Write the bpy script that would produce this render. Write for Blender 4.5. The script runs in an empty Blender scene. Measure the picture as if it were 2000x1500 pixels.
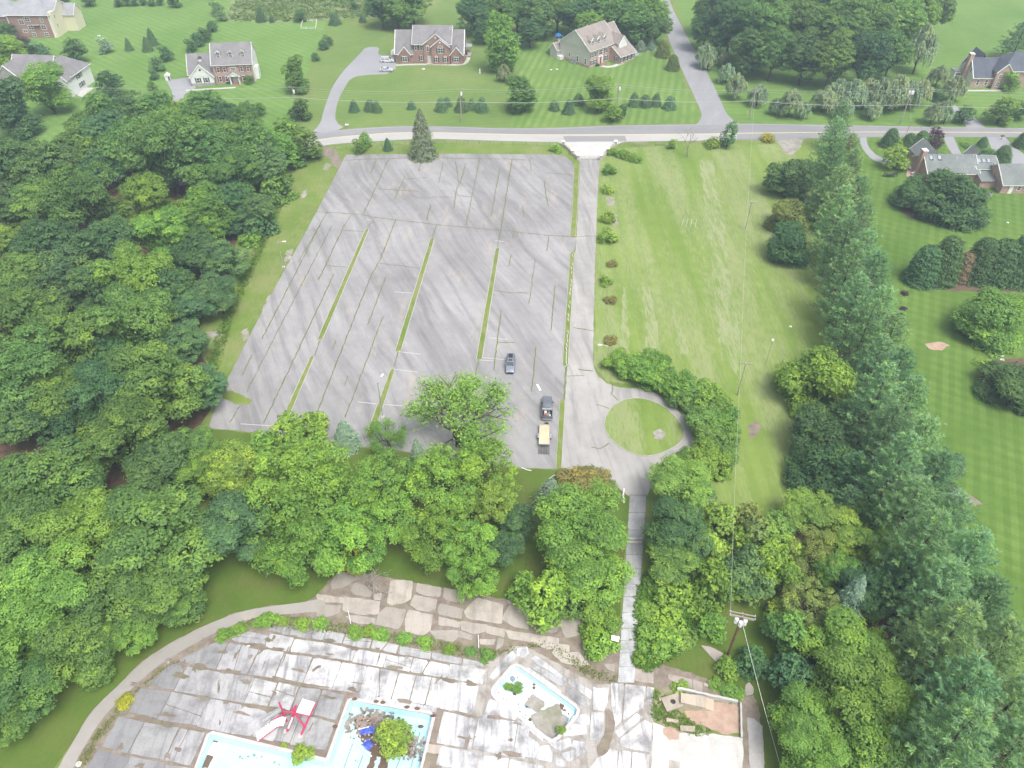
import bpy, bmesh, math, random
import numpy as np
from mathutils import Vector, Matrix
from mathutils.geometry import tessellate_polygon

scene = bpy.context.scene
C = scene.collection
R = math.radians

# ---------------------------------------------------------------- camera (survey drone, 100 m up, pitched 42.2 degrees down)
CAM_H, PITCH, FPX = 100.0, R(42.2), 1500.0
cam_d = bpy.data.cameras.new('camera'); cam = bpy.data.objects.new('camera', cam_d); C.objects.link(cam)
cam.location = (0, 0, CAM_H); cam.rotation_euler = (R(90) - PITCH, 0, 0)
cam_d.sensor_fit = 'HORIZONTAL'; cam_d.sensor_width = 36; cam_d.lens = 27.0
cam_d.clip_start = 0.5; cam_d.clip_end = 6000
scene.camera = cam

# ---------------------------------------------------------------- sky, sun, exposure (bright overcast)
SUN_EL, SUN_AZ = R(62), R(145)
w = bpy.data.worlds.new('World'); scene.world = w; w.use_nodes = True
nt = w.node_tree; nt.nodes.clear()
sky = nt.nodes.new('ShaderNodeTexSky'); sky.sky_type = 'NISHITA'; sky.sun_disc = False
sky.sun_elevation = SUN_EL; sky.sun_rotation = SUN_AZ; sky.air_density = 1.0; sky.dust_density = 6.0; sky.ozone_density = 1.0
hs = nt.nodes.new('ShaderNodeHueSaturation'); hs.inputs['Saturation'].default_value = 0.30
bg = nt.nodes.new('ShaderNodeBackground'); bg.inputs['Strength'].default_value = 0.15
wo = nt.nodes.new('ShaderNodeOutputWorld')
nt.links.new(sky.outputs[0], hs.inputs['Color']); nt.links.new(hs.outputs[0], bg.inputs[0]); nt.links.new(bg.outputs[0], wo.inputs[0])
sd = bpy.data.lights.new('sun', 'SUN'); sd.energy = 1.5; sd.angle = R(24); sd.color = (1, .975, .93)
sun = bpy.data.objects.new('sun', sd); C.objects.link(sun)
# direction to the sun: azimuth measured clockwise from +Y
sdir = Vector((math.sin(SUN_AZ) * math.cos(SUN_EL), math.cos(SUN_AZ) * math.cos(SUN_EL), math.sin(SUN_EL)))
sun.rotation_euler = sdir.to_track_quat('Z', 'Y').to_euler(); sun.location = (0, 150, 300)
scene.view_settings.view_transform = 'Standard'; scene.view_settings.look = 'None'
scene.view_settings.gamma = 1; scene.view_settings.exposure = 0.74
try: scene.view_settings.use_curve_mapping = False
except Exception: pass
scene.cycles.max_bounces = 4; scene.cycles.diffuse_bounces = 3; scene.cycles.transmission_bounces = 3
scene.cycles.volume_bounces = 0; scene.cycles.transparent_max_bounces = 6
scene.cycles.use_denoising = True
scene.cycles.caustics_reflective = False; scene.cycles.caustics_refractive = False

# ---------------------------------------------------------------- survey: photo coordinates -> metres on the flat site
_c, _s = math.cos(PITCH), math.sin(PITCH)
def S(u, v, z=0.0):
    dv = v - 750; dn = FPX * _s + dv * _c; fw = FPX * _c - dv * _s; t = (CAM_H - z) / dn
    return ((u - 1000) * t, fw * t)
def SP(pts, z=0.0): return [S(u, v, z) for u, v in pts]
def mpp(x, y, z=0): return (y * _c + (CAM_H - z) * _s) / FPX       # metres per survey pixel at a spot

# ---------------------------------------------------------------- object helpers
def tag(o, label=None, cat=None, group=None, kind=None):
    if label: o['label'] = label
    if cat: o['category'] = cat
    if group: o['group'] = group
    if kind: o['kind'] = kind
    return o
def empty(name, loc=(0, 0, 0), rz=0.0):
    o = bpy.data.objects.new(name, None); C.objects.link(o); o.location = loc; o.rotation_euler = (0, 0, rz)
    o.empty_display_size = .3
    return o
def link(name, me, parent=None, mat=None):
    o = bpy.data.objects.new(name, me); C.objects.link(o)
    if mat is not None and not me.materials: me.materials.append(mat)
    if parent is not None: o.parent = parent
    return o
def copy_tree(o, parent=None):
    c = o.copy(); C.objects.link(c); c.parent = parent
    for ch in list(o.children): copy_tree(ch, c)
    return c

class MB:
    """collects simple solids; build() links them as one mesh object"""
    def __init__(s): s.v = []; s.f = []
    def poly(s, pts):
        n = len(s.v); s.v += [tuple(p) for p in pts]; s.f.append(tuple(range(n, n + len(pts)))); return s
    def hexa(s, p):   # 8 points: bottom ring then top ring
        n = len(s.v); s.v += [tuple(q) for q in p]
        for f in ((3, 2, 1, 0), (4, 5, 6, 7), (0, 1, 5, 4), (1, 2, 6, 5), (2, 3, 7, 6), (3, 0, 4, 7)):
            s.f.append(tuple(n + i for i in f))
        return s
    def box(s, x0, x1, y0, y1, z0, z1):
        return s.hexa([(x0, y0, z0), (x1, y0, z0), (x1, y1, z0), (x0, y1, z0), (x0, y0, z1), (x1, y0, z1), (x1, y1, z1), (x0, y1, z1)])
    def cbox(s, c, size, rz=0.0, tilt=0.0):
        m = Matrix.Translation(c) @ Matrix.Rotation(rz, 4, 'Z') @ Matrix.Rotation(tilt, 4, 'X')
        a, b, d = [q / 2 for q in size]
        return s.hexa([m @ Vector(q) for q in ((-a, -b, -d), (a, -b, -d), (a, b, -d), (-a, b, -d), (-a, -b, d), (a, -b, d), (a, b, d), (-a, b, d))])
    def prism(s, pts, z0, z1):      # pts counter-clockwise or not; vertical walls
        if sum(a[0] * b[1] - b[0] * a[1] for a, b in zip(pts, pts[1:] + pts[:1])) < 0: pts = pts[::-1]
        n = len(s.v); k = len(pts)
        s.v += [(p[0], p[1], z0) for p in pts] + [(p[0], p[1], z1) for p in pts]
        s.f.append(tuple(range(n + k - 1, n - 1, -1))); s.f.append(tuple(range(n + k, n + 2 * k)))
        for i in range(k):
            j = (i + 1) % k; s.f.append((n + i, n + j, n + k + j, n + k + i))
        return s
    def tube(s, p0, p1, r0, r1=None, k=6, cap=True):
        r1 = r0 if r1 is None else r1
        p0, p1 = Vector(p0), Vector(p1); d = (p1 - p0)
        if d.length < 1e-6: return s
        d.normalize(); a = d.orthogonal().normalized(); b = d.cross(a); n = len(s.v)
        for p, r in ((p0, r0), (p1, r1)):
            for i in range(k):
                t = 2 * math.pi * i / k; s.v.append(tuple(p + a * (r * math.cos(t)) + b * (r * math.sin(t))))
        for i in range(k):
            j = (i + 1) % k; s.f.append((n + i, n + j, n + k + j, n + k + i))
        if cap: s.f.append(tuple(range(n + k - 1, n - 1, -1))); s.f.append(tuple(range(n + k, n + 2 * k)))
        return s
    def path(s, pts, r, k=5, taper=None):
        for i in range(len(pts) - 1):
            a = r if taper is None else r + (taper - r) * i / (len(pts) - 1)
            b = r if taper is None else r + (taper - r) * (i + 1) / (len(pts) - 1)
            s.tube(pts[i], pts[i + 1], a, b, k)
        return s
    def disc(s, c, axis, r, th, k=14):   # short cylinder centred at c along axis
        a = Vector(axis).normalized() * (th / 2); c = Vector(c); return s.tube(c - a, c + a, r, r, k)
    def mesh(s, name, mat=None, smooth=False):
        me = bpy.data.meshes.new(name); me.from_pydata(s.v, [], s.f); me.update()
        if mat is not None: me.materials.append(mat)
        if smooth:
            me.polygons.foreach_set('use_smooth', [True] * len(me.polygons))
        return me
    def build(s, name, mat=None, parent=None, smooth=False, bevel=0):
        o = link(name, s.mesh(name, mat, smooth), parent)
        if bevel:
            b = o.modifiers.new('bevel', 'BEVEL'); b.width = bevel; b.segments = 2; b.limit_method = 'ANGLE'
        return o

def area2(p): return sum(a[0] * b[1] - b[0] * a[1] for a, b in zip(p, p[1:] + p[:1]))
def ccw(p): return p if area2(p) > 0 else p[::-1]
def rough(pts, amp=.12, step=.8, seed=1, closed=True):
    """the outline walked in short steps with a ragged edge"""
    rg = random.Random(seed); out = []
    n = len(pts)
    for i in range(n if closed else n - 1):
        a, b = pts[i], pts[(i + 1) % n]; L = math.dist(a, b); k = max(1, int(L / step))
        nx, ny = (-(b[1] - a[1]) / (L + 1e-9), (b[0] - a[0]) / (L + 1e-9))
        for j in range(k):
            t = j / k; e = rg.uniform(-amp, amp) if j else rg.uniform(-amp, amp) * .4
            out.append((a[0] + (b[0] - a[0]) * t + nx * e, a[1] + (b[1] - a[1]) * t + ny * e))
    if not closed: out.append(pts[-1])
    return out
def smooth_poly(pts, it=2):
    for _ in range(it):
        q = []
        for a, b in zip(pts, pts[1:] + pts[:1]):
            q += [(a[0] * .75 + b[0] * .25, a[1] * .75 + b[1] * .25), (a[0] * .25 + b[0] * .75, a[1] * .25 + b[1] * .75)]
        pts = q
    return pts
def smooth_line(pts, it=2):
    for _ in range(it):
        q = [pts[0]]
        for a, b in zip(pts, pts[1:]):
            q += [(a[0] * .75 + b[0] * .25, a[1] * .75 + b[1] * .25), (a[0] * .25 + b[0] * .75, a[1] * .25 + b[1] * .75)]
        pts = q + [pts[-1]]
    return pts
def clip(sub, cl):
    """Sutherland-Hodgman; cl convex"""
    cl = ccw(cl); out = list(sub)
    for a, b in zip(cl, cl[1:] + cl[:1]):
        inp, out = out, []
        def side(p): return (b[0] - a[0]) * (p[1] - a[1]) - (b[1] - a[1]) * (p[0] - a[0])
        for i, p in enumerate(inp):
            q = inp[i - 1]; sp, sq = side(p), side(q)
            if (sp >= 0) != (sq >= 0):
                t = sq / (sq - sp); out.append((q[0] + (p[0] - q[0]) * t, q[1] + (p[1] - q[1]) * t))
            if sp >= 0: out.append(p)
        if not out: return []
    return out
def inside(p, poly):
    x, y = p; r = False
    for (x0, y0), (x1, y1) in zip(poly, poly[1:] + poly[:1]):
        if (y0 > y) != (y1 > y) and x < (x1 - x0) * (y - y0) / (y1 - y0) + x0: r = not r
    return r
def sheet(name, pts, z, mat, parent=None, kind='structure', holes=()):
    if holes:
        loops = [[Vector((p[0], p[1], 0)) for p in ccw(list(pts))]] + [[Vector((p[0], p[1], 0)) for p in ccw(list(h))[::-1]] for h in holes]
        tri = tessellate_polygon(loops); vs = [(q.x, q.y, z) for l in loops for q in l]
        me = bpy.data.meshes.new(name); me.from_pydata(vs, [], tri); me.update()
        bm = bmesh.new(); bm.from_mesh(me)
        for f in bm.faces:
            f.normal_update()
            if f.normal.z < 0: f.normal_flip()
        bm.to_mesh(me); bm.free()
    else:
        p = ccw(list(pts)); me = bpy.data.meshes.new(name)
        me.from_pydata([(q[0], q[1], z) for q in p], [], [tuple(range(len(p)))]); me.update()
    me.materials.append(mat)
    o = link(name, me, parent)
    if kind and parent is None: o['kind'] = kind
    return o
def ribbon(pts, wid, seed=0, jit=0.0):
    """outline polygon of a line of given width"""
    rg = random.Random(seed); l, r = [], []
    for i, p in enumerate(pts):
        a = pts[max(0, i - 1)]; b = pts[min(len(pts) - 1, i + 1)]
        L = math.dist(a, b) + 1e-9; nx, ny = -(b[1] - a[1]) / L, (b[0] - a[0]) / L
        wl = wid / 2 * (1 + rg.uniform(-jit, jit)); wr = wid / 2 * (1 + rg.uniform(-jit, jit))
        l.append((p[0] + nx * wl, p[1] + ny * wl)); r.append((p[0] - nx * wr, p[1] - ny * wr))
    return l + r[::-1]

# ---------------------------------------------------------------- materials
MATS = {}
class NT:
    def __init__(s, name):
        s.m = bpy.data.materials.new(name); s.m.use_nodes = True; s.t = s.m.node_tree; s.t.nodes.clear()
        s.out = s.n('ShaderNodeOutputMaterial'); MATS[name] = s.m
    def n(s, typ, **kw):
        nd = s.t.nodes.new(typ)
        for k, v in kw.items(): setattr(nd, k, v)
        return nd
    def l(s, a, b): s.t.links.new(a, b); return s
    def pos(s): return s.n('ShaderNodeNewGeometry').outputs['Position']
    def obj(s): return s.n('ShaderNodeTexCoord').outputs['Object']
    def map(s, src, scale=(1, 1, 1), rot=(0, 0, 0), loc=(0, 0, 0)):
        m = s.n('ShaderNodeMapping'); m.inputs['Scale'].default_value = scale; m.inputs['Rotation'].default_value = rot; m.inputs['Location'].default_value = loc
        s.l(src, m.inputs['Vector']); return m.outputs[0]
    def noise(s, src, scale, detail=4, rough=.55, dist=0.0):
        n = s.n('ShaderNodeTexNoise'); n.inputs['Scale'].default_value = scale; n.inputs['Detail'].default_value = detail
        n.inputs['Roughness'].default_value = rough; n.inputs['Distortion'].default_value = dist
        s.l(src, n.inputs['Vector']); return n.outputs['Fac']
    def ramp(s, src, stops):
        r = s.n('ShaderNodeValToRGB'); e = r.color_ramp.elements
        while len(e) > 1: e.remove(e[-1])
        for i, (p, c) in enumerate(stops):
            if not hasattr(c, '__len__'): c = (c, c, c)
            q = e[0] if i == 0 else e.new(p)
            q.position = p; q.color = (*c[:3], 1)
        s.l(src, r.inputs[0]); return r.outputs[0]
    def mix(s, f, a, b, mode='MIX'):
        m = s.n('ShaderNodeMix', data_type='RGBA', blend_type=mode)
        for val, inp in ((f, m.inputs[0]), (a, m.inputs[6]), (b, m.inputs[7])):
            if hasattr(val, 'links'): s.l(val, inp)
            elif hasattr(val, '__len__'): inp.default_value = (*val[:3], 1)
            else: inp.default_value = val
        return m.outputs[2]
    def math(s, op, a, b=0.0):
        m = s.n('ShaderNodeMath', operation=op)
        for val, inp in ((a, m.inputs[0]), (b, m.inputs[1])):
            if hasattr(val, 'links'): s.l(val, inp)
            else: inp.default_value = val
        return m.outputs[0]
    def bsdf(s, col, rough=.9, spec=.2, metal=0.0, bump=None, bstr=.3, bdist=.1):
        b = s.n('ShaderNodeBsdfPrincipled')
        if hasattr(col, 'links'): s.l(col, b.inputs['Base Color'])
        else: b.inputs['Base Color'].default_value = (*col[:3], 1)
        if hasattr(rough, 'links'): s.l(rough, b.inputs['Roughness'])
        else: b.inputs['Roughness'].default_value = rough
        b.inputs['Specular IOR Level'].default_value = spec; b.inputs['Metallic'].default_value = metal
        if bump is not None:
            bp = s.n('ShaderNodeBump'); bp.inputs['Strength'].default_value = bstr; bp.inputs['Distance'].default_value = bdist
            s.l(bump, bp.inputs['Height']); s.l(bp.outputs[0], b.inputs['Normal'])
        s.l(b.outputs[0], s.out.inputs[0]); return s.m

def m_plain(name, col, rough=.7, spec=.3, metal=0.0, var=.12, scale=3.0):
    n = NT(name); f = n.noise(n.obj(), scale, 3)
    c = n.mix(1.0, col, n.ramp(f, [(.3, 1 - var), (.7, 1 + var)]), 'MULTIPLY')
    return n.bsdf(c, rough, spec, metal)
def m_grass(name, a, b, dry=None, dryamt=.0, stripe=0.0, sdir=0.0, swid=2.0, dryscale=.06, stretch=None, cross=None, fine=1.0):
    """mown grass: two greens mottled, optional mowing stripes (two directions) and dry thatch streaks"""
    n = NT(name); p = n.pos()
    big = n.noise(p, .035, 3, .5); mid = n.noise(p, .35, 5, .65); fin = n.noise(p, 2.6 * fine, 4, .7)
    f = n.math('ADD', n.math('MULTIPLY', big, .5), n.math('ADD', n.math('MULTIPLY', mid, .35), n.math('MULTIPLY', fin, .35)))
    c = n.mix(n.ramp(f, [(.42, 0), (.74, 1)]), a, b)
    for (dd, ww, st) in ([(sdir, swid, stripe)] if stripe else []) + ([cross] if cross else []):
        wv = n.n('ShaderNodeTexWave', wave_type='BANDS', bands_direction='X', wave_profile='SIN')
        wv.inputs['Scale'].default_value = 1.0; wv.inputs['Distortion'].default_value = .8; wv.inputs['Detail'].default_value = 1.5; wv.inputs['Detail Scale'].default_value = .6
        # Blender's bands: period = 2*pi / (20*scale) units
        k = (2 * math.pi / 20) / ww
        n.l(n.map(p, (k, k, k), (0, 0, dd)), wv.inputs['Vector'])
        brk = n.ramp(n.noise(p, .09, 2, .5), [(.35, .25), (.6, 1.0)])
        t = n.math('MULTIPLY', n.ramp(wv.outputs['Fac'], [(.35, 0), (.65, 1)]), brk)
        c = n.mix(n.math('MULTIPLY', t, st), c, n.mix(1.0, c, (1.45, 1.32, 1.6), 'MULTIPLY'))
    if dry:
        src = n.map(p, stretch or (1, 1, 1), (0, 0, 0))
        d = n.math('MULTIPLY', n.noise(src, dryscale, 5, .62), n.ramp(n.noise(n.map(p, (3.0, .5, 1)), .8, 5, .7), [(.3, .6), (.7, 1.25)]))
        c = n.mix(n.ramp(d, [(.46 - dryamt * .2, 0), (.66 - dryamt * .2, dryamt)]), c, dry)
    return n.bsdf(c, .95, .1, 0, fin, .5, .08)
def m_asphalt(name, a, b, streak=None, sdir=0.0, tan=0.0, samt=.5):
    n = NT(name); p = n.pos()
    big = n.noise(p, .05, 4, .6); mid = n.noise(p, .6, 5, .65); fin = n.noise(p, 6, 3, .7)
    f = n.math('ADD', n.math('MULTIPLY', big, .6), n.math('ADD', n.math('MULTIPLY', mid, .25), n.math('MULTIPLY', fin, .2)))
    c = n.mix(n.ramp(f, [(.38, 0), (.68, 1)]), a, b)
    if streak:
        q = n.map(p, (1, 1, 1), (0, 0, sdir))
        wr = n.n('ShaderNodeVectorMath', operation='ADD')
        ns = n.n('ShaderNodeTexNoise'); ns.inputs['Scale'].default_value = .022; ns.inputs['Detail'].default_value = 1; n.l(q, ns.inputs['Vector'])
        sc = n.n('ShaderNodeVectorMath', operation='SCALE'); sc.inputs['Scale'].default_value = 9; n.l(ns.outputs['Color'], sc.inputs[0])
        n.l(q, wr.inputs[0]); n.l(sc.outputs[0], wr.inputs[1])
        s1 = n.noise(n.map(wr.outputs[0], (1.0, .07, 1)), .55, 6, .62)
        s2 = n.noise(n.map(wr.outputs[0], (1.0, .05, 1)), .16, 5, .6)
        c = n.mix(n.math('MULTIPLY', n.ramp(s1, [(.5, 0), (.66, 1)]), samt), c, streak)
        c = n.mix(n.math('MULTIPLY', n.ramp(s2, [(.48, 0), (.62, 1)]), samt * .75), c, streak)
        c = n.mix(n.math('MULTIPLY', n.ramp(s1, [(.3, 1), (.42, 0)]), .4), c, n.mix(1.0, b, (1.2, 1.2, 1.2), 'MULTIPLY'))
    if tan:
        t = n.noise(n.map(p, (1, .35, 1)), .22, 5, .65)
        c = n.mix(n.math('MULTIPLY', n.ramp(t, [(.58, 0), (.72, 1)]), tan), c, (.42, .36, .29))
    return n.bsdf(c, .92, .15, 0, fin, .25, .03)
def m_concrete(name, base, stain, amt=.5, scale=.4, useobj=True, streak=True):
    """per-slab tone from the object colour, dark weathering streaks and pits"""
    n = NT(name); p = n.pos()
    oi = n.n('ShaderNodeObjectInfo')
    c = n.mix(1.0, base, oi.outputs['Color'], 'MULTIPLY') if useobj else n.mix(0.0, base, base)
    big = n.noise(p, scale, 5, .65); fin = n.noise(p, 5, 4, .7)
    c = n.mix(n.math('MULTIPLY', n.ramp(big, [(.46, 0), (.68, 1)]), amt), c, stain)
    if streak:
        s1 = n.noise(n.map(p, (1.0, .13, 1), (0, 0, R(-8))), 1.0, 6, .68, .5)
        c = n.mix(n.math('MULTIPLY', n.ramp(s1, [(.50, 0), (.66, 1)]), amt * .8), c, stain)
    c = n.mix(1.0, c, n.ramp(fin, [(.25, .86), (.75, 1.1)]), 'MULTIPLY')
    return n.bsdf(c, .9, .2, 0, fin, .3, .02)
def m_dirt(name, a, b, green=0.0, gcol=(.12, .17, .05)):
    n = NT(name); p = n.pos()
    f = n.noise(p, .7, 6, .7); g = n.noise(p, .22, 4, .6)
    c = n.mix(n.ramp(f, [(.35, 0), (.68, 1)]), a, b)
    if green: c = n.mix(n.math('MULTIPLY', n.ramp(g, [(.5, 0), (.6, 1)]), green), c, gcol)
    return n.bsdf(c, .97, .05, 0, f, .6, .1)
def m_brick(name, a, b, mortar, sc=1.0):
    n = NT(name); o = n.obj()
    # bricks on any vertical face: run along x+y, rise along z
    sp = n.n('ShaderNodeSeparateXYZ'); n.l(o, sp.inputs[0]); cb = n.n('ShaderNodeCombineXYZ')
    n.l(n.math('ADD', sp.outputs[0], sp.outputs[1]), cb.inputs[0]); n.l(sp.outputs[2], cb.inputs[1])
    br = n.n('ShaderNodeTexBrick'); br.inputs['Scale'].default_value = sc; br.inputs['Color1'].default_value = (*a, 1); br.inputs['Color2'].default_value = (*b, 1)
    br.inputs['Mortar'].default_value = (*mortar, 1); br.inputs['Mortar Size'].default_value = .012; br.inputs['Brick Width'].default_value = .24; br.inputs['Row Height'].default_value = .085
    n.l(cb.outputs[0], br.inputs['Vector'])
    c = n.mix(1.0, br.outputs['Color'], n.ramp(n.noise(o, .8, 4, .6), [(.3, .85), (.7, 1.15)]), 'MULTIPLY')
    return n.bsdf(c, .9, .15)
def m_siding(name, col):
    n = NT(name); o = n.obj(); sp = n.n('ShaderNodeSeparateXYZ'); n.l(o, sp.inputs[0])
    fr = n.math('FRACT', n.math('MULTIPLY', sp.outputs[2], 5.5))
    c = n.mix(1.0, col, n.ramp(fr, [(0, .82), (.16, 1), (1, 1)]), 'MULTIPLY')
    return n.bsdf(c, .6, .3, 0, fr, .5, .02)
def m_shingle(name, col):
    n = NT(name); o = n.obj()
    f = n.noise(o, 3.0, 3, .7); g = n.noise(o, .35, 4, .6)
    sp = n.n('ShaderNodeSeparateXYZ'); n.l(o, sp.inputs[0]); fr = n.math('FRACT', n.math('MULTIPLY', sp.outputs[2], 7.0))
    c = n.mix(1.0, col, n.ramp(f, [(.3, .8), (.7, 1.2)]), 'MULTIPLY')
    c = n.mix(1.0, c, n.ramp(g, [(.35, .88), (.65, 1.1)]), 'MULTIPLY')
    c = n.mix(1.0, c, n.ramp(fr, [(0, .85), (.2, 1), (1, 1)]), 'MULTIPLY')
    return n.bsdf(c, .92, .15)
def m_leaf(name='leaf', trans=.3):
    n = NT(name); oi = n.n('ShaderNodeObjectInfo'); at = n.n('ShaderNodeAttribute', attribute_name='tint')
    t = at.outputs['Fac']
    v = n.ramp(t, [(0, (.58, .66, .74)), (.5, (1.08, 1.12, 1.02)), (1, (1.85, 1.66, 1.0))])
    c = n.mix(1.0, oi.outputs['Color'], v, 'MULTIPLY')
    b = n.n('ShaderNodeBsdfPrincipled'); b.inputs['Roughness'].default_value = .6; b.inputs['Specular IOR Level'].default_value = .25; n.l(c, b.inputs['Base Color'])
    tr = n.n('ShaderNodeBsdfTranslucent'); n.l(n.mix(1.0, c, (1.25, 1.35, .6), 'MULTIPLY'), tr.inputs[0])
    mx = n.n('ShaderNodeMixShader'); mx.inputs[0].default_value = trans; n.l(b.outputs[0], mx.inputs[1]); n.l(tr.outputs[0], mx.inputs[2])
    n.l(mx.outputs[0], n.out.inputs[0]); return n.m
def m_glass(name):
    n = NT(name); return n.bsdf((.03, .04, .05), .08, .6)
LEAF = m_leaf()
BARK = m_plain('bark', (.10, .08, .065), .95, .05, 0, .3, 2)
WHITE = m_plain('white_paint', (.74, .74, .73), .5, .3, 0, .04)
GLASS = m_glass('window_glass')
STEEL = m_plain('galvanised_steel', (.48, .49, .50), .45, .5, .6, .1)
WOOD = m_plain('weathered_wood', (.32, .28, .24), .9, .1, 0, .2, 4)
BLACK = m_plain('black_rubber', (.02, .02, .02), .8, .2)
DARKM = m_plain('dark_metal', (.05, .05, .055), .5, .4, .3)
# ================================================================ SETTING
G_BASE = m_grass('rough_grass', (.098, .165, .030), (.165, .235, .052), (.30, .26, .15), .38, dryscale=.12)
G_FIELD = m_grass('dry_field_grass', (.115, .190, .034), (.185, .255, .060), (.37, .35, .24), .36, .28, R(0), 3.4, dryscale=.05, stretch=(2.2, .28, 1))
G_YARD = m_grass('yard_grass', (.066, .132, .022), (.110, .185, .036), None, 0, .50, R(24), 2.2, cross=(R(-60), 2.6, .34))
G_FARC = m_grass('striped_lawn', (.100, .190, .040), (.155, .255, .068), None, 0, .45, R(-50), 2.6)
G_FARE = m_grass('fresh_striped_lawn', (.085, .165, .034), (.150, .235, .058), None, 0, .75, R(12), 2.6)
G_FARD = m_grass('plain_lawn', (.100, .175, .040), (.155, .225, .062), (.26, .24, .12), .22, .22, R(80), 2.4, dryscale=.05)
G_FARR = m_grass('far_field_grass', (.095, .185, .040), (.155, .245, .062), None, 0, .25, R(96), 3.0)
G_POOL = m_grass('deep_green_lawn', (.062, .110, .018), (.105, .165, .030), (.17, .14, .06), .35, dryscale=.12)  # darker, saturated green grass for the pool and pole lawns
G_ISLE = m_grass('island_grass', (.10, .165, .028), (.18, .235, .05), (.30, .26, .16), .4, dryscale=.25)
G_MEAD = m_grass('scrub_meadow', (.13, .19, .06), (.24, .29, .13), (.33, .30, .20), .4, dryscale=.2, fine=.5)
D_WOOD = m_dirt('forest_litter', (.075, .052, .036), (.17, .105, .07), .35, (.06, .09, .03))
D_DECK = m_dirt('silt', (.165, .135, .11), (.29, .245, .205), .25, (.20, .20, .10))
D_RED = m_dirt('red_clay', (.34, .235, .18), (.46, .34, .27))
D_GRAV = m_dirt('grey_gravel', (.24, .22, .20), (.38, .36, .33), .45, (.17, .19, .08))
D_MULCH = m_dirt('bark_mulch', (.11, .075, .055), (.17, .115, .085))
A_LOT = m_asphalt('weathered_asphalt', (.232, .226, .226), (.345, .338, .340), (.135, .130, .134), R(-24), .55, .46)
A_ROAD = m_asphalt('road_asphalt', (.215, .215, .225), (.27, .27, .28), (.17, .17, .18), R(90), 0, .25)
A_LANE = m_asphalt('pale_lane', (.36, .35, .345), (.43, .42, .41), (.30, .30, .30), R(90), 0, .25)
A_PATCH = m_asphalt('patched_asphalt', (.225, .22, .225), (.275, .27, .275))
A_DRIVE = m_asphalt('drive_asphalt', (.27, .262, .255), (.40, .385, .37), (.17, .165, .165), R(-6), .5, .5)
A_HOME = m_asphalt('house_drive_asphalt', (.26, .26, .275), (.32, .32, .335))
A_SIDE = m_asphalt('side_road_asphalt', (.25, .25, .262), (.315, .315, .325), (.21, .21, .22), R(20), 0, .25)
A_PATH = m_asphalt('path_asphalt', (.26, .245, .225), (.35, .33, .305), None, 0, .7)
CONC_WHITE = m_concrete('bleached_concrete', (.58, .585, .60), (.17, .165, .17), .85, .30)
CONC_TAN = m_concrete('tan_concrete', (.40, .365, .33), (.22, .20, .175), .55, .4)
CONC_WALK = m_concrete('walk_concrete', (.43, .435, .445), (.21, .21, .21), .65, .5)
CONC_APRON = m_concrete('apron_concrete', (.50, .49, .475), (.40, .39, .37), .5, .25, False)
CONC_PLAIN = m_concrete('plain_concrete', (.50, .49, .47), (.36, .34, .31), .5, .6, False)
POOLP = m_concrete('pool_paint', (.42, .68, .745), (.53, .70, .74), .5, .25, False, False)
KERB = m_concrete('kerb_concrete', (.40, .385, .35), (.25, .24, .21), .5, .8, False)
YEL = m_plain('yellow_line_paint', (.55, .47, .24), .7, .2)
LINE = m_plain('white_line_paint', (.46, .455, .45), .7, .2)

# pool frame: origin at the corner of the big pool, rotated ten degrees
P0 = S(680, 1366); PT = R(-10); PC, PS = math.cos(PT), math.sin(PT)
def PL(x, y): return (P0[0] + x * PC - y * PS, P0[1] + x * PS + y * PC)
POOL_BIG = [PL(*p) for p in [(.25, -.1), (.6, -.0), (11.3, -.0), (11.75, -.4), (11.9, -14.5), (-15.6, -14.5), (-16.1, -7.6), (-15.8, -7.4), (-.35, -8.1), (.1, -7.8)]]
POOL_SMALL = SP([(963, 1350), (966, 1343), (1000, 1304), (1008, 1301), (1016, 1303), (1123, 1380), (1128, 1387), (1126, 1397), (1089, 1440), (1079, 1446), (1068, 1441), (968, 1362), (964, 1356)])

GS = 1500.0
ground = sheet('ground', [(-GS, -600), (GS, -600), (GS, 1500), (-GS, 1500)], 0, G_BASE, holes=[POOL_BIG, POOL_SMALL])
def lawn(name, px, mat, z=.008, seed=1, amp=.5, step=2.5):
    return sheet(name, rough(SP(px), amp, step, seed), z, mat)
lawn('lawn_field', [(1168, 296), (1215, 290), (1330, 282), (1560, 282), (1690, 278), (1760, 640), (1800, 900), (1800, 1030), (1400, 1030), (1330, 1000), (1290, 930), (1380, 880), (1300, 760), (1185, 745), (1160, 712)], G_FIELD, .010, 3, .15)
lawn('lawn_yard', [(1672, 270), (2250, 266), (2600, 500), (2600, 1600), (2080, 1600), (1960, 1350), (1840, 1100), (1740, 800), (1660, 500)], G_YARD, .014, 4, .15)
lawn('lawn_corner', [(1010, 40), (1290, 60), (1320, 130), (1372, 225), (1360, 240), (1190, 244), (1000, 250), (985, 150)], G_FARE, .012, 5, .2)
lawn('lawn_middle', [(640, 38), (760, 60), (900, -20), (1000, 60), (990, 150), (1005, 251), (880, 246), (740, 247), (610, 262), (560, 230), (610, 120)], G_FARD, .010, 6, .3)
lawn('lawn_west', [(-300, -60), (480, -80), (470, 40), (650, 42), (612, 120), (562, 230), (600, 260), (420, 280), (-300, 300)], G_FARC, .008, 7, .3)
lawn('lawn_east', [(1300, -60), (2500, -60), (2500, 249), (1900, 249), (1450, 240), (1421, 226), (1380, 138), (1339, 67)], G_FARR, .009, 8, .3)
lawn('scrub_meadow', [(440, 42), (470, -60), (800, -120), (850, -20), (800, 35), (640, 38), (560, 44)], G_MEAD, .014, 9, 1.2, 3)
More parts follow.
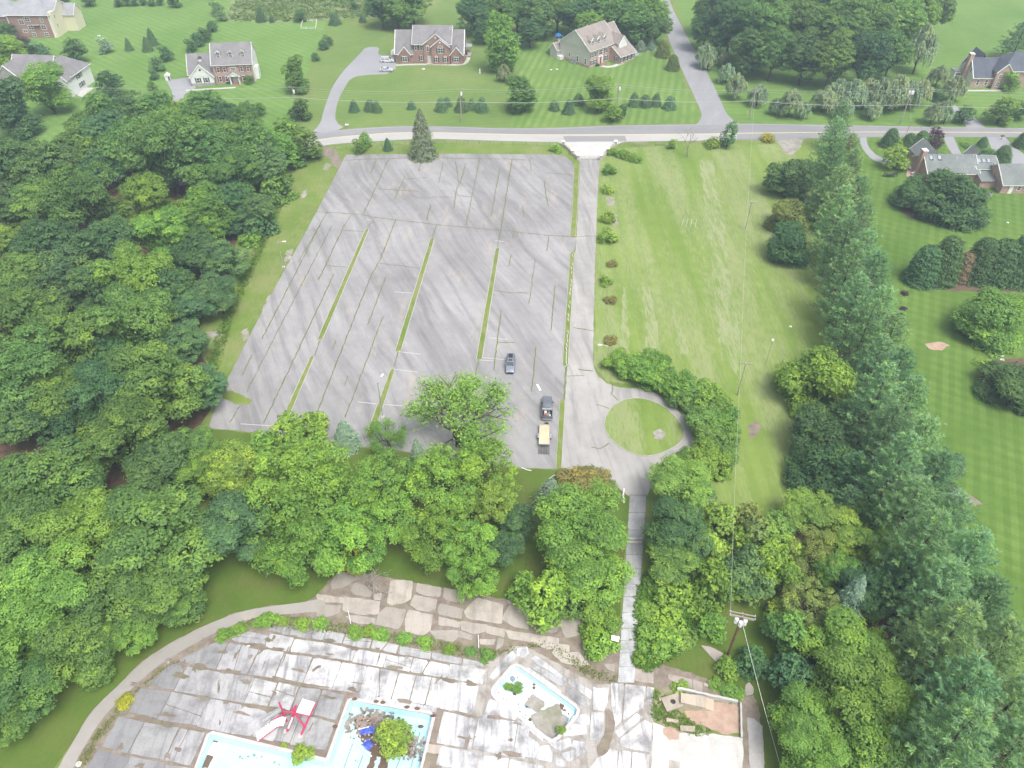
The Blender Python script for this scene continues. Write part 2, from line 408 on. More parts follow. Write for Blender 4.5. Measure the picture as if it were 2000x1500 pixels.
lawn('pool_lawn', [(-200, 1700), (-150, 1250), (100, 1000), (380, 850), (410, 838), (532, 850), (760, 880), (1020, 916), (1140, 917), (1205, 952), (1230, 970), (1218, 1130), (1208, 1230), (1150, 1205), (1000, 1178), (760, 1128), (658, 1119), (600, 1180), (460, 1200), (310, 1270), (160, 1425), (100, 1510), (20, 1700)], G_POOL, .012, 10, .2)
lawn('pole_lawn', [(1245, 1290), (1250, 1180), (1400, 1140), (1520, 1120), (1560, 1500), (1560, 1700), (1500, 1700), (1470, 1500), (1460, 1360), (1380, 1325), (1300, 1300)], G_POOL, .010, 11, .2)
sheet('forest_floor', rough(SP([(-300, 300), (120, 290), (420, 300), (480, 420), (390, 640), (410, 800), (390, 905), (200, 960), (-300, 1000)]), 1.2, 3, 12), .016, D_WOOD)
sheet('pine_row_floor', rough(SP([(1640, 270), (1668, 270), (1700, 500), (1790, 850), (1860, 1100), (1990, 1480), (2030, 1650), (1560, 1650), (1540, 1200), (1480, 1040), (1640, 1000), (1620, 640), (1610, 400)]), 1.0, 2.5, 13), .020, D_WOOD)
sheet('mulch_bed', smooth_poly(SP([(1752, 400), (1770, 425), (1830, 440), (1880, 437), (1900, 415), (1870, 395), (1790, 385)])), .022, D_MULCH)
sheet('mulch_bed', rough(SP([(1780, 557), (1800, 564), (1900, 569), (2060, 571), (2060, 545), (1800, 545)]), .3, 1.5, 3), .022, D_MULCH)
sheet('mulch_bed', smooth_poly(SP([(1905, 715), (1930, 780), (1985, 805), (2060, 800), (2060, 700), (1950, 700)])), .022, D_MULCH)
sheet('bare_soil', rough(SP([(1845, 960), (1862, 945), (1895, 968), (1920, 985), (1895, 992), (1862, 985)]), .25, .8, 4), .024, D_DECK)
sheet('bare_soil', rough(SP([(1806, 672), (1840, 668), (1855, 675), (1840, 684), (1815, 682)]), .25, .8, 5), .024, D_RED)
sheet('bare_soil', rough(SP([(632, 285), (655, 290), (668, 318), (658, 330), (645, 312), (628, 300)]), .3, 1, 6), .024, D_DECK)
sheet('bare_soil', rough(SP([(1458, 832), (1475, 822), (1488, 830), (1480, 850), (1465, 858)]), .25, .8, 7), .024, D_DECK)
sheet('gravel_pull_off', rough(SP([(1512, 272), (1570, 271), (1562, 292), (1545, 304), (1532, 300), (1524, 285)]), .3, 1, 8), .024, D_GRAV)
for i, px in enumerate([[(636, 318), (646, 322), (640, 332), (630, 330)], [(590, 375), (600, 370), (596, 386), (586, 388)], [(560, 490), (575, 480), (568, 505), (556, 512)], [(470, 650), (484, 640), (488, 660), (474, 668)], [(404, 650), (425, 645), (436, 655), (420, 665)], [(520, 585), (535, 570), (530, 600), (512, 610)], [(1196, 415), (1205, 412), (1206, 440), (1197, 440)], [(1185, 385), (1200, 385), (1200, 400), (1186, 400)]]):
    sheet('bare_soil', rough(SP(px), .35, .7, 20 + i), .020, D_GRAV)

HAY = m_grass('hay_streak', (.130, .205, .042), (.190, .260, .072), (.36, .35, .24), .55, dryscale=.35, stretch=(2.2, .28, 1))
for i, px in enumerate([[(1366, 312), (1392, 312), (1412, 420), (1452, 700), (1440, 735), (1408, 700), (1390, 520)], [(1255, 560), (1270, 560), (1292, 688), (1262, 690)], [(1216, 560), (1226, 560), (1230, 690), (1212, 690)], [(1310, 600), (1322, 600), (1345, 690), (1328, 692)]]):
    sheet('hay_streak', rough(SP(px), .30, 1.2, 60 + i), .016, HAY)
# ---------------------------------------------------------------- public road
far = [(250, 345), (430, 315), (541, 280), (610, 260), (674, 253), (740, 248), (802, 246), (880, 247), (980, 251), (1095, 250), (1192, 245), (1339, 243), (1451, 241), (1607, 244), (1895, 249), (2400, 255)]
near = [(300, 375), (470, 338), (560, 302), (632, 283), (700, 278), (800, 272), (848, 271), (1000, 276), (1095, 278), (1210, 277), (1371, 275), (1445, 273), (1568, 271), (1679, 268), (1850, 267), (2400, 272)]
midl = [(275, 360), (450, 326), (552, 291), (622, 272), (692, 265), (775, 259), (848, 259), (1000, 263), (1095, 263.5), (1200, 263), (1371, 262), (1445, 260.5), (1568, 259), (1679, 258), (1850, 258), (2400, 263)]
FAR, NEAR, MID = smooth_line(SP(far), 2), smooth_line(SP(near), 2), smooth_line(SP(midl), 2)
sheet('road', FAR + NEAR[::-1], .03, A_ROAD)
sheet('road_near_lane', MID[10:46] + NEAR[10:46][::-1], .036, A_LANE)
o = sheet('centre_line', ribbon(MID, .42), .044, YEL); o['kind'] = 'structure'
sheet('edge_line', ribbon([(p[0], p[1] - .5) for p in FAR], .13), .042, LINE)
sheet('road_patch', SP([(1100, 266), (1221, 265.5), (1224, 276), (1103, 277)]), .042, A_PATCH)
sheet('road_patch', SP([(1565, 261), (1640, 260), (1650, 268.5), (1575, 270)]), .042, A_PATCH)
sheet('side_road', smooth_line(SP([(1360, 243), (1369, 233), (1371, 221), (1352, 180), (1330, 133), (1302, 69), (1288, 0), (1278, -60)]), 2)
      + smooth_line(SP([(1296, -60), (1305, 0), (1339, 67), (1380, 138), (1405, 190), (1421, 228), (1445, 241)]), 2), .034, A_SIDE)
sheet('house_driveway', smooth_poly(SP([(606, 261), (626, 242), (632, 216), (640, 192), (650, 168), (666, 144), (686, 122), (704, 104), (714, 92), (742, 92), (738, 104), (742, 108), (773.5, 109), (772, 144), (704, 147), (684, 154), (674, 170), (662, 192), (655, 216), (655, 238), (676, 252)]), 1), .026, A_HOME)
sheet('house_driveway', SP([(325, 157), (376, 150), (383, 171), (360, 185), (352, 215), (335, 240), (322, 235), (338, 200), (336, 180)]), .026, A_HOME)
sheet('house_driveway', smooth_line(SP([(1679, 269), (1681, 285), (1695, 305), (1712, 317), (1745, 323)]), 1) + smooth_line(SP([(1745, 315), (1720, 308), (1703, 296), (1694, 282), (1692, 268)]), 1), .026, A_HOME)
sheet('house_driveway', smooth_line(SP([(1843, 267), (1848, 283), (1862, 305)]), 1) + smooth_line(SP([(1880, 305), (1870, 285), (1862, 267)]), 1), .026, A_HOME)
sheet('house_driveway', SP([(1928, 267), (1962, 267), (1985, 290), (2060, 345), (2040, 370), (1975, 335), (1950, 300), (1936, 290)]), .026, A_HOME)
sheet('house_driveway', SP([(1888, 250), (1925, 250), (1903, 228), (1880, 218), (1865, 205), (1856, 212), (1880, 232)]), .026, A_HOME)
sheet('house_driveway', SP([(1215, 108), (1228, 88), (1252, 88), (1248, 108), (1232, 112)]), .026, A_HOME)
# house walks
def walk(px, wid, z=.03): return sheet('garden_path', ribbon(smooth_line(SP(px), 2), wid), z, CONC_PLAIN)
walk([(773, 127.5), (800, 126), (850, 125.5), (900, 127.5), (912, 122), (916, 112), (915, 102)], 1.3)
walk([(840, 126), (840, 119)], 2.6, .034)
walk([(767, 108), (766, 99), (773, 95)], 1.3)
walk([(363, 176.5), (400, 174.5), (460, 171)], 1.2)
walk([(1165, 124), (1180, 131), (1200, 130), (1220, 120), (1234, 111)], 1.7)
walk([(1887, 177), (1925, 177), (1965, 176.5)], 1.2)

# ---------------------------------------------------------------- parking lot
LOT = SP([(676, 302), (900, 300.5), (1085, 302), (1104, 306), (1116, 315), (1121, 325), (1114, 463), (1126, 464), (1122, 490), (1113, 494), (1100, 713), (1106, 716), (1102, 781), (1092, 783), (1086, 916), (1020, 914), (760, 878), (532, 848), (406, 836), (437, 757), (472, 686), (535, 566), (601, 446), (640, 372)])
lot = sheet('parking_lot', rough(LOT, .10, .9, 2), .028, A_LOT)
DRIVE = SP([(1130, 309), (1172, 309), (1167, 380), (1162, 520), (1158, 700), (1160, 718), (1168, 735), (1185, 749), (1212, 757), (1250, 759), (1285, 770), (1322, 798), (1345, 830), (1356, 860), (1352, 880), (1325, 903), (1298, 922), (1275, 945), (1263, 970), (1229, 970), (1205, 950), (1170, 925), (1140, 915), (1094, 917), (1104, 781), (1108, 716), (1123, 494), (1126, 463), (1133, 322)])
sheet('entrance_drive', rough(DRIVE, .08, .9, 3), .034, A_DRIVE)
sheet('entrance_apron', smooth_line(SP([(1090, 278), (1105, 284), (1118, 295), (1129, 310)]), 1) + smooth_line(SP([(1173, 310), (1185, 295), (1200, 284), (1220, 277)]), 1), .040, CONC_APRON)

def isle(px, name='grass_island', mat=G_ISLE, kerb=.16, h=.13, curved=0):
    p = SP(px)
    if curved: p = smooth_poly(p, curved)
    o = MB().prism(rough(p, .05, 1.0, 5), .01, h - .02).build(name, mat); o['kind'] = 'structure'
    cx = sum(a[0] for a in p) / len(p); k = MB(); q = ccw(p)
    outer = []
    for i, b in enumerate(q):
        a, c = q[i - 1], q[(i + 1) % len(q)]
        d = Vector((c[0] - a[0], c[1] - a[1])).normalized(); outer.append((b[0] + d.y * kerb, b[1] - d.x * kerb))
    for i in range(len(q)):
        j = (i + 1) % len(q)
        k.hexa([(*q[i], .0), (*outer[i], .0), (*outer[j], .0), (*q[j], .0), (*q[i], h), (*outer[i], h), (*outer[j], h), (*q[j], h)])
    k.build('kerb', KERB, o)
    return o
isle([(713, 451), (716, 447), (720, 449), (630, 662), (625, 665), (621, 662)])
isle([(841, 468), (845, 464), (848, 467), (783, 684), (777, 688), (773, 684)])
isle([(968, 488), (972, 484), (975, 487), (941, 701), (935, 704), (931, 701)])
isle([(606, 699), (610, 695), (613, 698), (560, 823), (549, 825)])
isle([(763, 724), (767, 720), (770, 724), (728, 855), (715, 853)])
isle([(1121.5, 321), (1131, 321), (1128, 395), (1123.5, 463), (1114, 463), (1119, 395)], kerb=.1)
isle([(1114, 495), (1118, 492), (1121.5, 495), (1109, 712), (1103, 716), (1099, 712)], kerb=.12)
isle([(1094, 781), (1103, 781), (1096, 915), (1086, 915)], kerb=.1)
isle([(1180, 829), (1186, 808), (1203, 788), (1232, 778), (1262, 780), (1293, 792), (1318, 812), (1334, 838), (1337, 852), (1325, 868), (1300, 882), (1270, 891), (1245, 890), (1215, 877), (1195, 860), (1183, 843)], 'roundabout_island', G_FIELD, .14, .14, 1)
sheet('weedy_patch', rough(SP([(432, 766), (455, 763), (492, 782), (488, 790), (462, 790), (436, 778)]), .2, .7, 6), .036, G_ISLE)
sheet('weedy_patch', rough(SP([(1275, 845), (1290, 838), (1300, 846), (1292, 860), (1278, 858)]), .2, .6, 6), .150, D_GRAV)

CR = [[(625, 440), (512, 662)], [(649, 440), (481, 767)], [(673, 440), (622, 548)], [(652, 536), (515, 827)], [(732, 425), (716, 447)], [(774, 428), (742, 508), (722, 545), (619, 807)], [(754, 540), (718, 635)], [(749, 617), (674, 816)],
      [(853, 440), (844, 465)], [(978, 450), (971, 485)], [(979, 608), (964, 722)], [(493, 693), (472, 734)], [(625, 666), (614, 695)], [(777, 688), (770, 715)], [(470, 791), (449, 825)], [(935, 704), (928, 731)], [(1045, 507), (1033, 595)], [(1084, 557), (1076, 646)], [(1047, 678), (1038, 765)], [(1104, 717), (1101, 781)], [(998, 499), (994, 520)],
      [(759, 311), (710, 418)], [(735, 313), (724, 338)], [(825, 310), (818, 334)], [(910, 319), (899, 356), (893, 366), (886, 407)], [(937, 311), (910, 441)], [(976, 330), (959, 423)], [(1000, 311), (978, 450)], [(1033, 313), (1036, 320), (1038, 334)], [(673, 313), (812, 308), (1001, 311), (1033, 313), (1041, 308)],
      [(735, 369), (790, 372), (818, 374)], [(791, 345), (770, 390)], [(802, 383), (825, 388), (850, 385), (882, 386)], [(866, 316), (857, 358)], [(1063, 354), (1066, 380), (1071, 402)], [(890, 316), (896, 358)], [(841, 401), (833, 431)], [(897, 382), (921, 385)], [(1071, 338), (1119, 342)], [(792, 350), (835, 347)],
      [(592, 412), (640, 415), (700, 419), (735, 425), (854, 439), (910, 444), (978, 450), (1060, 459), (1122, 463), (1164, 461)], [(600, 450), (620, 450)], [(668, 450), (712, 453)], [(635, 519), (679, 522)], [(742, 515), (790, 520), (820, 525)], [(964, 567), (995, 572), (1030, 573)], [(974, 669), (1005, 669)], [(640, 413), (583, 512)], [(686, 420), (673, 440)],
      [(1003, 452), (1001, 467)], [(1072, 462), (1068, 490)], [(1021, 402), (1023, 424)], [(1105, 735), (1140, 734)], [(1130, 722), (1158, 725)], [(1120, 640), (1158, 646)], [(1197, 749), (1194, 770), (1206, 782)], [(1164, 790), (1190, 798)], [(1155, 873), (1172, 877), (1190, 866)], [(727, 543), (735, 540)], [(649, 683), (656, 666)], [(672, 755), (680, 735)]]
cv, cf = [], []; rg = random.Random(5)
TUFT = []
for i, l in enumerate(CR):
    p = rough(SP(l), .10, .9, 40 + i, False); rb = ribbon(p, rg.uniform(.10, .20), i, .6); k = len(p)
    n0 = len(cv); cv += [(q[0], q[1], .044) for q in rb]
    for j in range(k - 1): cf.append((n0 + j, n0 + 2 * k - 1 - j, n0 + 2 * k - 2 - j, n0 + j + 1))
    for a, b in zip(p, p[1:]):
        for _ in range(5):
            t = rg.random(); TUFT.append((a[0] + (b[0] - a[0]) * t + rg.gauss(0, .07), a[1] + (b[1] - a[1]) * t + rg.gauss(0, .07)))
me = bpy.data.meshes.new('crack_soil'); me.from_pydata(cv, [], cf); me.materials.append(m_dirt('crack_weed_soil', (.13, .15, .055), (.22, .21, .12)))
tag(link('crack_soil', me), None, None, None, 'stuff')
# tar seams and painted bay marks on the lot
for i, l in enumerate([[(935, 703), (962, 705)], [(768, 721), (816, 727)], [(752, 790), (785, 793)], [(779, 687), (822, 692)], [(955, 660), (990, 663)], [(935, 698), (990, 703)], [(470, 828), (530, 832)], [(700, 785), (740, 790)], [(770, 570), (812, 573)], [(967, 470), (985, 472)], [(716, 429), (728, 430)], [(1108, 492), (1116, 494)]]):
    sheet('paint_mark', ribbon(SP(l), .16, 1, .1), .040, LINE, lot)
rg = random.Random(9)
for v in np.linspace(500, 708, 26):     # broken wheel-stop kerbs lying in the strip beside the drive
    if rg.random() < .2: continue
    u = 1118.5 - (v - 494) * .0625 + rg.uniform(-.8, .8); x, y = S(u, v)
    MB().cbox((x, y, .18), (.16, rg.uniform(.9, 1.5), .12), rg.uniform(-.12, .12)).build('kerb_piece', CONC_PLAIN, bpy.data.objects['grass_island.006'])

# ---------------------------------------------------------------- pool grounds
DIRT = SP([(113, 1505), (160, 1419), (184, 1383), (232, 1338), (280, 1290), (316, 1266), (388, 1227), (460, 1197), (520, 1185), (595, 1176), (622, 1160), (640, 1135), (658, 1119), (700, 1117), (760, 1128), (840, 1143), (930, 1160), (1010, 1175), (1100, 1190), (1205, 1200), (1240, 1280), (1300, 1300), (1460, 1350), (1475, 1420), (1480, 1500), (1500, 1720), (60, 1720)])
sheet('pool_yard_soil', rough(DIRT, .18, .8, 4), .020, D_DECK, holes=[POOL_BIG, POOL_SMALL])
pth = [(60, 1620), (113, 1500), (160, 1419), (184, 1383), (232, 1338), (280, 1290), (316, 1266), (388, 1227), (460, 1197), (520, 1185), (595, 1176), (630, 1168)]
PTH = smooth_line(SP(pth), 2)
inner = smooth_line(SP([(95, 1620), (141, 1500), (188, 1420), (208, 1393), (252, 1350), (298, 1308), (335, 1283), (404, 1243), (470, 1214), (525, 1203), (598, 1196), (640, 1195)]), 2)
sheet('curved_path', rough(PTH + inner[::-1], .08, .7, 5), .030, A_PATH)
deck = sheet('pool_deck', rough([PL(*p) for p in [(-30, -16), (-30, -9), (-28, -3.3), (-25.4, 1), (-21.2, 4.6), (-16.7, 7.6), (-11.8, 9), (-6.3, 9.2), (17.3, 8.3), (24, 10), (38, 3), (40, -16)]], .15, .8, 6), .032, D_DECK, holes=[POOL_BIG, POOL_SMALL])

SLABS = {}
def slab(parent, pts, mat, tone, z0=.01, h=.10, seed=1, amp=.06, chop=.35, tilt=.02):
    """a broken concrete panel: ragged edge, worn corners, slightly out of level"""
    rg = random.Random(seed); pts = ccw(list(pts)); n = len(pts); q = []
    for i, b in enumerate(pts):
        a, c = pts[i - 1], pts[(i + 1) % n]
        for o_, w_ in ((a, 1), (c, 1)):
            L = math.dist(o_, b); t = min(.3, chop * rg.uniform(.3, 1.3) / (L + 1e-6)); q.append((b[0] + (o_[0] - b[0]) * t, b[1] + (o_[1] - b[1]) * t))
    q = rough(q, amp, .55, seed); tx, ty = rg.uniform(-tilt, tilt) * .4, rg.uniform(-tilt, tilt) * .4
    cx = sum(p[0] for p in q) / len(q); cy = sum(p[1] for p in q) / len(q)
    k = len(q); vs = [(p[0], p[1], z0) for p in q] + [(p[0], p[1], h + (p[0] - cx) * tx + (p[1] - cy) * ty) for p in q]
    fs = [tuple(range(k, 2 * k))] + [(i, (i + 1) % k, k + (i + 1) % k, k + i) for i in range(k)]
    me = bpy.data.meshes.new('slab'); me.from_pydata(vs, [], fs); me.materials.append(mat)
    o = link('slab', me, parent); o.color = (*tone, 1) if hasattr(tone, '__len__') else (tone, tone, tone, 1); return o

# the big apron: rows and columns parallel to the pool
OUT = [PL(*p) for p in [(-29.8, -16), (-29.7, -9), (-27.9, -3.2), (-25.3, 1), (-21.1, 4.6), (-16.6, 7.6), (-11.8, 8.9), (-6.3, 9.1), (17.3, 8.2), (20, -20)]]
rg = random.Random(21)
ROWS = [(7.4, 9.6, -30, 17.0), (5.1, 7.25, -30, 17.2), (.85, 4.9, -30, 16.8), (-3.0, .65, -30, -.55), (-7.0, -3.15, -30, -.55), (-11.6, -7.4, -30, -16.6), (-16, -11.8, -30, -16.6),
        (-3.6, .6, 12.6, 24.5), (-6.2, -3.8, 12.6, 27), (-10.5, -6.9, 12.6, 27)]
for ri, (y0, y1, xa, xb) in enumerate(ROWS):
    x = xa + rg.uniform(0, 1.5)
    while x < xb - .6:
        wd = rg.uniform(3.6, 5.4) if not (ri in (3, 4) and x > -14) else rg.uniform(2.0, 3.6)
        x1 = min(xb, x + wd)
        if xb - x1 < 1.4: x1 = xb
        g = rg.choice((.01, .03, .05, .14)); J = lambda k=.07: rg.uniform(-k, k)
        quad = [PL(x + g + J(), y0 + rg.choice((.0, .02, .05, .2))), PL(x1 - g + J(), y0 + rg.choice((.0, .02, .05, .2))), PL(x1 - g + J(), y1 - rg.choice((.0, .02, .05, .2))), PL(x + g + J(), y1 - rg.choice((.0, .02, .05, .2)))]
        mx, my = (x + x1) / 2, (y0 + y1) / 2
        # lichen-darkened panels lie to the west, bleached ones near the pool
        t = min(1, max(0, (mx + 27) / 24)); tone = .44 + .54 * t + rg.uniform(-.05, .05)
        if ri == 0: tone *= .72
        if ri == 3 and -6.5 < mx < 0 or ri == 4 and mx > -8: tone = rg.uniform(.52, .66)
        col = (tone, tone * rg.uniform(.975, 1.0), tone * rg.uniform(.955, 1.0))
        pieces = [quad]
        if rg.random() < .38:      # cracked right across
            t0, t1 = rg.uniform(.3, .7), rg.uniform(.3, .7); lp_ = lambda p, q_, t: (p[0] + (q_[0] - p[0]) * t, p[1] + (q_[1] - p[1]) * t)
            if rg.random() < .5:
                A, B = lp_(quad[0], quad[1], t0), lp_(quad[3], quad[2], t1); e_ = .03
                pieces = [[quad[0], lp_(quad[0], quad[1], t0 - e_), lp_(quad[3], quad[2], t1 - e_), quad[3]], [A, quad[1], quad[2], B]]
            else:
                A, B = lp_(quad[1], quad[2], t0), lp_(quad[0], quad[3], t1); e_ = .03
                pieces = [[quad[0], quad[1], lp_(quad[1], quad[2], t0 - e_), lp_(quad[0], quad[3], t1 - e_)], [B, A, quad[2], quad[3]]]
        for pc in pieces:
            q = clip(pc, OUT) if xb < 20 and xa < 0 else pc
            if len(q) >= 3 and abs(area2(q)) > 1.0:
                k_ = rg.uniform(.96, 1.03); slab(deck, q, CONC_WHITE, tuple(c_ * k_ for c_ in col), .02, .11 + rg.uniform(-.02, .02), rg.randrange(9999), .05, rg.choice((.05, .1, .3)))
        x = x1
for i in range(6):      # narrow coping slabs along the head of the pool
    x = .9 + i * 1.85
    slab(deck, [PL(x, .28), PL(x + 1.8, .28), PL(x + 1.8, .95), PL(x, .95)], CONC_WHITE, rg.uniform(.75, 1.0), .02, .14, 300 + i, .05, .12)
Z1 = lambda l: [(620 + x / 3.572, 1080 + y / 3.572) for x, y in l]
Z6 = lambda l: [(930 + x / 6, 1250 + y / 6) for x, y in l]
ZR = lambda l: [(1050 + x / 4.167, 1180 + y / 4.167) for x, y in l]
# pitted screed between the small pool, the walk and the foundation
sheet('worn_concrete', rough(SP([(905, 1290), (945, 1296), (1000, 1264), (1026, 1262), (1160, 1335), (1203, 1338), (1278, 1344), (1276, 1420), (1275, 1530), (860, 1530), (872, 1400)]), .12, .5, 17), .052, m_concrete('pitted_concrete', (.37, .345, .32), (.19, .165, .14), .85, .55, False), holes=[POOL_SMALL])
# slabs ringing the small pool
for i, l in enumerate([[(150, 440), (300, 250), (430, 120), (480, 200), (340, 330), (200, 470)], [(630, 220), (700, 190), (860, 300), (1060, 460), (1040, 500), (830, 350), (680, 270)], [(640, 270), (830, 370), (1050, 490), (1010, 560), (800, 430), (640, 330)], [(1080, 450), (1240, 530), (1360, 600), (1340, 700), (1200, 600), (1080, 520)], [(1080, 560), (1200, 620), (1340, 760), (1280, 800), (1120, 690), (1060, 600)],
                       [(160, 700), (300, 740), (480, 900), (430, 980), (200, 960), (60, 920)], [(480, 100), (600, 80), (620, 160), (560, 210), (470, 190)], [(530, 300), (640, 340), (1000, 600), (980, 640), (800, 520), (560, 340)], [(1010, 620), (1110, 690), (1200, 780), (1190, 820), (1090, 720)], [(20, 1000), (460, 1040), (430, 1340), (210, 1330), (0, 1280)], [(490, 1050), (720, 1200), (740, 1240), (690, 1400), (440, 1330)],
                       [(740, 1250), (850, 1230), (900, 1340), (880, 1440), (700, 1400)], [(1220, 880), (1330, 850), (1330, 1000), (1250, 1010), (1180, 950)], [(1370, 550), (1500, 600), (1500, 820), (1450, 830), (1370, 760)], [(1350, 850), (1490, 860), (1490, 1100), (1420, 1190), (1330, 1170)], [(1140, 1180), (1280, 1200), (1270, 1300), (1180, 1290), (1110, 1250)], [(990, 1330), (1180, 1280), (1290, 1310), (1080, 1440)], [(930, 1380), (990, 1390), (1060, 1450), (1040, 1490), (930, 1480)],
                       [(480, 950), (560, 960), (790, 1130), (780, 1190), (640, 1080)], [(830, 1180), (960, 1190), (1100, 1150), (1120, 1240), (990, 1310), (900, 1270)], [(970, 1120), (1100, 980), (1290, 1010), (1300, 1100), (1110, 1130)]]):
    slab(deck, SP(Z6(l)), CONC_WHITE, (rg.uniform(.62, .72) if i in (2, 4) else rg.uniform(.80, 1.02)), .02, .11 + .01 * (i % 3), 500 + i, .04, .12)
# entrance slabs by the walk and the plaza beyond
for i, l in enumerate([[(595, 640), (700, 650), (680, 960), (632, 1000), (600, 820)], [(712, 652), (880, 672), (860, 850), (800, 880), (692, 955)], [(892, 672), (950, 685), (940, 755), (885, 775)], [(885, 770), (938, 765), (930, 800), (880, 800)], [(630, 1040), (800, 890), (860, 920), (660, 1090)], [(672, 1100), (870, 945), (930, 975), (922, 1212), (662, 1160)], [(662, 1190), (760, 1205), (755, 1370), (650, 1370)], [(770, 1205), (912, 1225), (905, 1370), (765, 1370)], [(590, 1175), (650, 1190), (642, 1370), (400, 1370), (480, 1260)], [(640, 1010), (760, 900), (800, 870), (790, 890), (650, 1030)], [(470, 690), (580, 680), (570, 800), (540, 870), (450, 860)], [(440, 890), (530, 890), (520, 1040), (420, 1120)]]):
    slab(deck, SP(ZR(l)), CONC_WHITE, (.98, .955, .93) if i != 9 else (.7, .62, .55), .02, .12 + .005 * (i % 4), 560 + i, .03, .08)
# brown strip of walk at the foot of the frame
sheet('worn_walk', rough(SP([(830, 1452), (935, 1466), (1090, 1492), (1200, 1512), (1200, 1530), (1080, 1510), (930, 1482), (828, 1470)]), .08, .6, 3), .040, m_concrete('brown_concrete', (.42, .37, .32), (.27, .23, .2), .5, .4, False))
# upper terrace
terr = sheet('terrace', rough(SP([(605, 1180), (640, 1140), (662, 1122), (760, 1130), (1010, 1178), (1150, 1200), (1205, 1260), (1180, 1310), (1100, 1290), (950, 1262), (700, 1215), (620, 1212)]), .2, .8, 9), .026, D_DECK)
for i, l in enumerate([[(95, 215), (150, 140), (330, 140), (345, 170), (250, 200), (180, 240), (110, 250)], [(235, 260), (265, 210), (330, 230), (385, 280), (365, 305), (260, 290)], [(490, 345), (515, 200), (660, 205), (650, 320), (600, 350), (520, 360)], [(690, 270), (700, 215), (860, 245), (850, 305), (760, 300)], [(880, 310), (885, 250), (1040, 275), (1030, 325), (970, 345), (905, 330)], [(650, 365), (680, 300), (830, 330), (820, 390), (770, 410), (700, 400)], [(840, 400), (860, 360), (1010, 395), (1000, 460), (900, 440), (850, 430)], [(1030, 410), (1120, 320), (1290, 370), (1280, 490), (1190, 480), (1050, 455)], [(1290, 465), (1340, 370), (1460, 400), (1470, 530), (1380, 515)],
                       [(180, 395), (190, 310), (430, 345), (420, 425), (300, 430), (190, 405)], [(0, 290), (180, 315), (175, 350), (60, 345), (0, 320)], [(0, 375), (165, 370), (150, 420), (60, 450), (0, 445)], [(430, 430), (480, 385), (610, 400), (600, 470), (560, 530), (410, 500)], [(612, 480), (640, 405), (800, 440), (785, 535), (740, 575), (620, 550)], [(850, 448), (1000, 485), (990, 520), (850, 505)], [(1005, 480), (1180, 503), (1165, 550), (1090, 565), (1008, 540)], [(785, 545), (975, 543), (980, 590), (940, 620), (830, 600)], [(1180, 508), (1310, 535), (1300, 590), (1180, 560)], [(1315, 540), (1508, 570), (1500, 620), (1340, 600)], [(1513, 570), (1680, 600), (1670, 660), (1600, 675), (1513, 630)], [(1640, 700), (1680, 640), (1755, 652), (1755, 775), (1700, 760)],
                       [(1757, 700), (1822, 697), (1900, 780), (1822, 786), (1757, 775)], [(1680, 480), (1790, 440), (1860, 450), (1870, 560), (1735, 590)], [(1530, 535), (1675, 515), (1665, 555), (1540, 550)], [(1130, 605), (1240, 605), (1225, 642), (1140, 637)], [(1250, 642), (1262, 597), (1305, 607), (1290, 650), (1245, 680)], [(1320, 332), (1385, 342), (1380, 367), (1335, 357)], [(200, 445), (290, 440), (400, 460), (400, 500), (260, 490)], [(390, 290), (450, 280), (440, 330), (395, 325)], [(990, 545), (1080, 575), (1075, 610), (990, 590)], [(2000, 779), (2071, 779), (2068, 829), (2018, 811)]]):
    ctr = (sum(q[0] for q in l) / len(l), sum(q[1] for q in l) / len(l)); l = [(ctr[0] + (q[0] - ctr[0]) * 1.07, ctr[1] + (q[1] - ctr[1]) * 1.09) for q in l]
    slab(terr, SP(Z1(l)), CONC_TAN, (lambda t: (t, t * .985, t * .965))(rg.uniform(.78, 1.12)), .02, .10 + .004 * (i % 7), 600 + i, .07, .16)
# the walk from the roundabout down to the pool: one panel after another
wk = sheet('concrete_walk', rough(SP([(1229, 966), (1263, 966), (1262, 1000), (1252, 1110), (1246, 1196), (1239, 1335), (1203, 1335), (1212, 1220), (1222, 1130), (1228, 1060)]), .1, .8, 9), .036, D_DECK)
vv = [968, 1002, 1036, 1062, 1084, 1112, 1142, 1166, 1197, 1228, 1252, 1276, 1303, 1334]
for i in range(len(vv) - 1):
    a, b = vv[i], vv[i + 1]
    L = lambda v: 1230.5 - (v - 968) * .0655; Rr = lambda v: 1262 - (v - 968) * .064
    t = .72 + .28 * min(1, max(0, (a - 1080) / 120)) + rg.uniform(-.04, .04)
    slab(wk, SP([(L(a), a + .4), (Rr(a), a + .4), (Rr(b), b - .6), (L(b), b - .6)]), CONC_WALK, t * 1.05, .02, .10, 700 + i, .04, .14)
MB().cbox((*S(1240, 1056), .35), (2.2, .35, .5)).cbox((*S(1239.5, 1061), .25), (2.2, .35, .3)).build('step', CONC_PLAIN, wk)
